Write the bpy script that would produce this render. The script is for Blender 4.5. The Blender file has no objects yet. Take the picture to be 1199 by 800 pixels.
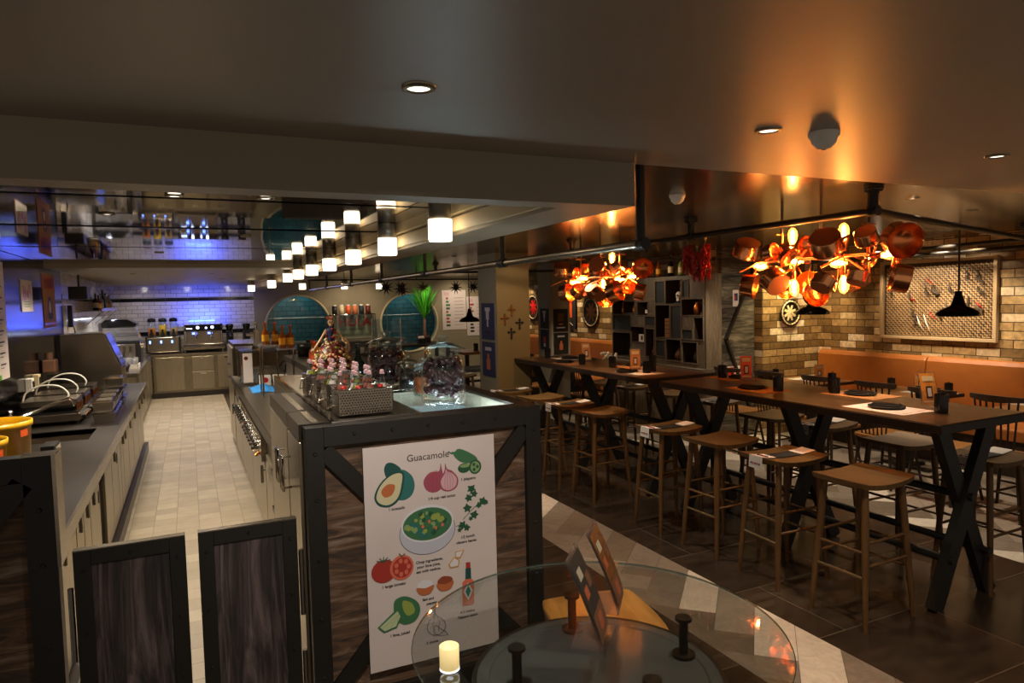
import bpy, bmesh, math, random
from mathutils import Vector, Matrix
random.seed(7)
PI = math.pi
COL = bpy.context.scene.collection

# ------------------------------------------------------------------ materials
def lin(h):
    if isinstance(h, (tuple, list)): return (h[0], h[1], h[2], 1)
    h = h.lstrip('#'); o = []
    for i in (0, 2, 4):
        c = int(h[i:i+2], 16)/255
        o.append(c/12.92 if c <= .04045 else ((c+.055)/1.055)**2.4)
    return (o[0], o[1], o[2], 1)

def new_mat(name):
    m = bpy.data.materials.new(name); m.use_nodes = True
    nt = m.node_tree; nt.nodes.clear()
    out = nt.nodes.new('ShaderNodeOutputMaterial')
    return m, nt, out

class NT:
    def __init__(s, nt): s.nt = nt
    def n(s, kind, **kw):
        nd = s.nt.nodes.new('ShaderNode'+kind)
        for k, v in kw.items():
            if k in nd.inputs: nd.inputs[k].default_value = v
            else: setattr(nd, k, v)
        return nd
    def l(s, a, b): s.nt.links.new(a, b)

def plain(name, col, rough=.5, metal=0., spec=.5, noise=.0, nscale=8., bump=0., stretch=(1, 1, 1), coat=0.):
    """simple principled surface with a little procedural mottling"""
    m, nt, out = new_mat(name); N = NT(nt)
    b = N.n('BsdfPrincipled', Roughness=rough, Metallic=metal)
    b.inputs['Specular IOR Level'].default_value = spec
    if coat: b.inputs['Coat Weight'].default_value = coat
    c = lin(col)
    b.inputs['Base Color'].default_value = c
    if noise or bump:
        tc = N.n('TexCoord'); mp = N.n('Mapping'); mp.inputs['Scale'].default_value = stretch
        N.l(tc.outputs['Object'], mp.inputs['Vector'])
        nz = N.n('TexNoise', Scale=nscale, Detail=5.)
        N.l(mp.outputs[0], nz.inputs['Vector'])
        if noise:
            r = N.n('ValToRGB')
            r.color_ramp.elements[0].position = .3; r.color_ramp.elements[1].position = .72
            r.color_ramp.elements[0].color = (c[0]*(1-noise), c[1]*(1-noise), c[2]*(1-noise), 1)
            r.color_ramp.elements[1].color = (min(1, c[0]*(1+noise)), min(1, c[1]*(1+noise)), min(1, c[2]*(1+noise)), 1)
            N.l(nz.outputs['Fac'], r.inputs[0]); N.l(r.outputs[0], b.inputs['Base Color'])
        if bump:
            bp = N.n('Bump', Strength=bump, Distance=.01)
            N.l(nz.outputs['Fac'], bp.inputs['Height']); N.l(bp.outputs[0], b.inputs['Normal'])
    N.l(b.outputs[0], out.inputs[0])
    return m

def emit(name, col, strength):
    m, nt, out = new_mat(name); N = NT(nt)
    e = N.n('Emission', Strength=strength); e.inputs[0].default_value = lin(col)
    N.l(e.outputs[0], out.inputs[0]); return m

def clear(name, tint='#ffffff', gloss=.08, rough=.02, body=None, bodyfac=0., fres=.6):
    """thin clear glass or acrylic: see-through plus a fresnel reflection"""
    m, nt, out = new_mat(name); N = NT(nt)
    t = N.n('BsdfTransparent'); t.inputs[0].default_value = lin(tint)
    g = N.n('BsdfGlossy', Roughness=rough); g.inputs[0].default_value = (1, 1, 1, 1)
    fr = N.n('LayerWeight', Blend=.25)
    mm = N.n('Math', operation='MULTIPLY_ADD'); mm.inputs[1].default_value = fres; mm.inputs[2].default_value = gloss
    N.l(fr.outputs['Fresnel'], mm.inputs[0])
    mx = N.n('MixShader'); N.l(mm.outputs[0], mx.inputs[0]); N.l(t.outputs[0], mx.inputs[1]); N.l(g.outputs[0], mx.inputs[2])
    res = mx.outputs[0]
    if body:
        d = N.n('BsdfPrincipled', Roughness=.3); d.inputs['Base Color'].default_value = lin(body)
        m2 = N.n('MixShader', Fac=bodyfac); m2.inputs[0].default_value = bodyfac
        N.l(res, m2.inputs[1]); N.l(d.outputs[0], m2.inputs[2]); res = m2.outputs[0]
    N.l(res, out.inputs[0]); return m

def planar(N, ua, va, rot=0, scale=1.):
    """world-metre coordinates (u,v) taken from two object axes, as a vector"""
    tc = N.n('TexCoord'); sp = N.n('SeparateXYZ'); N.l(tc.outputs['Object'], sp.inputs[0])
    cb = N.n('CombineXYZ'); N.l(sp.outputs[ua], cb.inputs[0]); N.l(sp.outputs[va], cb.inputs[1])
    mp = N.n('Mapping'); mp.inputs['Rotation'].default_value = (0, 0, rot); mp.inputs['Scale'].default_value = (scale,)*3
    N.l(cb.outputs[0], mp.inputs[0]); return mp.outputs[0]

def bricks(name, ua, va, bw, bh, mortar, tones, mcol, rough=.5, bump=.4, noise=.25, spec=.5, offset=.5, roughm=None, nscale=25, stretch=(1, 1, 1)):
    """tiles or bricks, each one picking its own tone from a ramp"""
    m, nt, out = new_mat(name); N = NT(nt)
    v = planar(N, ua, va)
    bt = N.n('TexBrick', Scale=1.); bt.offset = offset
    for k, x in (('Brick Width', bw), ('Row Height', bh), ('Mortar Size', mortar), ('Mortar Smooth', .1), ('Bias', 0.)): bt.inputs[k].default_value = x
    bt.inputs['Color1'].default_value = (0, 0, 0, 1); bt.inputs['Color2'].default_value = (1, 1, 1, 1); bt.inputs['Mortar'].default_value = (.5, .5, .5, 1)
    N.l(v, bt.inputs['Vector'])
    r = N.n('ValToRGB'); cr = r.color_ramp
    while len(cr.elements) < len(tones): cr.elements.new(.5)
    for i, (p, c) in enumerate(tones): cr.elements[i].position = p; cr.elements[i].color = lin(c)
    N.l(bt.outputs['Color'], r.inputs[0])
    mp = N.n('Mapping'); mp.inputs['Scale'].default_value = stretch; N.l(v, mp.inputs[0])
    nz = N.n('TexNoise', Scale=float(nscale), Detail=6.); N.l(mp.outputs[0], nz.inputs['Vector'])
    mr = N.n('MapRange'); mr.inputs['From Min'].default_value = .3; mr.inputs['From Max'].default_value = .7
    mr.inputs['To Min'].default_value = 1-noise; mr.inputs['To Max'].default_value = 1+noise
    N.l(nz.outputs['Fac'], mr.inputs[0])
    vm = N.n('VectorMath', operation='SCALE'); N.l(r.outputs[0], vm.inputs[0]); N.l(mr.outputs[0], vm.inputs['Scale'])
    mx = N.n('MixRGB'); N.l(bt.outputs['Fac'], mx.inputs[0]); N.l(vm.outputs[0], mx.inputs[1]); mx.inputs[2].default_value = lin(mcol)
    b = N.n('BsdfPrincipled', Roughness=rough); b.inputs['Specular IOR Level'].default_value = spec
    N.l(mx.outputs[0], b.inputs['Base Color'])
    if roughm is not None:
        rr = N.n('MapRange'); rr.inputs['To Min'].default_value = rough; rr.inputs['To Max'].default_value = roughm
        N.l(bt.outputs['Fac'], rr.inputs[0]); N.l(rr.outputs[0], b.inputs['Roughness'])
    mh = N.n('Math', operation='MULTIPLY_ADD'); mh.inputs[1].default_value = -1.; N.l(bt.outputs['Fac'], mh.inputs[0])
    m3 = N.n('Math', operation='MULTIPLY'); m3.inputs[1].default_value = .35; N.l(nz.outputs['Fac'], m3.inputs[0]); N.l(m3.outputs[0], mh.inputs[2])
    bp = N.n('Bump', Strength=bump, Distance=.006); N.l(mh.outputs[0], bp.inputs['Height']); N.l(bp.outputs[0], b.inputs['Normal'])
    N.l(b.outputs[0], out.inputs[0]); return m

def wood(name, tones, stretch=(1, 12, 1), scale=3., rough=.45, bump=.15, dist=2., spec=.4, coord='Object', metal=0.):
    m, nt, out = new_mat(name); N = NT(nt)
    tc = N.n('TexCoord'); mp = N.n('Mapping'); mp.inputs['Scale'].default_value = stretch
    N.l(tc.outputs[coord], mp.inputs[0])
    nz = N.n('TexNoise', Scale=scale, Detail=8., Roughness=.62, Distortion=dist); N.l(mp.outputs[0], nz.inputs['Vector'])
    r = N.n('ValToRGB'); cr = r.color_ramp
    while len(cr.elements) < len(tones): cr.elements.new(.5)
    for i, (p, c) in enumerate(tones): cr.elements[i].position = p; cr.elements[i].color = lin(c)
    N.l(nz.outputs['Fac'], r.inputs[0])
    b = N.n('BsdfPrincipled', Roughness=rough, Metallic=metal); b.inputs['Specular IOR Level'].default_value = spec
    N.l(r.outputs[0], b.inputs['Base Color'])
    bp = N.n('Bump', Strength=bump, Distance=.004); N.l(nz.outputs['Fac'], bp.inputs['Height']); N.l(bp.outputs[0], b.inputs['Normal'])
    N.l(b.outputs[0], out.inputs[0]); return m

M = {}
M['ceil_paint'] = plain('ceiling_paint', '#8f8678', .42, spec=.5, noise=.03, nscale=3)
M['soffit'] = plain('soffit_paint', '#8d8270', .5, noise=.03, nscale=3)
M['cream'] = plain('cream_trim', '#c9b68e', .5)
M['grey_wall'] = plain('grey_green_plaster', '#8b8168', .75, noise=.05, nscale=5)
M['column'] = plain('column_paint', '#75623c', .6, noise=.04, nscale=4)
M['column_grey'] = plain('column_grey_paint', '#8c8878', .6, noise=.04, nscale=4)
M['steel'] = plain('brushed_steel', '#a3998a', .26, 1., noise=.1, nscale=6, stretch=(1, 1, 14))
M['steel_soft'] = plain('satin_steel', '#8f8573', .33, 1., noise=.1, nscale=5, stretch=(8, 8, 1))
M['steel_door'] = plain('steel_door', '#a0957f', .30, .92, noise=.07, nscale=4, stretch=(6, 6, 1))
M['chrome'] = plain('chrome', '#d0ccc4', .08, 1.)
M['dark_steel'] = plain('dark_worktop_steel', '#2b2520', .34, .35, noise=.16, nscale=5)
M['wall_steel'] = plain('polished_wall_steel', '#221f1e', .12, .95, noise=.1, nscale=2)
M['mirror'] = plain('mirror_panel', '#a69c8b', .035, 1., noise=.03, nscale=1.5, bump=.004)
M['black_metal'] = plain('black_powder_coat', '#17140f', .5, 0., noise=.15, nscale=30)
M['black'] = plain('black_plastic', '#100e0d', .35)
M['black_gloss'] = plain('black_gloss', '#0c0b0b', .12)
M['white'] = plain('white_paper', '#cdc5bd', .7)
M['white_plastic'] = plain('white_plastic', '#d8d2c6', .4)
M['paper_tan'] = plain('tan_paper', '#b07c4a', .7, noise=.05)
M['poster'] = plain('poster_paper', '#cfc4be', .55, noise=.02)
M['copper'] = plain('polished_copper', '#f4a46a', .2, 1., noise=.06, nscale=14)
M['copper_in'] = plain('copper_lining', '#f58e50', .25, 1.)
M['copper_base'] = plain('pan_base_copper', '#b0714c', .45, .7)
M['brass'] = plain('warm_brass', '#b87440', .33, 1.)
M['leather'] = plain('tan_leather', '#995a22', .48, noise=.08, nscale=10, bump=.1)
M['red'] = plain('red_gloss', '#b01610', .3)
M['dark_red'] = plain('dried_chilli', '#571712', .4, noise=.3, nscale=40)
M['green'] = plain('leaf_green', '#3f8f1c', .5, noise=.3, nscale=9)
M['olive'] = plain('olive_green', '#7a8a2a', .5)
M['yellow'] = plain('bucket_yellow', '#d7a216', .35)
M['orange'] = plain('orange_print', '#c8501c', .5)
M['blue_cloth'] = plain('blue_cloth', '#2f86cf', .8, noise=.2, nscale=20, bump=.4)
M['navy'] = plain('navy_print', '#232a55', .6)
M['slate'] = plain('slate_blue_board', '#1b1e20', .7)
M['black_board'] = plain('chalk_black', '#141513', .65)
M['terracotta'] = plain('brown_pottery', '#5a3a26', .6, noise=.2)
M['amber'] = plain('amber_bottle', '#8a4406', .15, noise=.1)
M['label_y'] = plain('yellow_label', '#d99a1c', .4)
M['dark_glass'] = plain('dark_green_glass', '#0d140c', .08)
M['ribbed'] = plain('black_ribbed_cup', '#121110', .18)
M['skin'] = plain('bone_paint', '#d9b98c', .5)
M['hair'] = plain('black_hair', '#120d0b', .5)
M['glass'] = clear('clear_glass', '#f2fbfb', .02, .02, fres=.35)
M['jar_glass'] = clear('jar_glass', '#f0f7f8', .03, .04, fres=.55)
M['table_glass'] = clear('table_glass', '#ebedeb', .01, .01, fres=.22)
M['acrylic'] = clear('clear_acrylic', '#efe8e4', .06, .05, '#dccfca', .04)
M['bulb_glass'] = clear('bulb_glass', '#ffdcae', .04, .02, '#ffb870', .16)
M['ice_glass'] = clear('ice_glass', '#e9e9e9', .12, .05, '#cfcfcf', .15)
M['glow_white'] = emit('pendant_glow', '#ffe6c0', 1.6)
M['filament'] = emit('bulb_filament', (1., .50, .16), 120)
M['downlight'] = emit('downlight_disc', '#fff0d8', 1.0)
M['panel_glow'] = emit('light_table_panel', (.62, .88, .95), .14)
M['fill_tube'] = emit('hidden_fill_tube', (.80, .94, 1.), 36)
M['led_blue'] = emit('blue_led', (.12, .2, 1.), 6)
M['led_warm'] = emit('warm_led', (1., .55, .16), 3)
M['candle'] = plain('candle_wax', '#e8d8a0', .4)
for q in M['candle'].node_tree.nodes:
    if q.type == 'BSDF_PRINCIPLED': q.inputs['Emission Color'].default_value = (1., .74, .30, 1); q.inputs['Emission Strength'].default_value = .13
M['candle_hot'] = emit('candle_led', (.95, .93, 1.), .8)
M['screen_blue'] = emit('blue_screen', (.10, .2, 1.), 3)
M['screen_white'] = emit('machine_lights', (.6, .7, 1.), 2)
M['tile_white'] = bricks('white_subway_tile', 'X', 'Z', .2, .078, .004, [(0, '#b8b0a4'), (1, '#c8c0b4')], '#5f5a55', .12, .3, .04, roughm=.6)
M['tile_white_side'] = bricks('white_subway_tile_side', 'Y', 'Z', .2, .078, .004, [(0, '#b0a698'), (1, '#c2b8a8')], '#5f5a55', .12, .3, .04, roughm=.6)
M['tile_black'] = bricks('black_border_tile', 'X', 'Z', .2, .2, .004, [(0, '#0b0b0d'), (1, '#16161a')], '#3a3838', .1, .2, .04)
M['tile_black_side'] = bricks('black_border_tile_side', 'Y', 'Z', .2, .2, .004, [(0, '#0b0b0d'), (1, '#16161a')], '#3a3838', .1, .2, .04)
M['tile_teal'] = bricks('teal_tile', 'X', 'Z', .2, .1, .006, [(0, '#274f55'), (1, '#315e65')], '#1a3338', .2, .3, .08)
M['tile_floor'] = bricks('kitchen_floor_tile', 'Y', 'X', .165, .165, .003, [(0, '#7d735f'), (.5, '#897c68'), (1, '#928670')], '#6d604f', .5, .3, .08, offset=0., nscale=9)
M['floor_dark'] = bricks('dark_floor_tile', 'X', 'Y', 1.2, .6, .003, [(0, '#2a2119'), (.5, '#33281f'), (1, '#3d3226')], '#5a4e40', .24, .12, .4, nscale=5, stretch=(1, 3, 1), spec=.45)
BR = [(0, '#66502e'), (.3, '#7a6139'), (.55, '#907548'), (.78, '#a98d5d'), (.92, '#cfc0a0'), (1, '#ddd2b8')]
M['brick_x'] = bricks('tan_brick_facing_x', 'Y', 'Z', .235, .088, .005, BR, '#3c2a15', .55, .9, .3, nscale=22)
M['brick_y'] = bricks('tan_brick_facing_y', 'X', 'Z', .235, .088, .005, BR, '#3c2a15', .55, .9, .3, nscale=22)
M['plank_ceiling'] = bricks('bronze_plank_ceiling', 'Y', 'X', 3.0, .3, .003, [(0, '#5d4c35'), (1, '#6c5a40')], '#2c2317', .22, .1, .10, spec=.7, nscale=4)
nb = M['plank_ceiling'].node_tree.nodes
for q in nb:
    if q.type == 'BSDF_PRINCIPLED': q.inputs['Metallic'].default_value = .75
M['wood_rust'] = wood('rusty_reclaimed_wood', [(.25, '#2a201a'), (.40, '#40332a'), (.52, '#5f4631'), (.62, '#756353'), (.8, '#9a8d7d')], (1.2, 1, 9), 2.4, .7, .5, 1.6)
M['wood_gate'] = wood('dark_weathered_wood', [(.3, '#191615'), (.44, '#302928'), (.56, '#4c403e'), (.72, '#6d5e5b')], (10, 1, .8), 2.0, .7, .5, 2.2)
M['wood_top'] = wood('walnut_table_top', [(.3, '#39291a'), (.5, '#4c3823'), (.7, '#64492c')], (9, .8, 1), 3., .32, .08, .8)
M['wood_dark'] = wood('dark_table_edge', [(.3, '#1c150f'), (.7, '#2c211a')], (6, 1, 1), 3., .5, .1)
M['wood_stool'] = wood('oak_stool_seat', [(.3, '#463319'), (.5, '#5a4223'), (.7, '#6e522d')], (9, 1, 1), 3., .38, .08, .8)
M['wood_leg'] = wood('oak_stool_leg', [(.3, '#4c3319'), (.7, '#674824')], (6, 6, .8), 4., .42, .05)
M['wood_chair'] = wood('light_oak_chair', [(.3, '#8f6128'), (.5, '#a97638'), (.7, '#bd8a48')], (9, 1, 1), 3., .4, .05, .8)
M['wood_dark_chair'] = wood('dark_spindle_chair', [(.3, '#211a13'), (.7, '#362a1e')], (6, 1, 1), 3., .45, .05)
M['wood_shelf'] = wood('grey_oak_shelf', [(.3, '#403a30'), (.5, '#51493c'), (.7, '#645a49')], (1, 8, 1), 3., .6, .15)
M['wood_shelf_v'] = wood('grey_oak_upright', [(.3, '#494135'), (.5, '#5c5242'), (.7, '#706551')], (7, 7, .8), 3., .6, .15)
M['wood_panel'] = wood('zebra_grey_wood', [(.3, '#17150f'), (.45, '#38342c'), (.58, '#5c564a'), (.75, '#8a8373')], (1, 1, 7), 2.4, .6, .3, 1.4)
M['wood_booth'] = wood('booth_table_top', [(.3, '#6d4a26'), (.7, '#8a6134')], (1, 8, 1), 3., .35, .08)
for i, t in enumerate([('#5a4f41', '#6e6152'), ('#7a7064', '#928677'), ('#aaa092', '#c6bcab'), ('#665c51', '#7f7466')]):
    M['plank%d' % i] = wood('floor_plank_tone_%d' % i, [(.3, t[0]), (.7, t[1])], (5, 5, 1), 3., .42, .1, 1.2)

# ------------------------------------------------------------------ mesh builder
class MB:
    def __init__(s): s.v = []; s.f = []; s.fm = []; s.fs = []; s.mats = []; s.T = Matrix.Identity(4)
    def mi(s, m):
        m = M[m] if isinstance(m, str) else m
        if m not in s.mats: s.mats.append(m)
        return s.mats.index(m)
    def add(s, verts, faces, m, smooth=False):
        o = len(s.v); k = s.mi(m)
        s.v += [tuple(s.T @ Vector(p)) for p in verts]
        for f in faces: s.f.append([o+i for i in f]); s.fm.append(k); s.fs.append(smooth)
        return s
    def box(s, x0, x1, y0, y1, z0, z1, m):
        v = [(x0,y0,z0),(x1,y0,z0),(x1,y1,z0),(x0,y1,z0),(x0,y0,z1),(x1,y0,z1),(x1,y1,z1),(x0,y1,z1)]
        return s.add(v, [(0,3,2,1),(4,5,6,7),(0,1,5,4),(1,2,6,5),(2,3,7,6),(3,0,4,7)], m)
    def cbox(s, c, d, m): return s.box(c[0]-d[0]/2, c[0]+d[0]/2, c[1]-d[1]/2, c[1]+d[1]/2, c[2]-d[2]/2, c[2]+d[2]/2, m)
    def rod(s, a, b, r0, m, r1=None, n=10, caps=True):
        a = Vector(a); b = Vector(b); r1 = r0 if r1 is None else r1
        d = (b-a); 
        if d.length < 1e-6: return s
        d.normalize(); u = d.orthogonal().normalized(); w = d.cross(u)
        v = []
        for p, r in ((a, r0), (b, r1)):
            for i in range(n):
                t = 2*PI*i/n; v.append(p+(u*math.cos(t)+w*math.sin(t))*r)
        f = [(i, (i+1) % n, n+(i+1) % n, n+i) for i in range(n)]
        s.add(v, f, m, True)
        if caps: s.add(v, [tuple(range(n-1, -1, -1)), tuple(range(n, 2*n))], m)
        return s
    def beam(s, a, b, w, h, m, up=(0, 0, 1)):
        a = Vector(a); b = Vector(b); d = (b-a).normalized(); up = Vector(up)
        u = d.cross(up)
        if u.length < 1e-4: u = d.orthogonal()
        u.normalize(); t = u.cross(d).normalized()
        v = []
        for p in (a, b):
            for i, j in ((-1, -1), (1, -1), (1, 1), (-1, 1)): v.append(p+u*(w/2*i)+t*(h/2*j))
        return s.add(v, [(3,2,1,0),(4,5,6,7),(0,1,5,4),(1,2,6,5),(2,3,7,6),(3,0,4,7)], m)
    def curve(s, pts, r, m, n=8, k=6):
        P = [Vector(p) for p in pts]; P = [P[0]*2-P[1]]+P+[P[-1]*2-P[-2]]; o = []
        for i in range(1, len(P)-2):
            for j in range(k):
                t = j/k; o.append(.5*((2*P[i])+(-P[i-1]+P[i+1])*t+(2*P[i-1]-5*P[i]+4*P[i+1]-P[i+2])*t*t+(-P[i-1]+3*P[i]-3*P[i+1]+P[i+2])*t**3))
        return s.path(o+[P[-2]], r, m, n)
    def path(s, pts, r, m, n=8, taper=None, closed=False):
        P = [Vector(p) for p in pts]; v = []; K = len(P)
        u = None
        for i, p in enumerate(P):
            if closed: d = P[(i+1) % K]-P[i-1]
            else: d = P[min(i+1, K-1)]-P[max(i-1, 0)]
            d.normalize()
            if u is None: u = d.orthogonal().normalized()
            u = (u-d*u.dot(d)); u = u.normalized() if u.length > 1e-5 else d.orthogonal().normalized()
            w = d.cross(u); rr = r if taper is None else r*taper[i]
            for j in range(n):
                t = 2*PI*j/n; v.append(p+(u*math.cos(t)+w*math.sin(t))*rr)
        f = []
        for i in range(K if closed else K-1):
            a = i*n; b = ((i+1) % K)*n
            for j in range(n): f.append((a+j, a+(j+1) % n, b+(j+1) % n, b+j))
        if not closed: f += [tuple(range(n-1, -1, -1)), tuple((K-1)*n+j for j in range(n))]
        return s.add(v, f, m, True)
    def lathe(s, prof, m, c=(0, 0, 0), n=24, axis=(0, 0, 1), smooth=True, arc=2*PI, cap=False):
        ax = Vector(axis).normalized()
        u = Vector((1, 0, 0)) if abs(ax.z) > .99 else ax.orthogonal().normalized(); w = ax.cross(u); c = Vector(c)
        full = abs(arc-2*PI) < 1e-6; cols = n if full else n+1; v = []
        for (r, h) in prof:
            for j in range(cols):
                t = arc*j/n; v.append(c+ax*h+(u*math.cos(t)+w*math.sin(t))*max(r, 1e-5))
        f = []
        for i in range(len(prof)-1):
            for j in range(n):
                k = (j+1) % cols
                f.append((i*cols+j, i*cols+k, (i+1)*cols+k, (i+1)*cols+j))
        s.add(v, f, m, smooth)
        return s
    def disc(s, c, r, m, axis=(0, 0, 1), n=24):
        ax = Vector(axis).normalized(); u = ax.orthogonal().normalized(); w = ax.cross(u); c = Vector(c)
        v = [c+(u*math.cos(2*PI*j/n)+w*math.sin(2*PI*j/n))*r for j in range(n)]
        return s.add(v, [tuple(range(n))], m)
    def ball(s, c, r, m, n=12, k=8):
        rx, ry, rz = (r, r, r) if not hasattr(r, '__len__') else r
        v = []; f = []
        for i in range(k+1):
            ph = PI*i/k
            for j in range(n):
                t = 2*PI*j/n; v.append((c[0]+rx*math.sin(ph)*math.cos(t), c[1]+ry*math.sin(ph)*math.sin(t), c[2]-rz*math.cos(ph)))
        for i in range(k):
            for j in range(n): f.append((i*n+j, i*n+(j+1) % n, (i+1)*n+(j+1) % n, (i+1)*n+j))
        return s.add(v, f, m, True)
    def prism(s, pts, z0, z1, m, plane='xy'):
        """extrude a closed outline; plane xy, xz or yz, z0..z1 along the third axis"""
        n = len(pts)
        def mk(p, q):
            return (p[0], p[1], q) if plane == 'xy' else ((p[0], q, p[1]) if plane == 'xz' else (q, p[0], p[1]))
        v = [mk(p, z0) for p in pts]+[mk(p, z1) for p in pts]
        f = [tuple(range(n-1, -1, -1)), tuple(range(n, 2*n))]+[(i, (i+1) % n, n+(i+1) % n, n+i) for i in range(n)]
        return s.add(v, f, m)
    def quad(s, a, b, c, d, m): return s.add([a, b, c, d], [(0, 1, 2, 3)], m)

def obj(name, mb, parent=None, loc=None, rz=0., bev=0., label=None):
    me = bpy.data.meshes.new(name)
    me.from_pydata([tuple(p) for p in mb.v], [], mb.f)
    for m in mb.mats: me.materials.append(m)
    for i, p in enumerate(me.polygons): p.material_index = mb.fm[i]; p.use_smooth = mb.fs[i]
    bm = bmesh.new(); bm.from_mesh(me); bmesh.ops.recalc_face_normals(bm, faces=bm.faces); bm.to_mesh(me); bm.free()
    me.update()
    o = bpy.data.objects.new(name, me); COL.objects.link(o)
    if parent: o.parent = parent
    if loc: o.location = loc
    if rz: o.rotation_euler = (0, 0, rz)
    if bev:
        b = o.modifiers.new('edge_softening', 'BEVEL'); b.width = bev; b.segments = 2; b.limit_method = 'ANGLE'; b.angle_limit = .6
    if label: o['label'] = label
    return o

def tag(o, label, cat, group=None):
    o['label'] = label; o['category'] = cat
    if group: o['group'] = group
    return o
def thing(name, label, cat, loc=(0, 0, 0), rz=0., group=None):
    o = bpy.data.objects.new(name, None); COL.objects.link(o); o.location = loc; o.rotation_euler = (0, 0, rz)
    o.empty_display_size = .1
    return tag(o, label, cat, group)
def struct(name, mb, parent=None, bev=0.):
    o = obj(name, mb, parent, bev=bev)
    if not parent: o['kind'] = 'structure'
    return o
def dup(root, loc, rz=None, label=None, group=None, rot=None):
    r = root.copy(); COL.objects.link(r); r.location = loc
    if rz is not None: r.rotation_euler = (0, 0, rz)
    if rot is not None: r.rotation_euler = rot
    if label: r['label'] = label
    if group: r['group'] = group
    for ch in list(root.children):
        c = ch.copy(); COL.objects.link(c); c.parent = r
        for g in list(ch.children):
            d = g.copy(); COL.objects.link(d); d.parent = c
    return r
def text_part(txt, parent, loc, size, mat, rot=(PI/2, 0, 0), name='lettering', align='LEFT', ext=.0004, bold=0.):
    cu = bpy.data.curves.new(name, 'FONT'); cu.body = txt; cu.size = size; cu.extrude = ext; cu.align_x = align; cu.offset = bold
    cu.materials.append(M[mat]); tmp = bpy.data.objects.new(name+'_outline', cu); COL.objects.link(tmp)
    dg = bpy.context.evaluated_depsgraph_get(); me = bpy.data.meshes.new_from_object(tmp.evaluated_get(dg), depsgraph=dg)
    bpy.data.objects.remove(tmp); me.name = name; me.materials.clear(); me.materials.append(M[mat])
    o = bpy.data.objects.new(name, me); COL.objects.link(o); o.parent = parent
    o.location = loc; o.rotation_euler = rot; return o
def rivet(parent, x, y, z, r=.009, d=.007):
    b = MB(); b.rod((x, y, z), (x, y-d, z), r, 'black_metal', r*.6, n=8); return obj('rivet', b, parent)
def blob(pts, n=6):
    """closed Catmull-Rom outline through pts"""
    K = len(pts); out = []
    for i in range(K):
        p0, p1, p2, p3 = pts[i-1], pts[i], pts[(i+1) % K], pts[(i+2) % K]
        for j in range(n):
            t = j/n
            out.append(tuple(.5*((2*p1[k])+(-p0[k]+p2[k])*t+(2*p0[k]-5*p1[k]+4*p2[k]-p3[k])*t*t+(-p0[k]+3*p1[k]-3*p2[k]+p3[k])*t**3) for k in (0, 1)))
    return out
def lamp(name, kind, loc, power, col, size=.1, target=None, spot=None, blend=.6, sy=None):
    l = bpy.data.lights.new(name, kind); l.energy = power; l.color = col
    if kind == 'AREA':
        l.size = size
        if sy: l.shape = 'RECTANGLE'; l.size_y = sy
    elif kind in ('POINT', 'SPOT'): l.shadow_soft_size = size
    if kind == 'SPOT': l.spot_size = spot; l.spot_blend = blend
    o = bpy.data.objects.new(name, l); COL.objects.link(o); o.location = loc
    if target is not None: o.rotation_euler = (Vector(target)-Vector(loc)).to_track_quat('-Z', 'Y').to_euler()
    return o
M['amber_print'] = plain('amber_print', '#c8822e', .4, noise=.25, nscale=30)
M['copper_print'] = plain('copper_print', '#6a4526', .25, noise=.3, nscale=40)
M['cream_frame'] = plain('cream_frame', '#a8916c', .5)
M['weave'] = plain('woven_relief', '#957a52', .6, noise=.25, nscale=12)
M['weave_dark'] = plain('woven_relief_dark', '#3a2c1c', .7)
M['lamp_cap'] = plain('lamp_cap', '#6e675c', .35, .6)
M['glass_edge'] = clear('glass_edge', '#9fb0a8', .25, .05, '#8fa39b', .25)
M['ring_plate'] = plain('dark_glass_shelf', '#4c4e4e', .6, noise=.1, spec=.3)
# ------------------------------------------------------------------ camera
cam = bpy.data.cameras.new('camera'); cam.sensor_width = 36; cam.lens = 802.2/1199*36; cam.clip_start = .05
co = bpy.data.objects.new('camera', cam); COL.objects.link(co)
R = Matrix(((.90393849, .0472629, -.42504286), (-.42702983, .04570941, -.90308149), (-.02325379, .99783609, .06150116)))
co.matrix_world = Matrix.Translation((0, 0, 1.75)) @ R.to_4x4()
bpy.context.scene.camera = co

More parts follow.
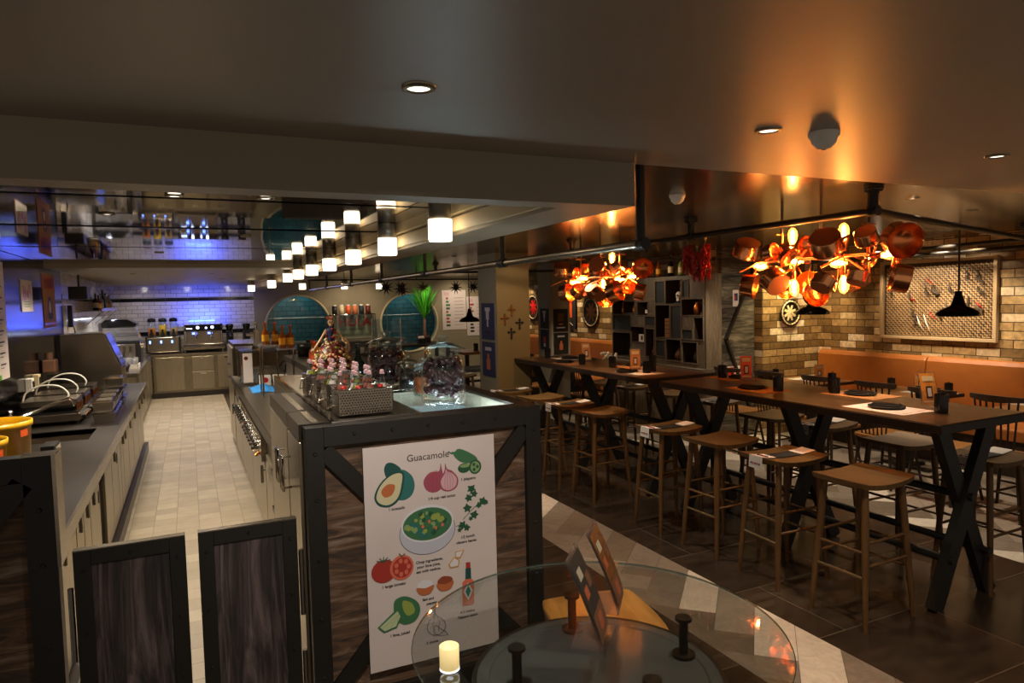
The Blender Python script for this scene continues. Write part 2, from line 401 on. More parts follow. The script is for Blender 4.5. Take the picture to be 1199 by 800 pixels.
# ------------------------------------------------------------------ floors
C1, C2, KC = 2.22, 2.30, 2.18      # near ceiling, plank ceiling, rear kitchen ceiling
mb = MB(); mb.box(-1.35, .55, 2.7, 15.4, -.08, 0, 'tile_floor'); struct('floor_kitchen', mb)
mb = MB(); mb.box(-3, 2.28, -1.2, 2.7, -.08, 0, 'floor_dark').box(.55, 2.28, 2.7, 15.4, -.08, 0, 'floor_dark'); struct('floor_island_side', mb)
mb = MB(); mb.box(2.81, 4.72, -1.2, 15.4, -.08, 0, 'floor_dark'); struct('floor_bar_tables', mb)
def herringbone(name, x0, x1, y0, y1, L=.6, W=.2):
    bm = bmesh.new(); cx, cy = (x0+x1)/2, (y0+y1)/2; rr = math.hypot(x1-x0, y1-y0)/2+L
    c, s_ = math.cos(PI/4), math.sin(PI/4); K = int(rr/W)+4; g = .0012
    rnd = random.Random(3)
    for j in range(-K//4-2, K//4+3):
        for k in range(-K*2, K*2):
            for q in (0, 1):
                if q == 0: a = (k*W+j*L, k*W-j*L, L, W)
                else: a = (k*W+L+j*L, (k+1)*W-L-j*L, W, L)
                px, py, w, h = a
                mx, my = px+w/2, py+h/2
                X, Y = cx+mx*c-my*s_, cy+mx*s_+my*c
                if X < x0-L or X > x1+L or Y < y0-L or Y > y1+L: continue
                vs = []
                for u, v in ((g, g), (w-g, g), (w-g, h-g), (g, h-g)):
                    uu, vv = px+u, py+v
                    vs.append(bm.verts.new((cx+uu*c-vv*s_, cy+uu*s_+vv*c, 0)))
                f = bm.faces.new(vs); f.material_index = rnd.choice((0, 1, 1, 2, 3, 2) if q == 0 else (0, 0, 1, 3, 3, 2))
    for co_, no in (((x0, 0, 0), (1, 0, 0)), ((x1, 0, 0), (-1, 0, 0)), ((0, y0, 0), (0, 1, 0)), ((0, y1, 0), (0, -1, 0))):
        bmesh.ops.bisect_plane(bm, geom=bm.verts[:]+bm.edges[:]+bm.faces[:], plane_co=co_, plane_no=no, clear_inner=True)
    for f in bm.faces:
        if f.normal.z < 0: f.normal_flip()
    me = bpy.data.meshes.new(name); bm.to_mesh(me); bm.free()
    for i in range(4): me.materials.append(M['plank%d' % i])
    o = bpy.data.objects.new(name, me); COL.objects.link(o); o['kind'] = 'structure'
    b = MB(); b.box(x0, x1, y0, y1, -.08, -.002, 'black_metal'); struct('floor_joint_bed', b)
    return o
herringbone('floor_herringbone_strip', 2.28, 2.81, -1.2, 15.4)
herringbone('floor_herringbone_booths', 4.72, 7.4, .5, 15.4)

# ------------------------------------------------------------------ ceilings
mb = MB(); mb.box(-3, 9, -1.2, 2.045, C1, C1+.12, 'ceil_paint'); struct('ceiling_near', mb)
mb = MB(); mb.box(1.45, 9, 2.045, 15.45, C2, C2+.06, 'plank_ceiling'); struct('ceiling_planks', mb)
mb = MB(); mb.box(-1.35, 1.2, 8.45, 15.4, KC, KC+.1, 'soffit'); struct('ceiling_kitchen_rear', mb)
# mirror panels over the counters: four tilt very slightly, as fitted panels do
mb = MB(); ys = [2.16, 2.75, 3.35, 3.95, 4.6, 5.3, 6.1, 7.1, 8.3]; tl = [.0, .006, .0, .008, .0, .004, .0, .0]
for i in range(len(ys)-1):
    y0, y1 = ys[i]+.0012, ys[i+1]-.0012
    mb.add([(-1.29, y0, C1), (1.18, y0, C1), (1.18, y1, C1+tl[i]*.6), (-1.29, y1, C1+tl[i]*.6)], [(0, 1, 2, 3)], 'mirror')
struct('ceiling_mirror_panels', mb)
mb = MB(); mb.box(-1.35, 1.25, 2.16, 8.45, C1+.02, C1+.06, 'black'); struct('ceiling_mirror_backing', mb)
mb = MB(); mb.box(-1.35, 1.2, 8.3, 8.45, 2.175, 2.3, 'soffit'); struct('trim_1', mb)
mb = MB(); mb.box(-3, 1.45, 2.03, 2.15, 2.07, C2, 'soffit').box(1.2, 1.45, 2.15, 15.3, 2.07, C2, 'soffit'); struct('ceiling_beam', mb)
mb = MB(); mb.box(1.18, 1.2, 2.16, 15.2, 2.085, 2.15, 'cream').box(1.165, 1.2, 2.16, 15.2, 2.165, C1, 'cream'); struct('trim_2', mb)

# ------------------------------------------------------------------ walls
mb = MB(); mb.box(-1.4, -1.3, 2.9, 9.3, 0, 2.3, 'wall_steel'); struct('wall_left', mb)
mb = MB(); mb.box(-1.4, -1.3, 9.3, 15.4, 0, 2.3, 'tile_white_side').box(-1.3, -1.296, 9.3, 15.35, 1.86, 1.93, 'tile_black_side'); struct('wall_left_tiled', mb)
mb = MB(); mb.box(-1.4, 1.25, 15.35, 15.45, 0, 2.3, 'tile_white')
mb.box(-1.3, 1.25, 15.344, 15.35, 1.865, 1.935, 'tile_black').box(-1.3, 1.25, 15.344, 15.35, 1.19, 1.27, 'tile_black'); struct('wall_back_tiled', mb)
def holed_wall(x0, x1, z0, z1, y, th, holes, m):
    mb = MB(); edges = [x0]
    for (cx, cz, r, h) in holes: edges += [cx-h, cx+h]
    edges.append(x1)
    for i in range(0, len(edges)-1, 2): mb.box(edges[i], edges[i+1], y, y+th, z0, z1, m)
    for (cx, cz, r, h) in holes:
        n = 48
        circ = [(cx+r*math.cos(2*PI*i/n), cz+r*math.sin(2*PI*i/n)) for i in range(n)]
        def sq(a):
            c, s = math.cos(a), math.sin(a)
            tx = h/abs(c) if abs(c) > 1e-6 else 1e9
            tz = ((z1-cz) if s > 0 else (cz-z0))/abs(s) if abs(s) > 1e-6 else 1e9
            t = min(tx, tz); return (cx+c*t, cz+s*t)
        out = [sq(2*PI*i/n) for i in range(n)]
        for i in range(n):
            j = (i+1) % n
            mb.quad((out[i][0], y, out[i][1]), (out[j][0], y, out[j][1]), (circ[j][0], y, circ[j][1]), (circ[i][0], y, circ[i][1]), m)
            mb.quad((circ[i][0], y, circ[i][1]), (circ[j][0], y, circ[j][1]), (circ[j][0], y+th, circ[j][1]), (circ[i][0], y+th, circ[i][1]), m)
        for (a, b) in (((cx-h, z1), (cx+h, z1)), ((cx-h, z0), (cx+h, z0))): pass
        for k in range(4):   # fill square corners the radial rays cut off
            sx = 1 if k in (0, 3) else -1; sz = 1 if k < 2 else -1
            zc = z1 if sz > 0 else z0
            cor = (cx+sx*h, zc)
            a = math.atan2((zc-cz), sx*h) % (2*PI)
            i = int(a/(2*PI/n)); p, q = out[i], out[(i+1) % n]
            mb.add([(p[0], y, p[1]), (cor[0], y, cor[1]), (q[0], y, q[1])], [(0, 1, 2)], m)
    return struct('wall_back_grey', mb)
HOLES = [(2.14, 1.27, .66, .8), (4.62, 1.27, .66, .8)]
holed_wall(1.25, 9, 0, 2.3, 15.35, .12, HOLES, 'grey_wall')
mb = MB(); mb.box(1.0, 6, 16.1, 16.2, 0, 2.4, 'tile_teal'); struct('wall_behind_windows', mb)
mb = MB(); mb.box(1.0, 6, 15.47, 16.1, -.05, 0, 'tile_teal').box(1, 6, 15.47, 16.1, 2.3, 2.4, 'grey_wall').box(.95, 1, 15.47, 16.1, 0, 2.3, 'tile_teal').box(6, 6.05, 15.47, 16.1, 0, 2.3, 'tile_teal'); struct('wall_window_recess', mb)
for k, (cx, cz, r, h) in enumerate(HOLES):
    mb = MB(); n = 48
    mb.path([(cx+(r+.015)*math.cos(2*PI*i/n), 15.34, cz+(r+.015)*math.sin(2*PI*i/n)) for i in range(n)], .022, 'cream', 8, closed=True)
    w = struct('window_%d' % (k+1), mb)
    p = MB(); p.disc((cx, 15.42, cz), r, 'glass', (0, 1, 0), 48); obj('window_pane', p, w)
    p = MB(); p.rod((cx-r*.97, 15.5, cz+.18), (cx+r*.97, 15.5, cz+.18), .012, 'steel').rod((cx-r*.75, 15.5, cz-.48), (cx-r*.75, 15.5, cz+.48), .012, 'steel'); obj('window_rail', p, w)
    lamp('recess_light', 'AREA', (cx, 15.75, 2.2), 1.6, (.75, 1., 1.), .9, (cx, 16.0, 0), sy=.3)
# right-hand brick walls
XW = 7.35
mb = MB(); mb.box(XW, XW+.1, .4, 6.3, 0, 2.3, 'brick_x'); struct('wall_right', mb)
mb = MB(); mb.box(6.34, XW+.1, 6.27, 6.4, 0, 2.3, 'brick_y'); struct('wall_booth_return', mb)
mb = MB(); mb.box(5.6, 5.78, 6.45, 6.55, 0, 2.3, 'brick_y').box(6.3, 6.36, 6.40, 6.55, 0, 2.3, 'brick_y'); struct('wall_strip_brick', mb)
mb = MB(); mb.box(6.2, 6.3, 6.5, 12.6, 0, 2.3, 'brick_x'); struct('wall_far_brick', mb)
# columns
x0, x1 = 3.28, 3.71
mb = MB(); mb.box(x0, x1, 7.38, 7.92, 0, C2, 'column_grey').box(x0+.001, x1, 7.372, 7.38, 0, C2, 'column'); struct('column_crosses', mb)
mb = MB(); mb.box(5.16, 5.5, 9.5, 9.94, 0, C2, 'column_grey'); struct('column_far', mb)
# steel skirting in the kitchen aisle
mb = MB(); mb.box(-.58, -.52, 3.0, 9.5, 0, .1, 'dark_steel').box(-.7, .8, 14.72, 14.78, 0, .1, 'dark_steel'); struct('baseboard_kitchen', mb)
# zebra wood sliding door in front of the strip wall
d = MB(); d.box(5.78, 6.3, 6.36, 6.42, 0.02, 2.28, 'wood_panel'); dr = struct('door_1', d, bev=.003)
d = MB(); d.beam((6.29, 6.345, 2.1), (5.82, 6.345, 1.2), .03, .055, 'black_metal', (0, 1, 0)).beam((5.82, 6.345, 1.22), (6.2, 6.345, .35), .03, .055, 'black_metal', (0, 1, 0)); obj('door_brace', d, dr)
t = thing('notice_card', 'small white notice card with purple print on the zebra wood door', 'sign', (5.99, 6.352, 1.70))
d = MB(); d.box(-.045, .045, -.004, 0, -.1, .1, 'white'); obj('card', d, t)
d = MB(); d.box(-.025, .03, -.006, -.004, -.03, .06, 'navy').box(-.02, .0, -.0065, -.006, -.02, .03, 'red'); obj('print', d, t)
t = thing('warning_sticker', 'pair of red and white warning stickers low on the zebra wood door', 'sign', (5.97, 6.352, .82))
d = MB(); d.box(-.11, .11, -.004, 0, -.055, .055, 'white'); obj('backing', d, t)
d = MB(); d.box(-.1, -.01, -.006, -.004, -.045, .045, 'red').box(-.075, -.04, -.007, -.006, -.02, .02, 'black').box(.03, .055, -.006, -.004, -.04, .04, 'black').box(.055, .075, -.006, -.004, .0, .02, 'red'); obj('print', d, t)
# ================================================================== KITCHEN, LEFT RUN
G_CAB = 'steel cabinets under the left counter'
def left_cabinet(y0, y1, label, two=False, recess=False, sink=False):
    t = thing('steel_cabinet', label, 'cabinet', (-1.28, y0, .1), group=G_CAB)
    w = y1-y0
    b = MB(); b.box(0, .70, 0, w, 0, .50 if sink else .68, 'steel_soft'); obj('body', b, t)
    n = 2 if two else 1
    for i in range(n):
        a, c = .012+i*w/n, (i+1)*w/n-.008
        d = MB(); d.box(.702, .722, a, c, .02, .665, 'steel_door'); dd = obj('door', d, t, bev=.003)
        h = MB()
        if recess: h.box(.722, .726, c-.07, c-.03, .45, .52, 'black')
        else: h.rod((.722, c-.05, .61), (.75, c-.05, .61), .008, 'chrome').rod((.75, c-.05, .62), (.75, c-.05, .55), .009, 'chrome')
        obj('handle', h, dd)
    return t
ys = [(3.02, 3.5, 'nearest the gate'), (3.5, 3.98, 'second from the gate'), (3.98, 4.5, 'third from the gate'), (4.5, 4.95, 'fourth from the gate, beside the open bay'),
      (5.25, 5.7, 'just beyond the open bay'), (5.7, 6.15, 'below the sink'), (6.15, 6.65, 'below the near griddle'), (6.65, 7.2, 'below the stacked pans'),
      (7.2, 7.8, 'below the far griddle'), (7.8, 8.5, 'next to the oven hood'), (8.5, 9.4, 'at the far end under the hood')]
for i, (a, c, s) in enumerate(ys): left_cabinet(a, c, 'steel under-counter cabinet in the left run, '+s, i in (2, 6, 10), i in (3, 5), i in (4, 5))
t = thing('steel_worktop', 'long dark steel worktop of the left kitchen counter with inset sink', 'worktop', (-1.295, 2.95, .78))
w = MB(); LY = 6.5
w.box(0, .20, 0, LY, .02, .06, 'dark_steel').box(.62, .785, 0, LY, .02, .06, 'dark_steel')
w.box(.20, .62, 0, 2.62, .02, .06, 'dark_steel').box(.20, .62, 3.12, LY, .02, .06, 'dark_steel'); obj('top', w, t)
w = MB(); w.box(.785, .797, 0, LY, 0, .062, 'steel'); obj('front_edge', w, t)
w = MB(); w.box(.20, .62, 2.62, 3.12, -.16, -.15, 'steel').box(.195, .2, 2.62, 3.12, -.15, .055, 'steel').box(.62, .625, 2.62, 3.12, -.15, .055, 'steel').box(.2, .62, 3.12, 3.125, -.15, .055, 'steel').box(.2, .62, 2.615, 2.62, -.15, .055, 'steel')
obj('sink_bowl', w, t)
# mixer tap with long swing spout
t = thing('sink_tap', 'chrome swing tap reaching over the sink from the left wall', 'tap', (-1.2, 5.62, .84))
b = MB(); b.rod((0, 0, 0), (0, 0, .1), .02, 'chrome').rod((0, .1, 0), (0, .1, .09), .016, 'chrome').rod((0, 0, .06), (0, .1, .06), .014, 'chrome'); obj('base', b, t)
b = MB(); b.curve([(0, .05, .06), (0, .05, .12), (.12, .12, .17), (.34, .3, .25), (.38, .33, .25), (.4, .35, .2)], .012, 'chrome'); obj('spout', b, t)
# contact griddles
def griddle(loc, label, sc=1.):
    t = thing('contact_griddle', label, 'griddle', loc, group='contact griddles on the left counter')
    b = MB(); b.box(-.36*sc, .06, -.2, .22, .03, .09, 'steel')
    for sx in (-.33*sc, .03):
        for sy in (-.17, .19): b.rod((sx, sy, 0), (sx, sy, .03), .015, 'black')
    obj('body', b, t, bev=.004)
    b = MB(); b.box(-.34*sc, .04, -.19, .2, .09, .105, 'black'); obj('lower_plate', b, t)
    b = MB(); b.box(-.34*sc, .03, -.17, .19, .155, .20, 'steel').box(-.33*sc, .02, -.165, .185, .14, .155, 'black'); lid = obj('lid', b, t, bev=.004)
    h = MB(); h.curve([(-.33*sc, -.12, .2), (-.3*sc, -.14, .27), (-.2*sc, -.16, .32), (-.08, -.17, .31), (-.02, -.17, .25), (-.03, -.17, .2)], .0065, 'white_plastic'); obj('handle', h, lid)
    for k in range(4):
        b = MB(); b.rod((.06, -.14+k*.1, .06), (.085, -.14+k*.1, .06), .018, 'black').rod((.085, -.14+k*.1, .06), (.09, -.14+k*.1, .06), .012, 'brass'); obj('knob', b, t)
    for k in range(3):
        b = MB(); b.rod((.03, -.12+k*.12, .1), (.03, -.12+k*.12, .155), .012, 'brass'); obj('hinge_post', b, t)
    return t
griddle((-.87, 6.55, .84), 'steel contact griddle with white hose handle, right behind the sink')
griddle((-.87, 7.05, .84), 'steel contact griddle with white handle, middle one of the row')
griddle((-.87, 7.6, .84), 'steel contact griddle, farthest one, next to the hood')
# gastronorm pans
def gn_pan(loc, label, lid=True, sc=1.):
    t = thing('steel_pan', label, 'food pan', loc, group='stacked steel food pans')
    b = MB(); w, l, h = .075*sc, .13*sc, .075
    b.add([(-w*.85, -l*.88, 0), (w*.85, -l*.88, 0), (w*.85, l*.88, 0), (-w*.85, l*.88, 0), (-w, -l, h), (w, -l, h), (w, l, h), (-w, l, h)], [(0, 3, 2, 1), (0, 1, 5, 4), (1, 2, 6, 5), (2, 3, 7, 6), (3, 0, 4, 7)], 'steel'); obj('pan', b, t)
    b = MB(); b.box(-w-.012, w+.012, -l-.012, l+.012, h, h+.006, 'chrome' if lid else 'steel')
    if lid: b.box(-w*.7, w*.7, -l*.7, l*.7, h+.006, h+.014, 'steel')
    obj('lid' if lid else 'rim', b, t); return t
for (x, y, k, s) in ((-.65, 6.42, 0, 'bottom of the nearest stack'), (-.65, 6.42, 1, 'top of the nearest stack'), (-.655, 6.75, 0, 'bottom of the second stack'), (-.655, 6.75, 1, 'top of the second stack'),
                     (-.66, 7.08, 0, 'bottom of the third stack'), (-.66, 7.08, 1, 'top of the third stack'), (-.66, 7.5, 0, 'bottom of the stack near the hood'), (-.66, 7.5, 1, 'middle of the stack near the hood'), (-.66, 7.5, 2, 'top of the stack near the hood')):
    gn_pan((x, y, .84+k*.09), 'lidded steel food pan on the left counter, '+s)
# pass-through oven hood
t = thing('oven_hood', 'large sloped stainless steel toaster oven cabinet on the left counter', 'oven', (-1.28, 8.1, .84))
prof = [(0, 0), (.57, 0), (.57, .25), (.42, .64), (0, .64)]
b = MB(); b.prism(prof, .7, 1.3, 'steel', 'xz'); obj('body', b, t, bev=.008)
b = MB(); b.add([(.578, .72, .26), (.578, 1.28, .26), (.435, 1.28, .63), (.435, .72, .63)], [(0, 1, 2, 3)], 'wall_steel'); obj('sloped_door', b, t)
b = MB(); b.rod((.6, .76, .25), (.6, 1.24, .25), .012, 'chrome'); obj('handle', b, t)
b = MB(); b.box(.12, .5, .3, .62, 0, .012, 'steel').box(.5, .512, .3, .62, 0, .03, 'chrome'); obj('slide_tray', b, t)
# sockets, pump bottle, kit along the wall
def socket_box(loc, label, col='white_plastic'):
    t = thing('wall_socket', label, 'socket', loc, group='sockets on the left wall')
    b = MB(); b.box(0, .05, -.05, .05, 0, .11, col); obj('housing', b, t, bev=.004)
    b = MB(); b.box(.05, .056, -.03, .03, .02, .085, 'black'); obj('cover', b, t)
    b = MB(); b.path([(.056, 0, .03), (.07, .01, -.04), (.06, .05, -.12)], .006, 'black'); obj('cord', b, t)
socket_box((-1.3, 7.15, 1.05), 'beige power socket with black cord, nearest on the left wall')
socket_box((-1.3, 7.45, 1.06), 'beige power socket with black cord, farther one by the oven', 'cream')
t = thing('gas_torch_unit', 'brownish plastic dispenser on a shelf above the sockets', 'dispenser', (-1.24, 7.9, 1.15))
b = MB(); b.box(-.05, .06, -.08, .08, 0, .12, 'terracotta').rod((0, 0, .12), (0, 0, .19), .035, 'terracotta'); obj('tank', b, t, bev=.01)
b = MB(); b.box(-.055, .08, -.1, .1, -.015, 0, 'steel').box(-.055, -.045, -.1, .1, -.12, -.015, 'steel'); obj('wall_bracket', b, t)
t = thing('grinder_bottle', 'small clear pump bottle at the wall behind the taps', 'bottle', (-1.18, 5.9, .84))
b = MB(); b.lathe([(0, 0), (.035, 0), (.035, .12), (.012, .15), (.012, .17)], 'ice_glass', n=14); obj('bottle_body', b, t)
b = MB(); b.ball((0, 0, .185), .02, 'chrome'); obj('pump', b, t)
# yellow tubs at the near end
def tub(loc, r, h, label):
    t = thing('yellow_tub', label, 'bucket', loc, group='yellow tubs on the left counter')
    b = MB(); b.lathe([(r*.86, 0), (r*.88, .005), (r*.98, h-.03), (r*1.03, h-.028), (r*1.03, h), (r*.99, h), (r*.95, h-.03), (r*.86, .01), (0, .01)], 'yellow', n=40); obj('tub', b, t)
    b = MB()
    for a in (-.35, .3): 
        b.box(-.03, .03, -.0005, .0, -.012, .012, 'red') if False else None
    q = []
    for i in range(7):
        a = -.62+i*.05; q.append((math.cos(a)*r*1.0, math.sin(a)*r*1.0))
    for i in range(6): b.quad((q[i][0], q[i][1], h-.075), (q[i+1][0], q[i+1][1], h-.075), (q[i+1][0], q[i+1][1], h-.04), (q[i][0], q[i][1], h-.04), 'orange')
    obj('rim_label', b, t)
    return t
tub((-.95, 4.35, .84), .17, .335, 'large yellow plastic tub with orange label, the taller rear one')
tub((-.93, 3.85, .84), .14, .32, 'yellow plastic tub with orange label, the nearer lower one')
t = thing('black_scale', 'small black device with chrome side right of the yellow tubs', 'scale', (-.68, 4.2, .84))
b = MB(); b.box(-.03, .03, -.08, .08, 0, .22, 'black'); obj('body', b, t, bev=.004)
b = MB(); b.box(.03, .036, -.07, .07, .01, .21, 'chrome'); obj('side_plate', b, t)
# posters on the left wall
def wall_sheet(loc, w, h, label, base, draw, cat='poster'):
    t = thing('wall_poster', label, cat, loc)
    b = MB(); b.box(0, .006, 0, w, -h, 0, base); obj('sheet', b, t)
    b = MB(); draw(b, w, h); obj('print', b, t)
    return t
def pr(b, y, z, w, h, m, e=.0068): b.box(.006, e, y, y+w, z-h, z, m)
def d1(b, w, h):
    for k in range(9):
        pr(b, .34, -.1-k*.085, .16, .012, 'black_metal'); pr(b, .34, -.13-k*.085, .1, .006, 'black_metal')
        b.disc((.0072, .2, -.12-k*.085), .03, ('green', 'red', 'yellow')[k % 3], (1, 0, 0), 10)
    pr(b, .2, -.86, .14, .04, 'green')
wall_sheet((-1.299, 5.95, 2.13), .6, .9, 'tall white recipe poster with green drawings at the left picture edge', 'poster', d1)
def d2(b, w, h):
    pr(b, .08, -.05, .03, .13, 'red'); pr(b, .15, -.06, .025, .12, 'red'); pr(b, .08, -.1, .09, .02, 'red')
    b.disc((.007, .25, -.12), .04, 'red', (1, 0, 0), 14); pr(b, .32, -.03, .02, .09, 'red'); pr(b, .37, -.03, .02, .09, 'red')
    for k in range(3): pr(b, .1, -.19-k*.02, .24, .008, 'green')
wall_sheet((-1.299, 7.15, 2.02), .47, .28, 'small white sign with red lettering on the left wall', 'poster', d2, 'sign')
def d3(b, w, h):
    pr(b, .04, -.03, w-.08, .13, 'orange'); pr(b, .1, -.05, .07, .09, 'cream'); pr(b, .22, -.05, .07, .09, 'cream'); pr(b, .34, -.05, .07, .09, 'cream'); pr(b, .46, -.05, .07, .09, 'cream')
    b.disc((.0075, .33, -.35), .12, 'navy', (1, 0, 0), 20); b.disc((.0078, .33, -.34), .07, 'cream', (1, 0, 0), 16); pr(b, .22, -.4, .24, .06, 'navy', .0079); pr(b, .02, -.5, w-.04, .02, 'red')
wall_sheet((-1.299, 8.14, 2.12), .66, .55, 'orange and cream poster with a dark round figure on the left wall', 'paper_tan', d3)
# heat lamp bar and shelf with bottles on the tiled wall
t = thing('wall_speaker', 'black box speaker hanging on a bracket from the kitchen ceiling', 'speaker', (-1.08, 8.9, 1.93))
b = MB(); b.box(-.09, .09, -.12, .12, -.07, .07, 'black'); obj('cabinet', b, t, bev=.01)
b = MB(); b.rod((0, 0, .07), (0, 0, .2), .012, 'black'); obj('bracket', b, t)
t = thing('wall_phone', 'black handset and cable hanging below the ceiling speaker', 'phone', (-1.27, 9.6, 1.68))
b = MB(); b.box(-.02, .03, -.05, .05, -.14, .12, 'black'); obj('body', b, t, bev=.01)
b = MB(); b.path([(.03, 0, -.14), (.05, .02, -.25), (.03, .04, -.2), (.03, .05, -.3)], .006, 'black'); obj('cord', b, t)
t = thing('wall_shelf', 'steel shelf on the tiled wall carrying spirit bottles', 'shelf', (-1.3, 11.0, 1.73))
b = MB(); b.box(0, .22, 0, 2.6, -.012, 0, 'steel').box(.21, .22, 0, 2.6, 0, .03, 'steel'); obj('board', b, t)
for y in (.3, 1.3, 2.3):
    b = MB(); b.beam((.0, y, -.2), (.2, y, -.012), .02, .01, 'steel'); obj('bracket', b, t)
def bottle(loc, label, mat, h=.26, r=.037, cap='black', lab='white', group='bottles on the wall shelf', name='spirit_bottle', neck=.35, nr=.33):
    t = thing(name, label, 'bottle', loc, group=group)
    b = MB(); b.lathe([(0, 0), (r, 0), (r, h*.55), (r*nr, h*(1-neck)+.02), (r*nr, h*.96)], mat, n=14); obj('bottle_body', b, t)
    b = MB(); b.rod((0, 0, h*.93), (0, 0, h), r*nr*1.2, cap); obj('cap', b, t)
    if lab:
        b = MB(); b.lathe([(r*1.02, h*.15), (r*1.02, h*.45)], lab, n=14); obj('label', b, t)
    return t
ws = [(11.3, 'dark_glass', 'cream', .24), (11.65, 'amber', 'label_y', .22), (11.95, 'ice_glass', 'white', .25), (12.2, 'dark_glass', None, .31), (12.55, 'olive', 'cream', .26), (12.9, 'amber', 'label_y', .22), (13.2, 'ice_glass', 'white', .24)]
nm = ['first', 'second', 'third', 'fourth and tallest', 'fifth', 'sixth', 'last']
cn = {'dark_glass': 'dark', 'amber': 'amber', 'ice_glass': 'clear', 'olive': 'green'}
for k, (y, m_, l_, h_) in enumerate(ws): bottle((-1.18, y, 1.73), cn[m_]+' spirit bottle on the tiled wall shelf, '+nm[k]+' from the front', m_, h_, lab=l_)
# second counter with ice machine
t = thing('steel_counter', 'steel counter along the tiled wall with drawers and light front rail', 'counter', (-1.29, 10.9, 0))
b = MB(); b.box(0, .6, 0, 3.76, .1, .8, 'steel_soft'); obj('body', b, t)
b = MB(); b.box(0, .62, -.02, 3.78, .8, .84, 'steel'); obj('top', b, t)
for k in range(4):
    b = MB(); b.box(.6, .612, .04+k*.93, .90+k*.93, .13, .78, 'steel_door'); obj('door', b, t, bev=.003)
b = MB(); b.box(.02, .58, -.012, 0, .62, .78, 'steel_door'); obj('end_drawer', b, t)
t = thing('glass_washer_rack', 'countertop ice display machine with black curved lid and clear front', 'ice machine', (-1.0, 12.9, .84))
b = MB(); b.box(-.25, .27, -.3, .3, 0, .38, 'black').box(-.2, .2, -.312, -.3, .08, .33, 'steel'); obj('base', b, t, bev=.01)
for k in range(4):
    b = MB(); b.box(-.16+k*.09, -.12+k*.09, -.318, -.312, .12, .3, 'chrome'); obj('front_slot', b, t)
b = MB(); b.prism([(-.25, .39), (.27, .39), (.2, .62), (-.24, .62)], -.28, .28, 'ice_glass', 'xz'); obj('clear_bin', b, t)
b = MB(); b.prism([(-.26, .6), (.2, .6), (.24, .66), (.1, .73), (-.2, .73), (-.27, .68)], -.3, .3, 'black_gloss', 'xz'); obj('lid', b, t, bev=.02)
b = MB(); b.rod((.25, -.15, .3), (.33, -.15, .3), .05, 'steel'); obj('outlet', b, t)
t = thing('cup_rack', 'low white rack holding clear glasses in front of the ice machine', 'rack', (-.86, 11.95, .84))
b = MB(); b.box(-.14, .14, -.25, .25, 0, .03, 'white_plastic').box(-.14, .14, -.25, -.24, .03, .06, 'white_plastic').box(.13, .14, -.25, .25, .03, .06, 'white_plastic'); obj('tray', b, t)
for r_ in range(5):
    for c_ in range(3):
        if (r_, c_) == (0, 0): first_glass = None
        g = thing('water_glass', 'clear upturned water glass in the white rack', 'glass', (-.95+c_*.09, 11.77+r_*.09, .872), group='glasses in the white rack') if (r_, c_) == (0, 0) else None
        if g:
            gm = MB(); gm.lathe([(.03, 0), (.034, .11), (.03, .115), (0, .115)], 'ice_glass', n=12); gb = obj('bowl', gm, g)
            gm = MB(); gm.lathe([(.031, 0), (.033, .004), (.031, .008)], 'chrome', n=12); obj('rim', gm, g); gproto = g
        else: dup(gproto, (-.95+c_*.09, 11.77+r_*.09, .872))
t = thing('black_tray', 'black tub on the counter before the glass rack', 'tub', (-.95, 11.35, .84))
b = MB(); b.lathe([(.0, 0), (.12, 0), (.15, .09), (.155, .09), (.125, -.0)], 'black', n=20); obj('tub', b, t)
b = MB(); b.path([(.15*math.cos(a*PI/6), .15*math.sin(a*PI/6), .09) for a in range(12)], .006, 'black', 6, closed=True); obj('rim', b, t)

# ================================================================== BACK COUNTER
t = thing('back_counter', 'stainless counter across the far kitchen wall with door and drawers', 'counter', (-.66, 14.74, 0))
b = MB(); b.box(0, 1.9, 0, .58, 0, .81, 'steel_soft'); obj('body', b, t)
b = MB(); b.box(-.03, 1.91, -.03, .59, .81, .85, 'steel'); obj('top', b, t)
for (a, c, z0, z1, nm_) in ((.04, .54, .14, .78, 'door'), (.68, 1.07, .50, .78, 'drawer'), (.68, 1.07, .14, .48, 'drawer'), (1.14, 1.5, .14, .78, 'door')):
    b = MB(); b.box(a, c, -.014, 0, z0, z1, 'steel_door'); q = obj(nm_, b, t, bev=.004)
    b = MB(); b.box((a+c)/2-.05, (a+c)/2+.05, -.02, -.014, z1-.05, z1-.03, 'chrome'); obj('handle', b, q)
t = thing('slush_machine', 'three-tank frozen drink machine with orange and yellow drinks', 'drinks machine', (-.465, 15.02, .85))
b = MB(); b.box(-.3, .3, -.2, .22, .02, .34, 'black').box(-.27, .27, -.212, -.2, .04, .32, 'steel')
obj('body', b, t, bev=.008)
for k, m_ in enumerate(('orange_drink', 'yellow_drink', 'pale_drink')):
    if m_ not in M: M[m_] = plain(m_, ('#e07a10', '#e8b010', '#c99a5c')[k], .3)
    x = -.19+k*.19
    b = MB(); b.lathe([(.0, .34), (.07, .34), (.07, .62), (.0, .62)], 'glass', (x, -.05, 0), 18); tk = obj('tank', b, t)
    b = MB(); b.lathe([(.0, .345), (.064, .345), (.064, .5+.06*(k == 1)), (0, .5+.06*(k == 1))], m_, (x, -.05, 0), 18); obj('drink', b, tk)
    b = MB(); b.lathe([(.075, .62), (.075, .66), (.06, .69), (0, .70)], 'black_gloss', (x, -.05, 0), 18); obj('tank_lid', b, t)
    b = MB(); b.box(x-.03, x+.03, -.24, -.13, .34, .42, 'black').box(x-.02, x+.02, -.23, -.2, .42, .48, 'black'); obj('tap', b, t)
    b = MB(); b.box(x-.055, x-.015, -.218, -.212, .2, .27, 'black').box(x-.048, x-.022, -.221, -.218, .21, .26, 'screen_blue'); obj('display', b, t)
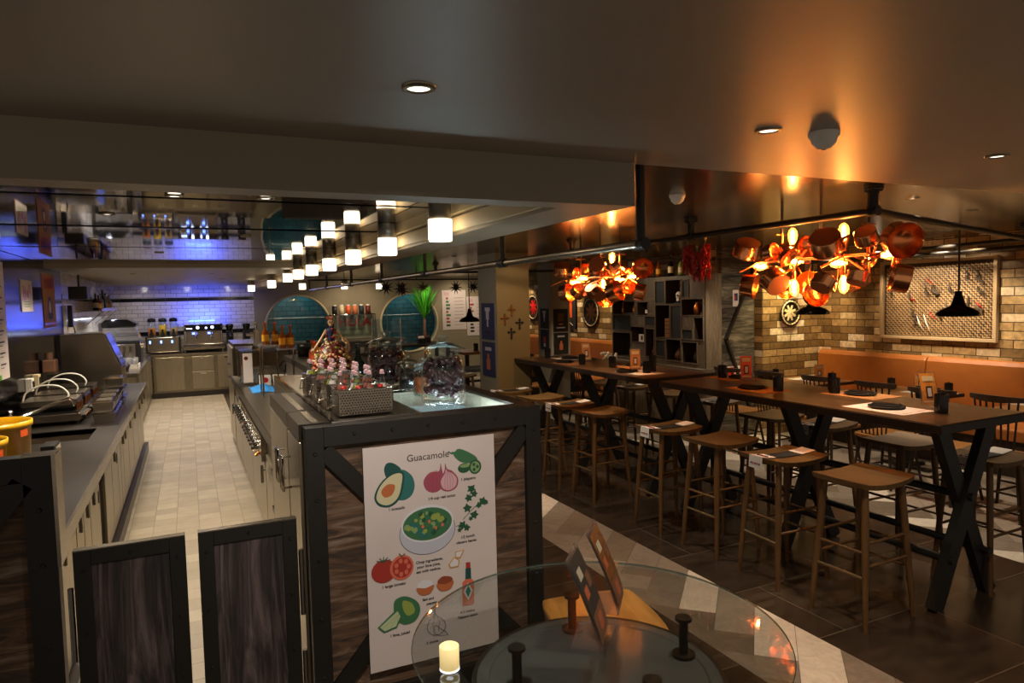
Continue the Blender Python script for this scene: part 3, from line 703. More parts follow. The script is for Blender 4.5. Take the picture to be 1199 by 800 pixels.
t = thing('espresso_machine', 'wide chrome espresso machine with lit display and cups on top', 'coffee machine', (.25, 15.0, .85))
b = MB(); b.prism([(-.36, .05), (.36, .05), (.37, .12), (.33, .5), (-.33, .5), (-.37, .12)], -.15, .28, 'steel', 'xz'); obj('body', b, t, bev=.01)
b = MB(); b.box(-.35, .35, -.24, -.15, .42, .55, 'black_gloss'); hd = obj('head_panel', b, t, bev=.01)
b = MB(); b.disc((-.1, -.244, .49), .03, 'screen_white', (0, -1, 0), 6).disc((.16, -.244, .49), .03, 'screen_white', (0, -1, 0), 6).box(-.3, -.2, -.244, -.242, .465, .48, 'screen_white').disc((.05, -.244, .48), .02, 'screen_white', (0, -1, 0), 6); obj('button_lights', b, hd)
b = MB(); b.box(-.38, .38, -.26, .0, .06, .12, 'steel').box(-.38, .38, -.28, -.26, .1, .17, 'chrome'); obj('drip_tray', b, t, bev=.006)
for x in (-.14, .14):
    b = MB(); b.rod((x, -.2, .42), (x, -.2, .33), .035, 'chrome').box(x-.06, x+.02, -.23, -.2, .36, .39, 'screen_blue'); gp = obj('group_head', b, t)
    b = MB(); b.rod((x, -.22, .34), (x, -.34, .3), .014, 'black').rod((x, -.2, .33), (x, -.2, .27), .03, 'chrome'); obj('portafilter', b, gp)
for x in (-.34, .34):
    b = MB(); b.rod((x, -.1, 0), (x, -.1, .05), .02, 'chrome'); obj('foot', b, t)
    b = MB(); b.rod((x, -.26, .5), (x, -.3, .5), .025, 'chrome').path([(x*.95, -.24, .45), (x*.95, -.27, .3), (x*.9, -.25, .2)], .006, 'chrome'); obj('steam_wand', b, t)
cup = thing('coffee_cup', 'small white coffee cup stacked on top of the espresso machine', 'cup', (-.04, 14.9, 1.352), group='cups on the espresso machine')
b = MB(); b.lathe([(.018, 0), (.03, .02), (.034, .055), (.031, .055), (.02, .008), (0, .006)], 'white_plastic', n=12); obj('bowl', b, cup)
b = MB(); b.path([(.033, 0, .045), (.05, 0, .04), (.05, 0, .02), (.03, 0, .015)], .004, 'white_plastic', 6); obj('handle', b, cup)
for r_ in range(4):
    for c_ in range(7):
        if r_ or c_: dup(cup, (-.04+c_*.095, 14.9+r_*.09, 1.352), random.uniform(0, 6))
def grinder(x, label, w=.09):
    t = thing('coffee_grinder', label, 'grinder', (x, 15.0, .85), group='coffee grinders')
    b = MB(); b.box(-w, w, -.12, .12, 0, .1, 'black').box(-w*.7, w*.7, -.02, .12, .1, .4, 'black'); obj('body', b, t, bev=.01)
    b = MB(); b.lathe([(.04, .4), (.075, .48), (.075, .53), (0, .54)], 'black_gloss', n=16); obj('hopper', b, t)
    b = MB(); b.rod((0, -.05, .33), (0, -.1, .27), .03, 'chrome'); obj('spout', b, t)
    b = MB(); b.disc((0, -.125, .06), .025, 'chrome', (0, -1, 0), 12); obj('dial', b, t)
grinder(.74, 'tall black coffee grinder right of the espresso machine')
grinder(1.06, 'shorter black coffee grinder at the end of the tiled wall', .1)

# ================================================================== RIGHT RUN OF THE KITCHEN
t = thing('upright_fridge', 'tall polished steel refrigerator at the far end of the aisle', 'refrigerator', (.46, 8.7, 0))
b = MB(); b.box(0, .62, 0, 1.1, .08, 1.27, 'steel_soft'); obj('body', b, t)
b = MB(); b.box(-.002, .62, 0, 1.1, 1.27, 1.3, 'chrome'); obj('top', b, t)
for k in range(2):
    b = MB(); b.box(-.016, 0, .01+k*.55, .54+k*.55, .1, 1.25, 'steel_door'); q = obj('door', b, t, bev=.004)
    b = MB(); b.box(-.05, -.016, .42+k*.1, .46+k*.1, 1.02, 1.04, 'chrome').box(-.05, -.016, .42+k*.1, .46+k*.1, .86, .88, 'chrome'); obj('handle', b, q)
b = MB(); b.box(.03, .6, .05, 1.05, 0, .08, 'black'); obj('plinth', b, t)
G2 = 'units under the right-hand kitchen counter'
def right_unit(y0, y1, label, kind):
    w = y1-y0; t = thing('counter_unit', label, 'cabinet', (.46, y0, .1), group=G2)
    b = MB(); b.box(0, .36 if y0 > 5.05 else .05, 0, w, 0, .778, 'steel_soft'); obj('body', b, t)
    if kind == 'drawers':
        for z0, z1 in ((.03, .36), (.39, .6)):
            b = MB(); b.box(-.016, 0, .01, w-.01, z0, z1, 'steel_door'); q = obj('drawer', b, t, bev=.003)
            b = MB(); b.box(-.03, -.016, .02, w-.02, z1-.03, z1, 'dark_steel'); obj('handle', b, q)
    elif kind == 'door':
        b = MB(); b.box(-.016, 0, .01, w-.01, .03, .6, 'steel_door'); q = obj('door', b, t, bev=.003)
        b = MB(); b.rod((-.02, w*.8, .5), (-.05, w*.8, .5), .01, 'chrome').rod((-.05, w*.8, .54), (-.05, w*.8, .42), .01, 'chrome'); obj('handle', b, q)
    elif kind == 'knobs':
        b = MB(); b.box(-.016, 0, .01, w-.01, .03, .52, 'steel_door'); obj('door', b, t, bev=.003)
        b = MB(); b.box(-.04, 0, .0, w, .54, .72, 'steel'); q = obj('control_panel', b, t)
        for k in range(int(w/.16)):
            b = MB(); b.rod((-.04, .1+k*.16, .63), (-.085, .1+k*.16, .63), .03, 'chrome').rod((-.085, .1+k*.16, .63), (-.1, .1+k*.16, .63), .014, 'black'); obj('knob', b, q)
            b = MB(); b.rod((-.04, .16+k*.16, .58), (-.07, .16+k*.16, .56), .012, 'brass'); obj('tap', b, q)
    return t
right_unit(4.02, 4.62, 'steel drawer unit beside the tall cabinet doors', 'drawers')
right_unit(4.62, 5.08, 'steel unit with plain door, second along the right run', 'door')
right_unit(5.1, 6.3, 'cooking range with chrome knobs along its front, nearer one', 'knobs')
right_unit(6.3, 7.5, 'cooking range with chrome knobs along its front, farther one', 'knobs')
right_unit(7.5, 8.6, 'steel unit with plain door next to the refrigerator', 'door')
t = thing('prep_counter', 'low steel prep worktop behind the raised island', 'worktop', (.43, 4.02, .88))
b = MB(); b.box(0, .085, 0, 1.03, 0, .05, 'steel_soft').box(0, .40, 1.03, 3.1, 0, .05, 'steel_soft').box(0, .75, 3.1, 4.58, 0, .05, 'steel_soft'); obj('top', b, t)
b = MB(); b.box(-.012, 0, 0, 4.58, -.02, .052, 'dark_steel'); obj('front_edge', b, t)
b = MB(); b.box(.10, .16, 1.3, 1.42, .0505, .0515, 'label_y'); obj('sticker', b, t)
b = MB(); n = 14; vs = []
random.seed(5)
for i in range(n+1):
    for j in range(n+1):
        u, v = i/n-.5, j/n-.5; r_ = math.hypot(u, v)
        vs.append((u*.22+random.uniform(-.008, .008), v*.5+random.uniform(-.01, .01), max(0, .055*(1-r_*1.8))*(.6+random.random()*.7)+.002))
b.add(vs, [(i*(n+1)+j, (i+1)*(n+1)+j, (i+1)*(n+1)+j+1, i*(n+1)+j+1) for i in range(n) for j in range(n)], 'blue_cloth', True)
o = obj('cleaning_cloth', b, None, (.62, 7.05, .931)); tag(o, 'crumpled blue cleaning cloth on the prep counter', 'cloth'); s_ = o.modifiers.new('cloth_thickness', 'SOLIDIFY'); s_.thickness = .003
# sneeze-guard stand with food pans
t = thing('serving_stand', 'steel serving stand with clear glass top and white logo plate', 'stand', (.46, 7.5, .93))
b = MB(); b.box(0, .72, -.01, .01, .335, .35, 'chrome').box(0, .02, -.01, .01, 0, .34, 'chrome').box(.7, .72, -.01, .01, 0, .34, 'chrome').box(0, .72, .38, .4, .335, .35, 'chrome').box(0, .72, .38, .4, .0, .02, 'chrome'); obj('frame', b, t)
b = MB(); b.box(0, .72, 0, .39, .35, .358, 'glass'); obj('glass_shelf', b, t)
b = MB(); b.box(.02, .11, -.016, -.01, .03, .33, 'poster'); q = obj('logo_plate', b, t)
b = MB(); b.disc((.05, -.0165, .28), .02, 'dark_red', (0, -1, 0), 16); obj('round_logo', b, q)
b = MB(); b.box(.13, .68, .05, .36, .0, .16, 'steel'); obj('pan_well', b, t)
for k, (m_, s) in enumerate((('red', 'red salsa'), ('dark_red', 'dark sauce'), ('white_plastic', 'white cream'))):
    q = thing('sauce_pan_insert', 'small square steel insert with '+s+' in the serving stand', 'food pan', (.68+k*.13, 7.42, .93), group='sauce inserts')
    b = MB(); b.box(-.055, .055, -.05, .05, .0, .1, 'white_plastic'); obj('insert', b, q, bev=.006)
    b = MB(); b.disc((0, -.051, .055), .028, m_, (0, -1, 0), 12); obj('sauce', b, q)
t = thing('black_tongs', 'black plastic tongs lying in the serving stand', 'tongs', (.80, 7.44, 1.1))
b = MB(); b.path([(.16, .1, .09), (.1, .05, .08), (.04, .0, .03), (.0, -.02, -.02)], .014, 'black'); obj('upper_arm', b, t)
b = MB(); b.path([(.16, .1, .07), (.08, .0, .0), (.07, -.03, -.05)], .014, 'black'); obj('lower_arm', b, t)
t = thing('black_cooker', 'black lidded pot on the bar counter behind the doll', 'pot', (1.03, 6.8, 1.25))
b = MB(); b.lathe([(0, 0), (.10, 0), (.11, .09), (.11, .12), (0, .13)], 'black', n=24); obj('pot', b, t)
b = MB(); b.rod((0, 0, .125), (0, 0, .16), .02, 'black'); obj('lid_knob', b, t)
# white metal ladle jug (tap column) left of the window
t = thing('beer_tap', 'white beer tap column on the counter under the round window', 'beer tap', (.66, 8.0, 1.28))
b = MB(); b.rod((0, 0, -.0), (0, 0, .03), .05, 'steel').rod((0, 0, .0), (0, 0, .2), .028, 'white_plastic'); obj('column', b, t)
b = MB(); b.rod((0, 0, .15), (-.1, 0, .15), .016, 'white_plastic'); obj('spout', b, t)
b = MB(); b.rod((0, 0, .2), (0, 0, .25), .014, 'chrome').ball((0, 0, .27), .02, 'white_plastic'); obj('tap_handle', b, t)
t = thing('tap_shelf', 'steel bridge shelf above the rear of the prep counter', 'shelf', (.47, 7.92, .93))
b = MB(); b.box(0, .7, 0, .6, .33, .35, 'steel'); obj('board', b, t)
for x in (.01, .67):
    b = MB(); b.box(x, x+.02, .02, .04, 0, .33, 'steel').box(x, x+.02, .56, .58, 0, .33, 'steel'); obj('leg', b, t)
for q in (('p_teal', '#2a6b66'), ('p_tealdark', '#174a44'), ('p_flesh', '#c9c29a'), ('p_pit', '#b5663a'), ('p_pink', '#9c4a5c'), ('p_pinklight', '#cda5ab'), ('p_green', '#3a6e48'), ('p_greenlight', '#7f9d62'),
          ('p_leaf', '#1f5238'), ('p_red', '#a03226'), ('p_redlight', '#cf6a50'), ('p_bowl', '#b9bcc6'), ('p_bowlin', '#d5d5d8'), ('p_cheese', '#c79a4a'), ('p_brown', '#8a4428'), ('p_ink', '#2a2626'), ('p_lime', '#8fa04a'), ('p_slice', '#b5c39a')):
    M[q[0]] = plain(q[0], q[1], .6)
# ================================================================== ISLAND
IY = 2.84
t = thing('island_counter', 'raised island counter with black steel frame and rusty wood panels', 'counter', (.4, IY, 0))
IW, ID, IH = 1.07, 2.2, 1.25
b = MB(); b.box(.06, IW-.06, .02, .05, .05, IH-.06, 'wood_rust'); obj('front_panel', b, t)
b = MB(); b.box(IW-.05, IW-.02, .06, ID, .05, IH-.06, 'wood_rust'); obj('side_panel', b, t)
f = .075
b = MB()
b.box(0, f, -.01, .05, 0, IH, 'black_metal').box(IW-f, IW, -.01, .05, 0, IH, 'black_metal')
b.box(f, IW-f, -.01, .05, IH-.085, IH, 'black_metal').box(f, IW-f, -.01, .05, 0, .09, 'black_metal')
b.box(IW-.05, IW, .05, ID, IH-.085, IH, 'black_metal').box(IW-.05, IW, ID-f, ID, 0, IH-.085, 'black_metal').box(IW-.05, IW, .05, ID, 0, .09, 'black_metal')
obj('frame', b, t, bev=.002)
b = MB(); b.beam((f, .01, IH-.1), (IW-f, .01, .1), .07, .03, 'black_metal', (0, 1, 0)); obj('diagonal_brace', b, t)
b = MB(); b.beam((IW-f, .013, IH-.1), (f, .013, .1), .07, .03, 'black_metal', (0, 1, 0)); obj('diagonal_brace', b, t)
for z in (.2, .45, .7, .95, 1.14):
    for x in (f/2, IW-f/2): rivet(t, x, -.010, z)
for x in (.2, .36, .52, .68, .84): rivet(t, x, -.010, IH-.04)
b = MB(); b.box(.12, IW-.0, .05, .11, IH-.03, IH+.001, 'wood_dark').box(IW-.08, IW, .11, ID, IH-.03, IH+.001, 'wood_dark').box(.12, .53, .11, ID, IH-.03, IH, 'steel').box(.53, IW-.08, .92, ID, IH-.03, IH, 'wood_dark')
obj('top', b, t)
b = MB(); b.box(.12, .135, .06, ID, IH, IH+.006, 'chrome').box(.12, .5, .052, .07, IH, IH+.006, 'chrome'); obj('metal_trim', b, t)
b = MB(); b.box(.12, .14, .06, ID, .1, IH-.03, 'steel_soft').box(.12, IW-.05, ID-.02, ID, .0, IH-.03, 'steel_soft'); obj('inner_side', b, t)
# light table sunk in the top
x0, x1, y0, y1 = .53, IW-.08, .11, .92
t2 = obj('light_panel_rim', MB().box(x0-.006, x1+.006, y0-.006, y0, -.1, .001, 'steel').box(x0-.006, x1+.006, y1, y1+.006, -.1, .001, 'steel'), t, (0, 0, IH), label='square glowing white-blue glass light panel')
b = MB(); b.box(x0, x1, y0, y1, -.10, -.098, 'panel_glow'); obj('glowing_panel', b, t2)
for yy in (y0+.03, y0+.12, y0+.22, y0+.32):  # unseen tubes added under the near rim to brighten the ceiling
    b = MB(); b.rod((x0+.03, yy, -.085), (x1-.03, yy, -.085), .005, 'fill_tube', n=8); obj('added_fill_tube', b, t2)
b = MB(); b.box(x0, x0+.004, y0, y1, -.1, -.012, 'column_grey').box(x1-.004, x1, y0, y1, -.1, -.012, 'column_grey').box(x0, x1, y0, y0+.004, -.1, -.012, 'column_grey').box(x0, x1, y1-.004, y1, -.1, -.012, 'column_grey'); obj('well', b, t2)
b = MB(); b.box(x0, x1, y0, y1, -.008, 0, 'table_glass'); obj('glass_cover', b, t2)
# tall cabinets on the aisle side
def tall_cab(y0, y1, label, hy):
    w = y1-y0; t = thing('tall_cabinet', label, 'cabinet', (.4, y0, 0), group='tall steel cabinets at the island end')
    b = MB(); b.box(.0, .115, 0, w, .08, 1.19, 'steel_soft'); obj('body', b, t)
    b = MB(); b.box(-.014, .115, 0, w, 1.19, 1.255, 'dark_steel').box(.04, .07, .03, w-.03, 1.255, 1.258, 'steel'); obj('top', b, t)
    b = MB(); b.box(-.016, 0, .006, w-.006, .1, 1.18, 'steel_door'); q = obj('door', b, t, bev=.003)
    b = MB(); b.path([(-.016, hy, 1.07), (-.055, hy, 1.07), (-.055, hy, .93), (-.016, hy, .93)], .006, 'chrome', 8)
    b.path([(-.055, hy-.04, 1.075), (-.055, hy+.04, 1.075), (-.055, hy+.04, .925), (-.055, hy-.04, .925)], .006, 'chrome', 8, closed=True); obj('handle', b, q)
tall_cab(2.9, 3.26, 'narrow polished cabinet at the island corner, nearest the gate', .28)
tall_cab(3.27, 4.0, 'wider polished cabinet behind the corner one', .09)
# rear part of the island carrying the doll
t = thing('bar_counter', 'dark raised bar counter continuing behind the island', 'counter', (.85, 5.06, 0))
b = MB(); b.box(0, .61, 0, 2.0, 0, 1.2, 'steel_soft'); obj('body', b, t)
b = MB(); b.box(-.015, .62, 0, 2.02, 1.2, 1.25, 'wood_dark'); obj('top', b, t)

# perforated steel caddies with mini bottles
def caddy(loc, label):
    t = thing('steel_caddy', label, 'caddy', loc, group='perforated steel bottle caddies')
    w, d, h = .245, .15, .115
    b = MB(); b.box(0, w, 0, d, 0, .004, 'steel').box(0, .004, 0, d, 0, h, 'steel').box(w-.004, w, 0, d, 0, h, 'steel').box(0, w, d-.004, d, 0, h, 'steel').box(0, w, 0, .004, 0, h, 'steel'); obj('box', b, t)
    b = MB()
    for r_ in range(9):
        for c_ in range(19):
            x = .012+c_*.0125+(.006 if r_ % 2 else 0); z = .012+r_*.0112
            if x > w-.01: continue
            b.add([(x-.0042, -.0006, z), (x, -.0006, z-.0042), (x+.0042, -.0006, z), (x, -.0006, z+.0042)], [(0, 1, 2, 3)], 'black')
    obj('perforations', b, t)
    b = MB(); b.path([(0, .04, h-.02), (-.018, .04, h-.025), (-.03, .045, h*.35), (-.026, .07, h*.3), (-.004, .075, h*.35)], .0035, 'chrome', 6); obj('handle', b, t)
    b = MB(); b.path([(.0, 0, h), (w, 0, h), (w, d, h), (0, d, h)], .0035, 'chrome', 6, closed=True); obj('rim', b, t)
    return t
cad = [((.57, 3.0, IH+.006), 'perforated steel caddy of mini bottles, nearest on the island'), ((.565, 3.24, IH+.006), 'perforated steel caddy, second on the island'),
       ((.56, 3.48, IH+.006), 'perforated steel caddy, third on the island'), ((.555, 3.78, IH+.006), 'perforated steel caddy, farthest on the island with oil bottles')]
c0 = caddy(*cad[0])
for l_, s in cad[1:]: dup(c0, l_, label=s)
def minib(loc, label, liquid='oil'):
    t = thing('mini_bottle', label, 'bottle', loc, group='mini swing-top bottles in the caddies')
    b = MB(); b.lathe([(0, 0), (.02, 0), (.024, .01), (.024, .085), (.011, .12), (.011, .155)], 'jar_glass', n=12); obj('bottle_body', b, t)
    b = MB(); b.lathe([(0, .003), (.019, .003), (.021, .012), (.021, .075), (.012, .105), (0, .105)], liquid, n=12); obj('contents', b, t)
    b = MB(); b.ball((0, 0, .161), (.0095, .0095, .0065), 'p_pinklight').rod((0, 0, .148), (0, 0, .156), .011, 'p_pinklight', n=10); obj('swing_cap', b, t)
    return t
M['oil'] = plain('olive_oil', '#8c8a1e', .15); M['herbs'] = plain('chilli_flakes', '#9a4a3a', .6, noise=.6, nscale=200); M['salt'] = plain('pale_salt', '#d8c8c2', .7, noise=.2, nscale=200)
protos = {}
bn = 0; place = []
random.seed(11)
for ci, (l_, s) in enumerate(cad):
    for r_ in range(2):
        for c_ in range(4):
            if ci == 0 and (c_, r_) in ((0, 0), (3, 1)): continue
            place.append((l_[0]+.035+c_*.058, l_[1]+.045+r_*.06, l_[2]+.0045+.02, ci, r_, c_))
cn_ = ['nearest', 'second', 'third', 'farthest']; rn_ = ['front row', 'back row']; on_ = ['far left', 'centre left', 'centre right', 'far right']
for (x, y, z, ci, r_, c_) in place:
    liq = ('herbs', 'salt', 'herbs', 'oil')[(ci+r_*2+c_*3) % 4] if ci < 3 else ('oil', 'salt')[(r_+c_) % 2]
    lb = 'mini bottle of %s in the %s caddy, %s, %s' % ({'oil': 'oil', 'herbs': 'red flakes', 'salt': 'pale salt'}[liq], cn_[ci], rn_[r_], on_[c_])
    if liq not in protos: protos[liq] = minib((x, y, z), lb, liq)
    else: dup(protos[liq], (x, y, z), label=lb)
for k, (x, y) in enumerate(((.60, 3.04), (.66, 3.02), (.76, 3.03), (.70, 3.30), (.64, 3.55), (.77, 3.28))):
    b = MB(); b.ball((0, 0, 0), .014, 'red', 12, 8); o = obj('red_stopper', b, None, (x+.005, y+.0, IH+.122)); tag(o, 'small round red stopper lying between the caddy bottles', 'stopper', 'red stoppers in the caddies')
# big lidded jars on the light table
def big_jar(loc, r, h, label, fill, group='lidded glass jars on the light table', seed=1, name='glass_jar'):
    t = thing(name, label, 'jar', loc, group=group)
    nr = r*.74; sh = h*.52
    b = MB(); b.lathe([(0, .004), (r*.93, 0), (r, .012), (r, sh), (r*.97, sh+.02), (nr, sh+.045), (nr, h*.74), (nr*1.08, h*.76), (nr*1.08, h*.775)], 'jar_glass', n=32)
    obj('jar_body', b, t)
    b = MB(); b.lathe([(nr*1.38, h*.765), (nr*1.42, h*.775), (nr*1.36, h*.79), (nr*.9, h*.84), (nr*.45, h*.875), (nr*.2, h*.895), (nr*.2, h*.91), (nr*.42, h*.94), (nr*.4, h*.96), (nr*.12, h*.985), (0, h)], 'jar_glass', n=24); obj('lid', b, t)
    rnd = random.Random(seed); b = MB()
    if fill == 'chillies':
        for k in range(120):
            a = rnd.uniform(0, 2*PI); q = r*.80*math.sqrt(rnd.random()); z = rnd.uniform(.035, sh*1.2); th = rnd.uniform(0, 2*PI); L = r*.55
            p0 = Vector((q*math.cos(a), q*math.sin(a), z)); d = Vector((math.cos(th), math.sin(th), rnd.uniform(-.9, .9))).normalized()*L
            pts = [p0-d*.5, p0-d*.15+Vector((0, 0, .008)), p0+d*.2, p0+d*.5-Vector((0, 0, .008))]
            pts = [Vector((p.x*min(1, r*.86/max(1e-4, math.hypot(p.x, p.y))), p.y*min(1, r*.86/max(1e-4, math.hypot(p.x, p.y))), max(.028, p.z))) for p in pts]
            b.path(pts, .014, 'dark_chilli', 6, taper=[.5, 1, .9, .2])
    else:
        for k in range(150):
            a = rnd.uniform(0, 2*PI); q = r*.82*math.sqrt(rnd.random()); z = rnd.uniform(.022, sh*.95)
            b.ball((q*math.cos(a), q*math.sin(a), z), (rnd.uniform(.006, .013), rnd.uniform(.006, .013), .006), fill, 6, 4)
        b.lathe([(0, .015), (r*.85, .015), (r*.85, sh*.9), (0, sh*.93)], fill, n=16)
    obj('contents', b, t)
    return t
M['dark_chilli'] = plain('dark_dried_chilli', '#3a2024', .22, noise=.4, nscale=60)
M['black_beans'] = plain('black_dried_beans', '#14110f', .3); M['brown_seeds'] = plain('brown_spice', '#7a3c18', .5, noise=.4, nscale=80)
big_jar((1.115, 3.17, IH+.002), .108, .335, 'largest clear jar of dark dried chillies, closest on the light table', 'chillies', seed=4)
big_jar((1.05, 3.98, IH+.002), .11, .335, 'tall clear jar of dried chillies standing behind the small jars', 'chillies', seed=9)
big_jar((1.105, 3.72, IH+.002), .062, .2, 'small clear jar of black beans, leftmost of the small jars', 'black_beans', seed=2)
big_jar((1.115, 3.48, IH+.002), .058, .2, 'small clear jar of brown spice, middle of the small jars', 'brown_seeds', seed=3)
big_jar((1.245, 3.53, IH+.002), .062, .2, 'small clear jar of dark peppers, right of the brown spice', 'black_beans', seed=5)
t = bottle((.885, 4.0, IH+.002), 'dark green glass bottle with gold dots behind the caddies', 'dark_glass', .26, .04, lab=None, group=None, name='dark_bottle')
# beer bottles on glass shelves
t = thing('glass_shelf', 'small two-level glass shelf holding four beer bottles', 'shelf', (.55, 6.25, 1.05))
b = MB(); b.box(0, .19, .1, .36, .33, .345, 'ice_glass'); obj('upper_glass', b, t)
b = MB(); b.box(.14, .28, -.06, .14, .305, .32, 'ice_glass'); obj('lower_glass', b, t)
for (x, y, z) in ((.02, .12, .33), (.17, .34, .33), (.26, -.04, .305), (.02, .34, .33)):
    b = MB(); b.rod((x, y, -.12), (x, y, z), .008, 'chrome'); obj('post', b, t)
for k, (x, y, z, s) in enumerate(((.615, 6.5, 1.395, 'far left'), (.695, 6.5, 1.395, 'second from left'), (.735, 6.28, 1.37, 'third from left'), (.80, 6.28, 1.37, 'far right'))):
    bottle((x, y, z), 'amber beer bottle with yellow label on the glass shelf, '+s, 'amber', .2, .031, 'red', 'label_y', 'beer bottles on the glass shelf', 'beer_bottle', .42)
for k, (x, y, s) in enumerate(((.88, 5.36, 'left'), (.9, 5.62, 'middle'), (.92, 5.86, 'right'))):
    bottle((x, y, 1.25), 'dark orange beer bottle standing left of the doll, '+s, 'amber', .2, .03, 'red', 'orange', 'beer bottles beside the doll', 'beer_bottle', .42)
# day-of-the-dead doll
t = thing('skeleton_doll', 'tall skeleton lady doll in a flowery beaded gown on the bar', 'doll', (.94, 5.12, IH+.008))
rnd = random.Random(8)
b = MB(); b.lathe([(.0, .0), (.125, 0), (.13, .06), (.115, .12), (.075, .18), (.035, .22), (.0, .23)], 'dark_red', n=24)
fm = ['red', 'orange', 'cream', 'black_metal', 'skin', 'dark_red', 'brass', 'cream', 'skin', 'olive']
for k in range(420):
    z = rnd.uniform(.005, .215); q = .132 if z < .1 else .132-(z-.1)*.85; a = rnd.uniform(0, 2*PI)
    s = rnd.uniform(.006, .014); b.ball((q*math.cos(a), q*math.sin(a), z), (s, s, s), rnd.choice(fm), 6, 4)
obj('gown', b, t)
b = MB(); b.lathe([(.0, .2), (.034, .205), (.022, .245), (.036, .285), (.04, .3), (.014, .315), (.011, .33), (.0, .33)], 'navy', n=14, smooth=True)
for k in range(26):
    a = rnd.uniform(0, 2*PI); z = rnd.uniform(.24, .31); b.ball((.034*math.cos(a), .03*math.sin(a), z), .009, rnd.choice(('orange', 'cream', 'red', 'brass')), 6, 4)
obj('bodice', b, t)
b = MB(); b.ball((0, 0, .355), (.022, .023, .028), 'skin').ball((.0, -.01, .335), (.014, .015, .012), 'skin').rod((0, 0, .31), (0, 0, .34), .008, 'skin')
for sx in (-1, 1): b.ball((sx*.008, -.02, .358), .0055, 'black', 8, 6)
b.ball((0, -.0215, .347), .003, 'black', 6, 4).box(-.009, .009, -.0245, -.022, .333, .336, 'black'); obj('head', b, t)
b = MB(); b.ball((0, .01, .362), (.026, .022, .026), 'hair').ball((-.02, .01, .335), (.012, .014, .03), 'hair').ball((.018, .012, .335), (.01, .012, .026), 'hair'); obj('hair', b, t)
b = MB()
for k in range(9): b.ball((-.022+k*.0055, -.004+.01*math.sin(k), .385+.006*math.sin(k*1.3)), .009, ('orange', 'red', 'cream')[k % 3], 8, 6)
obj('flower_crown', b, t)
b = MB(); b.path([(-.035, 0, .3), (-.06, -.01, .26), (-.085, -.02, .225), (-.115, -.03, .185), (-.13, -.035, .165)], .007, 'skin', 8, taper=[1.3, 1, 1, .8, .6]).ball((-.135, -.037, .16), (.009, .006, .009), 'skin', 8, 6); obj('left_arm', b, t)
b = MB(); b.path([(.035, 0, .3), (.065, -.01, .26), (.08, -.03, .22), (.095, -.05, .2)], .007, 'skin', 8, taper=[1.3, 1, 1, .8]).ball((.1, -.055, .2), (.009, .006, .009), 'skin', 8, 6); obj('right_arm', b, t)
b = MB(); b.path([(.1*math.cos(a*.3)+.03, .02, .16+.09*math.sin(a*.3)) for a in range(-1, 9)], .012, 'cream', 6); obj('feather_boa', b, t)
for k in range(3):
    pass

# ================================================================== GUACAMOLE POSTER
t = thing('recipe_poster', 'large white guacamole recipe poster on the island front', 'poster', (.63, IY-.012, .17))
PW, PH = .598, .972
b = MB(); b.box(0, PW, 0, .006, 0, PH, 'poster'); obj('sheet', b, t)
b = MB(); LV = [0]
def shp(pts, m, raw=False):
    LV[0] += 1; y = -.0002-LV[0]*.00003
    P_ = pts if raw else blob(pts, 6)
    b.add([(p[0], y, p[1]) for p in P_], [tuple(range(len(P_)))], m)
def ell(cx, cz, rx, rz, m, a=0, n=20):
    shp([(cx+rx*math.cos(2*PI*i/n)*math.cos(a)-rz*math.sin(2*PI*i/n)*math.sin(a), cz+rx*math.cos(2*PI*i/n)*math.sin(a)+rz*math.sin(2*PI*i/n)*math.cos(a)) for i in range(n)], m, True)
def stroke(pts, w, m='p_ink'):
    LV[0] += 1; y = -.0002-LV[0]*.00003
    for i in range(len(pts)-1):
        a_ = Vector((pts[i][0], 0, pts[i][1])); c_ = Vector((pts[i+1][0], 0, pts[i+1][1])); d = (c_-a_)
        if d.length < 1e-6: continue
        nn = Vector((-d.z, 0, d.x)).normalized()*w/2; e = d.normalized()*w*.3
        b.add([(a_-nn-e+Vector((0, y, 0))), (c_-nn+e+Vector((0, y, 0))), (c_+nn+e+Vector((0, y, 0))), (a_+nn-e+Vector((0, y, 0)))], [(0, 1, 2, 3)], m)
rp = random.Random(2)
# avocado
shp([(.099, .896), (.088, .866), (.106, .826), (.158, .845), (.160, .868), (.128, .895)], 'p_tealdark')
shp([(.165, .862), (.205, .835), (.22, .79), (.205, .745), (.165, .728), (.13, .75), (.14, .83)], 'p_teal')
shp([(.17, .852), (.117, .85), (.066, .81), (.042, .757), (.062, .718), (.11, .708), (.152, .738), (.172, .8)], 'p_tealdark')
shp([(.163, .845), (.118, .843), (.072, .806), (.051, .757), (.068, .727), (.106, .718), (.144, .744), (.162, .8)], 'p_flesh')
shp([(.132, .798), (.1, .806), (.073, .78), (.087, .752), (.12, .76)], 'p_pit')
# onion
shp([(.34, .868), (.332, .835), (.29, .833), (.26, .80), (.27, .76), (.303, .742), (.34, .755), (.352, .80), (.346, .84)], 'p_pink')
shp([(.362, .866), (.356, .83), (.332, .79), (.34, .752), (.376, .737), (.412, .752), (.42, .79), (.395, .826), (.37, .84)], 'p_pink')
shp([(.363, .84), (.36, .822), (.34, .79), (.347, .757), (.376, .744), (.406, .757), (.413, .79), (.392, .818), (.372, .828)], 'p_pinklight')
for dx in (-.02, -.007, .007, .02): stroke([(.376+dx*.2, .835), (.376+dx, .79), (.376+dx*.8, .75)], .0015, 'p_pink')
for dx in (-.02, .0, .018): stroke([(.318+dx*.2, .84), (.3+dx, .79), (.303+dx*.8, .752)], .0015, 'p_red')
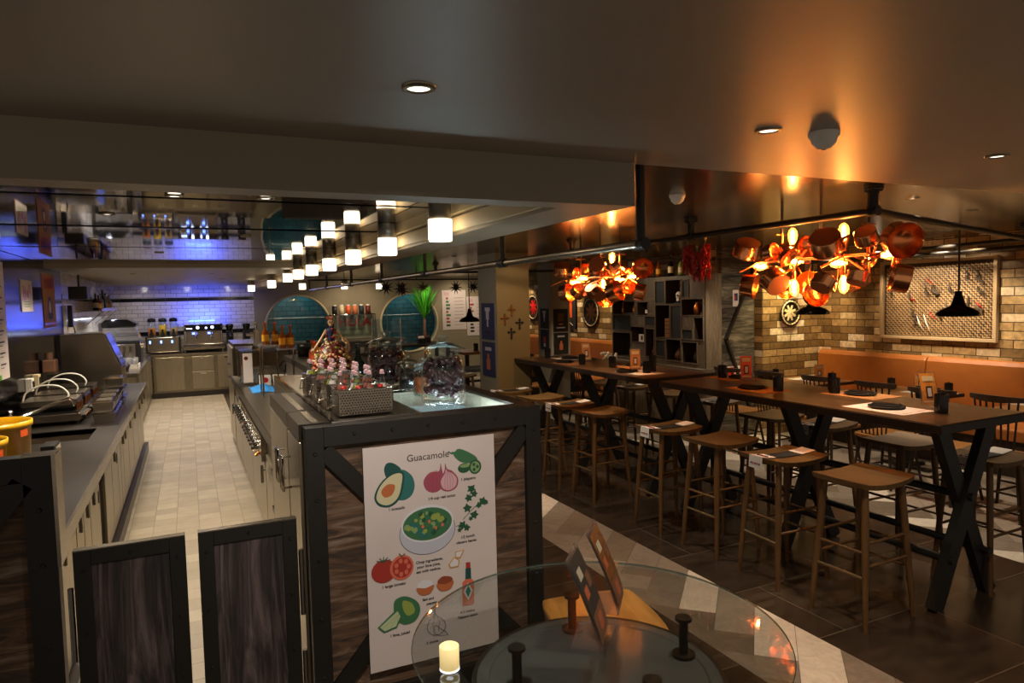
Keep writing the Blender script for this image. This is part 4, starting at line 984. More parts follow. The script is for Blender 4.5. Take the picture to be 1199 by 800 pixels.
# jalapeno
shp([(.392, .912), (.408, .912), (.422, .922), (.45, .915), (.5, .885), (.515, .862), (.49, .85), (.44, .86), (.413, .88), (.40, .9)], 'p_green')
stroke([(.378, .915), (.392, .905), (.41, .905)], .006, 'p_green')
ell(.45, .833, .03, .022, 'p_leaf'); ell(.455, .843, .025, .008, 'p_greenlight'); ell(.503, .832, .03, .033, 'p_leaf'); ell(.503, .832, .022, .025, 'p_greenlight')
for a_ in range(3): ell(.503+.011*math.cos(a_*2.1), .832+.013*math.sin(a_*2.1), .007, .008, 'p_leaf')
# cilantro
stroke([(.438, .601), (.47, .63), (.51, .66), (.53, .675)], .003, 'p_leaf'); stroke([(.46, .69), (.48, .72)], .003, 'p_leaf'); stroke([(.405, .575), (.44, .585)], .003, 'p_leaf')
for (cx, cz, r_) in ((.482, .735, .022), (.468, .695, .02), (.495, .71, .018), (.535, .67, .022), (.515, .655, .016), (.552, .662, .012), (.46, .65, .022), (.492, .615, .022), (.475, .6, .012), (.435, .575, .022), (.455, .562, .018), (.42, .556, .012)):
    n = 11; shp([(cx+r_*(1 if i % 2 else .62)*math.cos(2*PI*i/n+cx*30), cz+r_*(1 if i % 2 else .62)*math.sin(2*PI*i/n+cx*30)) for i in range(n)], 'p_leaf')
# bowl
ell(.272, .575, .128, .102, 'p_ink', .0, 36); ell(.272, .575, .126, .100, 'p_bowl', .0, 36); ell(.273, .61, .12, .082, 'p_bowlin', 0, 32); ell(.273, .608, .112, .072, 'p_green', 0, 32)
for k in range(46):
    a_ = rp.uniform(0, 6.28); q = math.sqrt(rp.random())*.92; cx, cz = .273+.1*q*math.cos(a_), .608+.06*q*math.sin(a_); r_ = rp.uniform(.008, .016)
    shp([(cx+r_*rp.uniform(.7, 1.2)*math.cos(i*1.05), cz+r_*rp.uniform(.7, 1.2)*math.sin(i*1.05)) for i in range(6)], rp.choice(('p_greenlight', 'p_green', 'p_leaf', 'p_teal', 'p_lime')))
for k in range(4): ell(.25+.03*k, .6+.02*math.sin(k*2), .006, .008, 'p_redlight')
# tomatoes
ell(.072, .435, .055, .05, 'p_red'); ell(.15, .437, .053, .055, 'p_redlight'); ell(.152, .437, .043, .045, 'p_red')
for i in range(7): ell(.152+.028*math.cos(i*.9), .437+.03*math.sin(i*.9), .009, .011, 'p_redlight')
for i in range(5): stroke([(.07, .475), (.07+.03*math.cos(.3+i*.6), .475+.022*math.sin(.3+i*.6))], .004, 'p_leaf')
stroke([(.15, .485), (.14, .5)], .004, 'p_leaf'); stroke([(.15, .485), (.165, .495)], .004, 'p_leaf')
# cheese wedges
shp([(.395, .462), (.439, .464), (.418, .428), (.395, .435)], 'p_cheese', True); shp([(.399, .458), (.432, .46), (.416, .434), (.399, .438)], 'p_bowlin', True)
shp([(.391, .44), (.361, .41), (.368, .392), (.41, .392), (.415, .42)], 'p_cheese', True); shp([(.391, .434), (.368, .41), (.373, .397), (.406, .397), (.409, .418)], 'p_bowlin', True)
# hot sauce bottle
shp([(.444, .404), (.466, .402), (.466, .375), (.444, .377)], 'p_red', True); shp([(.442, .377), (.468, .375), (.468, .325), (.44, .327)], 'p_tealdark', True)
shp([(.44, .327), (.468, .325), (.481, .312), (.479, .205), (.423, .208), (.425, .315)], 'p_redlight', True); shp([(.452, .31), (.474, .27), (.452, .228), (.43, .27)], 'p_bowlin', True); shp([(.452, .298), (.465, .27), (.452, .242), (.439, .27)], 'p_teal', True)
# salt and pepper bowls
for cx, m_ in ((.252, 'p_bowlin'), (.344, 'p_brown')):
    ell(cx, .34, .036, .02, m_); ell(cx-.005, .35, .02, .012, m_)
    shp([(cx-.04, .332), (cx, .325), (cx+.04, .332), (cx+.026, .302), (cx, .295), (cx-.026, .302)], 'p_pit')
# lime
shp([(.116, .3), (.16, .308), (.212, .275), (.225, .23), (.2, .19), (.15, .186), (.115, .22), (.108, .265)], 'p_green'); shp([(.15, .29), (.19, .27), (.2, .23), (.17, .22), (.15, .25)], 'p_lime')
shp([(.125, .262), (.036, .196), (.063, .167), (.119, .178), (.145, .225)], 'p_green', True); shp([(.124, .25), (.045, .195), (.066, .174), (.115, .184), (.136, .224)], 'p_slice', True)
for p_ in ((.06, .19), (.09, .18), (.122, .2)): stroke([(.128, .235), p_], .0015, 'p_lime')
# garlic outline
stroke(blob([(.293, .232), (.297, .195), (.33, .165), (.34, .13), (.315, .105), (.28, .108), (.256, .135), (.262, .17), (.288, .195)], 4)+[(.293, .232)], .0022)
stroke([(.293, .2), (.28, .15), (.285, .11)], .0016); stroke([(.297, .2), (.312, .16), (.305, .12)], .0016); stroke(blob([(.29, .15), (.315, .13), (.35, .095), (.31, .098), (.29, .115)], 4), .0018)
obj('printed_drawings', b, t)
txt = [('Guacamole', .187, .893, .041), ('1 avocado', .1, .692, .017), ('1/4 cup red onion', .277, .712, .017), ('1 jalapeno', .432, .778, .017), ('1/2 bunch', .425, .516, .016), ('cilantro leaves', .403, .494, .016),
       ('Chop ingredients,', .214, .438, .0165), ('pour lime juice,', .218, .417, .0165), ('eat with nachos.', .214, .396, .0165), ('1 large tomato', .06, .36, .017), ('Salt and', .238, .268, .016), ('pepper', .256, .247, .016),
       ('4-5 shakes', .412, .172, .016), ('Tabasco sauce', .399, .15, .016), ('1 lime, juiced', .088, .14, .016), ('2 cloves', .25, .07, .016)]
for s, x, z, sz in txt: text_part(s, t, (x, -.0015, z), sz*1.04, 'p_ink', ext=.0001, bold=0. if sz > .03 else .0004)

# ================================================================== LEFT END PANEL AND GATES
t = thing('end_panel', 'black framed rusty wood end panel of the left counter', 'counter panel', (-1.4, IY+.03, 0))
W_ = .94
b = MB(); b.box(.06, W_-.06, .01, .04, .04, 1.2, 'wood_rust'); obj('panel', b, t)
b = MB(); b.box(W_-.09, W_, -.02, .05, 0, 1.24, 'black_metal').box(0, W_-.09, -.02, .05, 1.15, 1.24, 'black_metal').box(0, .07, -.02, .05, 0, 1.15, 'black_metal').box(.07, W_-.09, -.02, .05, 0, .09, 'black_metal'); obj('frame', b, t, bev=.002)
b = MB(); b.beam((W_-.09, -.005, 1.15), (.1, -.005, .2), .07, .03, 'black_metal', (0, 1, 0)); obj('diagonal_brace', b, t)
b = MB(); b.box(W_, W_+.012, -.03, .1, .84, 1.245, 'steel').box(W_-.09, W_+.012, -.02, .05, 1.24, 1.246, 'steel'); obj('steel_edge', b, t)
for z in (.25, .55, .85, 1.05): rivet(t, W_-.045, -.02, z)
def gate(x0, x1, label, hinge):
    w = x1-x0; t = thing('swing_gate', label, 'gate', (x0, IY, .03), group='pair of low swing gates')
    H = .855; f = .055
    b = MB(); b.box(f, w-f, .008, .024, f, H-f, 'wood_gate'); obj('panel', b, t)
    b = MB(); b.box(0, f, 0, .032, 0, H, 'black_metal').box(w-f, w, 0, .032, 0, H, 'black_metal').box(f, w-f, 0, .032, H-f, H, 'black_metal').box(f, w-f, 0, .032, 0, f, 'black_metal'); obj('frame', b, t, bev=.002)
    b = MB(); b.box(0, w, -.002, .034, H, H+.004, 'steel'); obj('top_strip', b, t)
    for z in (.1, .32, .55, .78):
        for x in (f/2, w-f/2): rivet(t, x, 0, z, .007)
    rivet(t, w/2, 0, H-f/2, .007)
    hx = -.014 if hinge < 0 else w+.014
    for za, zb in ((.45, .72), (.08, .3)):
        b = MB(); b.rod((hx, .015, za), (hx, .015, zb), .010, 'chrome'); obj('hinge', b, t)
gate(-.415, -.052, 'left leaf of the low wooden gate with black steel frame', -1)
gate(-.008, .355, 'right leaf of the low wooden gate with black steel frame', 1)
# ================================================================== BAR TABLES AND STOOLS
TX0, TX1 = 3.48, 4.24
def bar_table(y0, y1, label):
    t = thing('bar_table', label, 'table', ((TX0+TX1)/2, y0, 0), group='high bar tables')
    w = (TX1-TX0)/2; L = y1-y0
    b = MB(); b.box(-w, w, 0, L, 1.0, 1.045, 'wood_dark').box(-w+.004, w-.004, .004, L-.004, 1.045, 1.05, 'wood_top'); obj('tabletop', b, t, bev=.003)
    for k, y in enumerate((.12, L/2, L-.16)):
        for s in (-1, 1):
            b = MB(); b.beam((s*-.20, y+s*.012, 1.0), (s*.26, y+s*.012, 0), .09, .05, 'black_metal', (0, 1, 0)); obj('leg', b, t)
    for x, z in ((0, .60), (-.16, .27), (.16, .27)):
        b = MB(); b.rod((x, .06, z), (x, L-.1, z), .022, 'black_metal'); obj('foot_rail', b, t)
    return t
bar_table(2.22, 4.56, 'near high bar table with walnut top and black crossed steel legs')
bar_table(4.76, 7.34, 'far high bar table with walnut top and black crossed steel legs')

def make_stool(label):
    t = thing('bar_stool', label, 'stool', group='saddle-seat bar stools')
    b = MB(); W, D, n = .205, .18, 14; vt = []; vb = []
    def sup(u): return u
    for i in range(n+1):
        for j in range(n+1):
            u, v = -1+2*i/n, -1+2*j/n
            # rounded rectangle mapping
            k = 1-.06*(u*u)*(v*v)
            x, y = u*W*k, v*D*k
            z = .753+.017*abs(u)**2.2
            vt.append((x, y, z)); vb.append((x*.97, y*.97, z-.028))
    N_ = (n+1)**2
    f = [(i*(n+1)+j, (i+1)*(n+1)+j, (i+1)*(n+1)+j+1, i*(n+1)+j+1) for i in range(n) for j in range(n)]
    ring = [j for j in range(n+1)]+[(i)*(n+1)+n for i in range(1, n+1)]+[n*(n+1)+j for j in range(n-1, -1, -1)]+[i*(n+1) for i in range(n-1, 0, -1)]
    side = [(ring[k], ring[(k+1) % len(ring)], N_+ring[(k+1) % len(ring)], N_+ring[k]) for k in range(len(ring))]
    b.add(vt+vb, f+[tuple(N_+q for q in r_[::-1]) for r_ in f]+side, 'wood_stool', True); s = obj('seat', b, t)
    e = s.modifiers.new('edge_split', 'EDGE_SPLIT'); e.split_angle = .9
    LG = {}
    for sx in (-1, 1):
        for sy in (-1, 1):
            a = Vector((sx*.145, sy*.12, .745)); c = Vector((sx*.195, sy*.165, 0)); LG[sx, sy] = (a, c)
            b = MB(); m_ = a.lerp(c, .35); b.rod(a, m_, .0175, 'wood_leg', .019, n=12, caps=False).rod(m_, c, .019, 'wood_leg', .0125, n=12); obj('leg', b, t)
    def at(sx, sy, z):
        a, c = LG[sx, sy]; return a.lerp(c, (.745-z)/.745)
    for sx in (-1, 1):
        b = MB(); b.rod(at(sx, -1, .27), at(sx, 1, .27), .0085, 'brass_rail' if sx < 0 else 'wood_leg', n=8); obj('footrest', b, t)
        b = MB(); b.rod(at(sx, -1, .40), at(sx, 1, .40), .0085, 'wood_leg', n=8); obj('stretcher', b, t)
    for sy in (-1, 1):
        for z in (.33, .45):
            b = MB(); b.rod(at(-1, sy, z), at(1, sy, z), .0085, 'wood_leg', n=8); obj('stretcher', b, t)
    return t
M['brass_rail'] = plain('worn_brass_rail', '#8a7350', .35, .8)
rowA = [(3.25, 2.50, .03, 'nearest stool of the aisle side row, bare seat, at the near table'), (3.26, 3.06, -.05, 'second nearest aisle side stool, with a paper runner, at the near table'), (3.27, 3.62, .04, 'third aisle side stool from the camera, bare seat, at the near table'), (3.25, 4.16, -.03, 'fourth aisle side stool, with a paper runner, at the near table end'),
        (3.22, 5.06, .05, 'aisle side stool with bare bright seat, first at the far table'), (3.2, 5.58, -.04, 'aisle side stool with a paper runner, second at the far table'), (3.18, 6.13, .03, 'aisle side stool with bare seat, third at the far table'), (3.14, 6.75, .02, 'aisle side stool with a paper runner, farthest at the far table')]
rowB = [(4.24, 2.46, .02, 'booth side stool with a paper runner, closest to the right picture edge'), (4.24, 2.98, -.03, 'booth side stool with bare seat, second at the near table'), (4.30, 3.66, .04, 'booth side stool with a paper runner, third at the near table'), (4.26, 4.12, 0, 'booth side stool with bare seat, fourth at the near table'),
        (4.44, 4.98, .03, 'booth side stool with a paper runner, first at the far table'), (4.42, 5.62, -.02, 'booth side stool with bare seat, second at the far table'), (4.40, 6.3, .02, 'booth side stool with a paper runner, third at the far table'), (4.35, 6.84, 0, 'booth side stool with bare seat, farthest at the far table')]
st0 = make_stool('x')
def runner(x, y, rz, label, proto=[None]):
    if proto[0] is None:
        t = thing('seat_runner', label, 'paper runner', (x, y, 0), rz, 'paper runners on the stools')
        b = MB(); w0, w1 = -.055, .055
        def zx(x): return .7545+.017*min(1, abs(x)/.205)**2.2+.0035
        xs = [-.208, -.18, -.15, -.12, -.1, -.05, 0, .05, .1, .12, .15, .18, .208]
        for a, c in zip(xs[:-1], xs[1:]):
            b.add([(a, w0, zx(a)), (c, w0, zx(c)), (c, w1, zx(c)), (a, w1, zx(a))], [(0, 1, 2, 3)], 'black_board' if abs(a+c)/2 < .1 else 'white')
        b.add([(-.208, w0, zx(-.208)), (-.208, w1, zx(-.208)), (-.214, w1, .70), (-.214, w0, .70)], [(0, 1, 2, 3)], 'white')
        b.add([(.208, w0, zx(.208)), (.208, w1, zx(.208)), (.222, w1, .72), (.222, w0, .72)], [(0, 1, 2, 3)], 'white')
        o = obj('band', b, t); s_ = o.modifiers.new('paper_thickness', 'SOLIDIFY'); s_.thickness = .0012; s_.offset = 1
        b = MB()
        for k in range(5): b.box(-.2162, -.2150, -.04+k*.017, -.03+k*.017, .725, .735, ('navy', 'red')[k % 2])
        for k in range(5): b.box(-.17, -.15, -.04+k*.017, -.03+k*.017, .766, .7725, ('navy', 'red')[k % 2])
        obj('print', b, t); proto[0] = t; return t
    return dup(proto[0], (x, y, 0), rz, label)
for k, (x, y, a, s) in enumerate(rowA+rowB):
    if k == 0: st0.location = (x, y, 0); st0.rotation_euler = (0, 0, a); st0['label'] = 'oak stool, '+s
    else: dup(st0, (x, y, 0), a, 'oak stool, '+s)
sl = ['second nearest stool of the aisle side row', 'fourth stool of the aisle side row', 'middle aisle side stool of the far table', 'farthest aisle side stool', 'booth side stool at the right picture edge', 'third booth side stool of the near table', 'first booth side stool of the far table', 'third booth side stool of the far table']
q = [r_ for r_ in rowA+rowB if 'runner' in r_[3]]
for (x, y, a, s), l_ in zip(q, sl): runner(x, y, a, 'black and white paper runner on the '+l_)

# ------------------------------------------------------------------ things on the tables
Z = 1.05
def placemat(x, y, z, label, mat='white', rz=0.):
    t = thing('placemat', label, 'placemat', (x, y, z), rz, group='paper placemats')
    b = MB(); b.box(-.14, .14, -.2, .2, 0.0005, .002, mat); obj('sheet', b, t)
    b = MB(); b.box(-.1, -.02, -.17, -.165, .002, .0024, 'black_metal').box(.02, .1, .12, .124, .002, .0024, 'navy').box(.04, .12, -.16, -.155, .002, .0024, 'red'); obj('print', b, t)
def plate(x, y, z, label):
    t = thing('slate_plate', label, 'plate', (x, y, z), group='black plates with napkins')
    b = MB(); b.lathe([(0, 0), (.085, 0), (.1, .008), (.102, .014), (.09, .012), (0, .01)], 'black_metal', n=28); obj('plate', b, t)
    b = MB(); b.box(-.045, .05, -.075, .08, .012, .02, 'black_board').box(-.03, .035, -.07, .075, .02, .027, 'black'); obj('napkin', b, t, rz=.4, bev=.003)
def tumbler(x, y, z, label, r=.036, h=.105):
    t = thing('ribbed_tumbler', label, 'tumbler', (x, y, z), group='black ribbed tumblers')
    b = MB(); n = 40; prof = [(0, 0.0), (r*.95, 0), (r*.97, .004), (r, h), (r*.9, h), (r*.86, .01), (0, .01)]
    v = []; 
    for (rr, zz) in prof:
        for j in range(n): q = rr*(1-.05*(j % 2)); v.append((q*math.cos(2*PI*j/n), q*math.sin(2*PI*j/n), zz))
    f = [(i*n+j, i*n+(j+1) % n, (i+1)*n+(j+1) % n, (i+1)*n+j) for i in range(len(prof)-1) for j in range(n)]
    b.add(v, f, 'ribbed', False); obj('cup', b, t)
    b = MB(); b.rod((.008, 0, .01), (.014, .006, h+.012), .004, 'black', n=6).rod((-.01, .004, .01), (-.012, -.004, h+.008), .004, 'black', n=6); obj('sticks', b, t)
def menu_stand(x, y, z, rz, label, col='orange', lean=.22, h=.2, w=.11):
    t = thing('menu_stand', label, 'menu stand', (x, y, z), rz, group='acrylic menu stands')
    n = 8; b = MB(); v = []
    for i in range(n+1):
        s = i/n; yy = .03+lean*h*(s**1.6); zz = .004+h*s
        v += [(-w/2, yy, zz), (w/2, yy, zz)]
    b.add(v, [(2*i, 2*i+1, 2*i+3, 2*i+2) for i in range(n)], 'acrylic')
    b.add([(-w/2, -.05, .003), (w/2, -.05, .003), (w/2, .03, .003), (-w/2, .03, .003)], [(0, 1, 2, 3)], 'acrylic')
    o = obj('holder', b, t); s_ = o.modifiers.new('sheet_thickness', 'SOLIDIFY'); s_.thickness = .005; s_.offset = 0
    b = MB(); v = []
    for i in range(n+1):
        s = .04+.92*i/n; yy = .026+lean*h*(s**1.6); zz = .004+h*s
        v += [(-w/2+.006, yy, zz), (w/2-.006, yy, zz)]
    b.add(v, [(2*i, 2*i+1, 2*i+3, 2*i+2) for i in range(n)], col)
    o = obj('leaflet', b, t); s_ = o.modifiers.new('leaflet_thickness', 'SOLIDIFY'); s_.thickness = .001
    b = MB()
    def ly(zz): s = (zz-.004)/h; return .0235+lean*h*(max(s, 0)**1.6)
    for (a, c, z0, z1, m_) in ((-.035, .035, .75, .9, 'cream'), (-.02, .02, .25, .6, 'black_metal'), (-.012, .012, .3, .55, 'white'), (-.04, .04, .12, .18, 'cream')):
        q = [(a, ly(h*z0), h*z0), (c, ly(h*z0), h*z0), (c, ly(h*z1), h*z1), (a, ly(h*z1), h*z1)]; b.add([(p[0], p[1]-.0012*(2 if m_ == 'white' else 1), p[2]) for p in q], [(0, 1, 2, 3)], m_)
    obj('print', b, t)
# near table
placemat(3.72, 2.70, Z, 'white placemat at the near table corner under the closest plate')
plate(3.74, 2.72, Z+.003, 'black plate with napkin on the white mat at the near table corner')
tumbler(3.83, 2.45, Z+.003, 'black ribbed tumbler at the near table corner')
menu_stand(3.99, 2.60, Z, -.35, 'curved acrylic menu stand with amber leaflet behind the closest tumbler', 'amber_print')
placemat(4.08, 3.16, Z, 'tan lit placemat on the booth side of the near table', 'paper_tan')
plate(4.08, 3.16, Z+.003, 'black plate with napkin on the booth side of the near table')
tumbler(4.0, 3.3, Z+.003, 'tall black ribbed tumbler standing centrally on the near table')
tumbler(4.12, 3.42, Z+.003, 'dark small tumbler just behind the central tumbler', .028, .12)
placemat(3.74, 3.74, Z, 'orange-lit placemat on the aisle side of the near table', 'paper_tan')
plate(3.74, 3.80, Z+.003, 'black plate on the orange-lit mat of the near table')
tumbler(3.77, 3.58, Z+.003, 'black ribbed tumbler beside the orange-lit mat')
menu_stand(4.07, 4.18, Z, -.3, 'acrylic menu stand with red and orange leaflet on the near table', 'orange', .05)
placemat(4.08, 4.36, Z, 'pale placemat at the far end of the near table', 'paper_tan')
plate(4.13, 4.32, Z+.003, 'black plate at the far end of the near table')
tumbler(4.02, 4.42, Z+.003, 'black ribbed tumbler at the far end of the near table')
# far table
placemat(3.73, 5.18, Z, 'white placemat at the near corner of the far table')
plate(3.66, 5.28, Z+.003, 'black plate on the white mat of the far table')
tumbler(3.75, 5.1, Z+.003, 'black ribbed tumbler at the near corner of the far table')
tumbler(3.86, 5.16, Z+.003, 'taller dark tumbler behind the corner tumbler of the far table', .034, .15)
menu_stand(3.82, 5.36, Z, -.3, 'acrylic menu stand with tan leaflet on the far table', 'paper_tan', .03)
placemat(3.98, 5.62, Z, 'tan placemat midway along the far table', 'paper_tan')
tumbler(3.79, 5.72, Z+.003, 'black ribbed tumbler midway along the far table')
plate(4.05, 5.7, Z+.003, 'black plate midway along the booth side of the far table')
placemat(3.68, 6.35, Z, 'tan placemat toward the back of the far table', 'paper_tan')
plate(3.66, 6.45, Z+.003, 'black plate toward the back of the far table')
tumbler(3.70, 6.15, Z+.003, 'black ribbed tumbler toward the back of the far table')
menu_stand(3.95, 6.45, Z, -.2, 'acrylic menu stand with brown leaflet near the back of the far table', 'paper_tan', .2)
placemat(3.95, 6.85, Z, 'small pale placemat at the rear end of the far table')
plate(3.93, 6.8, Z+.003, 'black plate at the rear end of the far table')
tumbler(3.8, 7.1, Z+.003, 'black ribbed tumbler at the rear end of the far table')

# ================================================================== PIPE FRAMES
def flange(b, x, y, z, m='black_metal'):
    b.rod((x, y, z), (x, y, z-.018), .05, m).rod((x, y, z-.018), (x, y, z-.04), .028, m)
    for k in range(4): b.rod((x+.036*math.cos(k*PI/2+.6), y+.036*math.sin(k*PI/2+.6), z-.018), (x+.036*math.cos(k*PI/2+.6), y+.036*math.sin(k*PI/2+.6), z-.03), .008, m, n=6)
t = thing('ceiling_pipe', 'long horizontal steel pipe hung beside the kitchen soffit', 'pipe', (0, 0, 0))
b = MB(); b.rod((1.5, 2.08, 1.94), (1.5, 9.65, 1.94), .017, 'steel', n=12); obj('rail', b, t)
for y in (3.28, 4.58, 5.75, 6.95, 8.3, 9.6):
    b = MB(); b.rod((1.5, y, 1.94), (1.5, y, 2.29), .014, 'black_metal').rod((1.5, y-.035, 1.94), (1.5, y+.035, 1.94), .024, 'black_metal'); flange(b, 1.5, y, C2); obj('hanger', b, t)
b = MB(); b.rod((1.51, 2.08, 1.925), (1.51, 2.08, 2.27), .0175, 'black_metal').rod((1.51, 2.05, 1.94), (1.51, 2.12, 1.94), .023, 'black_metal'); flange(b, 1.51, 2.10, C2); obj('end_post', b, t)
t = thing('pipe_frame', 'black pipe frame above the bar tables and booths', 'pipe frame', (0, 0, 0))
PZ = 2.17
b = MB(); b.rod((3.29, 2.48, PZ), (3.29, 9.6, PZ), .02, 'black_metal'); obj('pipe', b, t)
b = MB(); b.rod((3.29, 2.48, PZ), (6.6, 3.5, PZ), .02, 'black_metal'); obj('pipe', b, t)
b = MB(); b.rod((6.6, 3.5, PZ), (7.2, 6.2, PZ), .018, 'black_metal'); obj('pipe', b, t)
b = MB(); b.rod((7.2, 2.0, PZ-.03), (6.9, 6.22, PZ-.06), .018, 'black_metal'); obj('pipe', b, t)
b = MB(); b.rod((3.29, 9.6, PZ), (6.18, 9.1, PZ), .018, 'black_metal'); obj('pipe', b, t)
b = MB(); b.rod((3.29, 6.9, PZ), (5.45, 6.1, PZ-.02), .014, 'black_metal'); obj('pipe', b, t)
for (x, y) in ((3.29, 2.48), (3.29, 3.93), (3.29, 5.62), (3.29, 9.55), (6.6, 3.5)):
    b = MB(); b.rod((x, y, PZ-.02), (x, y, C2-.01), .024, 'black_metal').rod((x, y-.03, PZ), (x, y+.03, PZ), .028, 'black_metal'); flange(b, x, y, C2); obj('hanger', b, t)

# ================================================================== COPPER PAN CHANDELIERS
C1P = [
    (3.420, 3.516, 2.055, 0.080, (0.22, 0.51, -0.84), 1),
    (3.300, 3.197, 2.003, 0.050, (0.21, -0.97, 0.13), 1),
    (3.250, 3.016, 2.015, 0.038, (-0.56, 0.65, -0.52), 1),
    (3.200, 2.976, 1.966, 0.056, (0.17, -0.79, -0.58), 0),
    (3.500, 3.100, 2.029, 0.064, (-0.13, -0.98, 0.15), 0),
    (3.200, 2.701, 2.023, 0.079, (0.64, 0.32, -0.70), 1),
    (3.300, 2.530, 2.046, 0.055, (0.63, 0.21, -0.74), 1),
    (3.300, 2.330, 2.010, 0.081, (-0.41, -0.86, -0.29), 1),
    (3.500, 2.666, 1.923, 0.041, (-0.12, -0.81, -0.58), 0),
    (3.300, 3.378, 1.806, 0.072, (0.52, -0.83, -0.19), 1),
    (3.250, 3.108, 1.820, 0.073, (0.17, 0.81, 0.57), 1),
    (3.450, 3.208, 1.777, 0.056, (-0.59, -0.72, -0.38), 0),
    (3.500, 3.073, 1.795, 0.069, (-0.81, -0.52, 0.27), 1),
    (3.200, 2.722, 1.798, 0.058, (0.60, 0.00, 0.80), 1),
    (3.400, 2.947, 1.731, 0.067, (-0.39, -0.84, 0.37), 0),
    (3.250, 2.541, 1.819, 0.051, (0.39, 0.00, 0.92), 1),
    (3.450, 2.741, 1.786, 0.041, (0.15, -0.79, 0.60), 1),
    (3.300, 2.327, 1.811, 0.069, (-0.68, 0.70, 0.22), 1),
]
C2P = [
    (3.400, 5.993, 2.041, 0.079, (0.29, 0.43, -0.85), 1),
    (3.300, 5.631, 1.983, 0.053, (0.47, -0.86, -0.21), 1),
    (3.500, 5.751, 2.012, 0.062, (-0.13, -0.96, -0.25), 0),
    (3.200, 5.045, 2.023, 0.068, (0.58, 0.77, -0.26), 1),
    (3.300, 4.921, 1.995, 0.047, (0.84, -0.11, 0.53), 1),
    (3.450, 5.228, 1.957, 0.050, (-0.35, -0.72, -0.60), 0),
    (3.300, 4.533, 1.982, 0.073, (-0.41, -0.86, -0.29), 1),
    (3.450, 4.987, 1.976, 0.041, (0.14, -0.74, -0.66), 1),
    (3.300, 5.759, 1.800, 0.077, (0.41, -0.90, 0.13), 1),
    (3.200, 5.367, 1.802, 0.065, (0.15, -0.79, 0.60), 1),
    (3.250, 5.201, 1.813, 0.063, (0.57, 0.26, -0.78), 1),
    (3.200, 5.025, 1.773, 0.055, (0.05, 0.86, 0.51), 1),
    (3.450, 5.303, 1.750, 0.080, (-0.51, -0.82, -0.25), 0),
    (3.250, 4.864, 1.791, 0.080, (0.43, -0.84, 0.32), 1),
    (3.400, 4.893, 1.819, 0.061, (-0.28, -0.85, 0.46), 1),
    (3.300, 4.559, 1.785, 0.064, (-0.68, 0.70, 0.22), 1),
]
B1 = [
    (3.360, 3.078, 2.088, (0.05, 0.05, 1.00)),
    (3.360, 2.716, 2.079, (0.05, 0.05, 1.00)),
    (3.360, 3.334, 1.925, (-0.99, 0.15, 0.04)),
    (3.360, 3.052, 1.941, (-1.00, 0.06, 0.04)),
    (3.360, 2.749, 1.913, (-0.97, 0.24, 0.03)),
    (3.360, 2.438, 1.940, (0.80, -0.59, 0.09)),
    (3.360, 3.065, 1.786, (-0.05, -0.05, -1.00)),
    (3.360, 2.714, 1.796, (-0.05, -0.05, -1.00)),
]
B2 = [
    (3.360, 5.530, 1.930, (-1.00, 0.06, 0.04)),
    (3.360, 4.935, 1.901, (0.74, -0.67, -0.00)),
    (3.360, 4.747, 1.915, (0.68, -0.73, 0.00)),
    (3.360, 5.053, 2.083, (0.05, 0.05, 1.00)),
    (3.360, 5.680, 1.895, (-0.90, 0.43, 0.02)),
    (3.360, 5.203, 1.865, (-0.05, -0.05, -1.00)),
]
def pan(parent, x, y, z, r, od, deep, hub):
    r *= 1.12
    c = Vector((x, y, z)); a = Vector(od).normalized(); d = r*(1.0 if deep else .45)
    b0 = c-a*d*.5
    b = MB()
    b.lathe([(r*.86, 0), (r*.93, .004), (r*.95, d*.9), (r*1.04, d), (r*1.02, d+.004)], 'copper', b0, 28, a)
    b.lathe([(r*1.02, d+.004), (r*.9, d*.92), (r*.86, .01), (0, .008)], 'copper_in', b0, 28, a)
    b.lathe([(0, -.001), (r*.86, 0)], 'copper_base', b0, 28, a, smooth=False)
    p = obj('copper_pan', b, parent)
    hub = Vector(hub); dirh = (hub-c); side = dirh-a*dirh.dot(a)
    side = side.normalized() if side.length > .02 else a.orthogonal().normalized()
    st = b0+a*d*.75+side*r*.95; mid = st+side*.04
    b = MB(); b.rod(st, mid, .008, 'brass', n=8).rod(mid, st.lerp(hub, .7) if (hub-st).length > .1 else hub, .007, 'brass', .004, n=8)
    for k in (-1, 1): b.ball(tuple(st+a.cross(side)*(.014*k)), .006, 'brass', 6, 4)
    obj('handle', b, p)
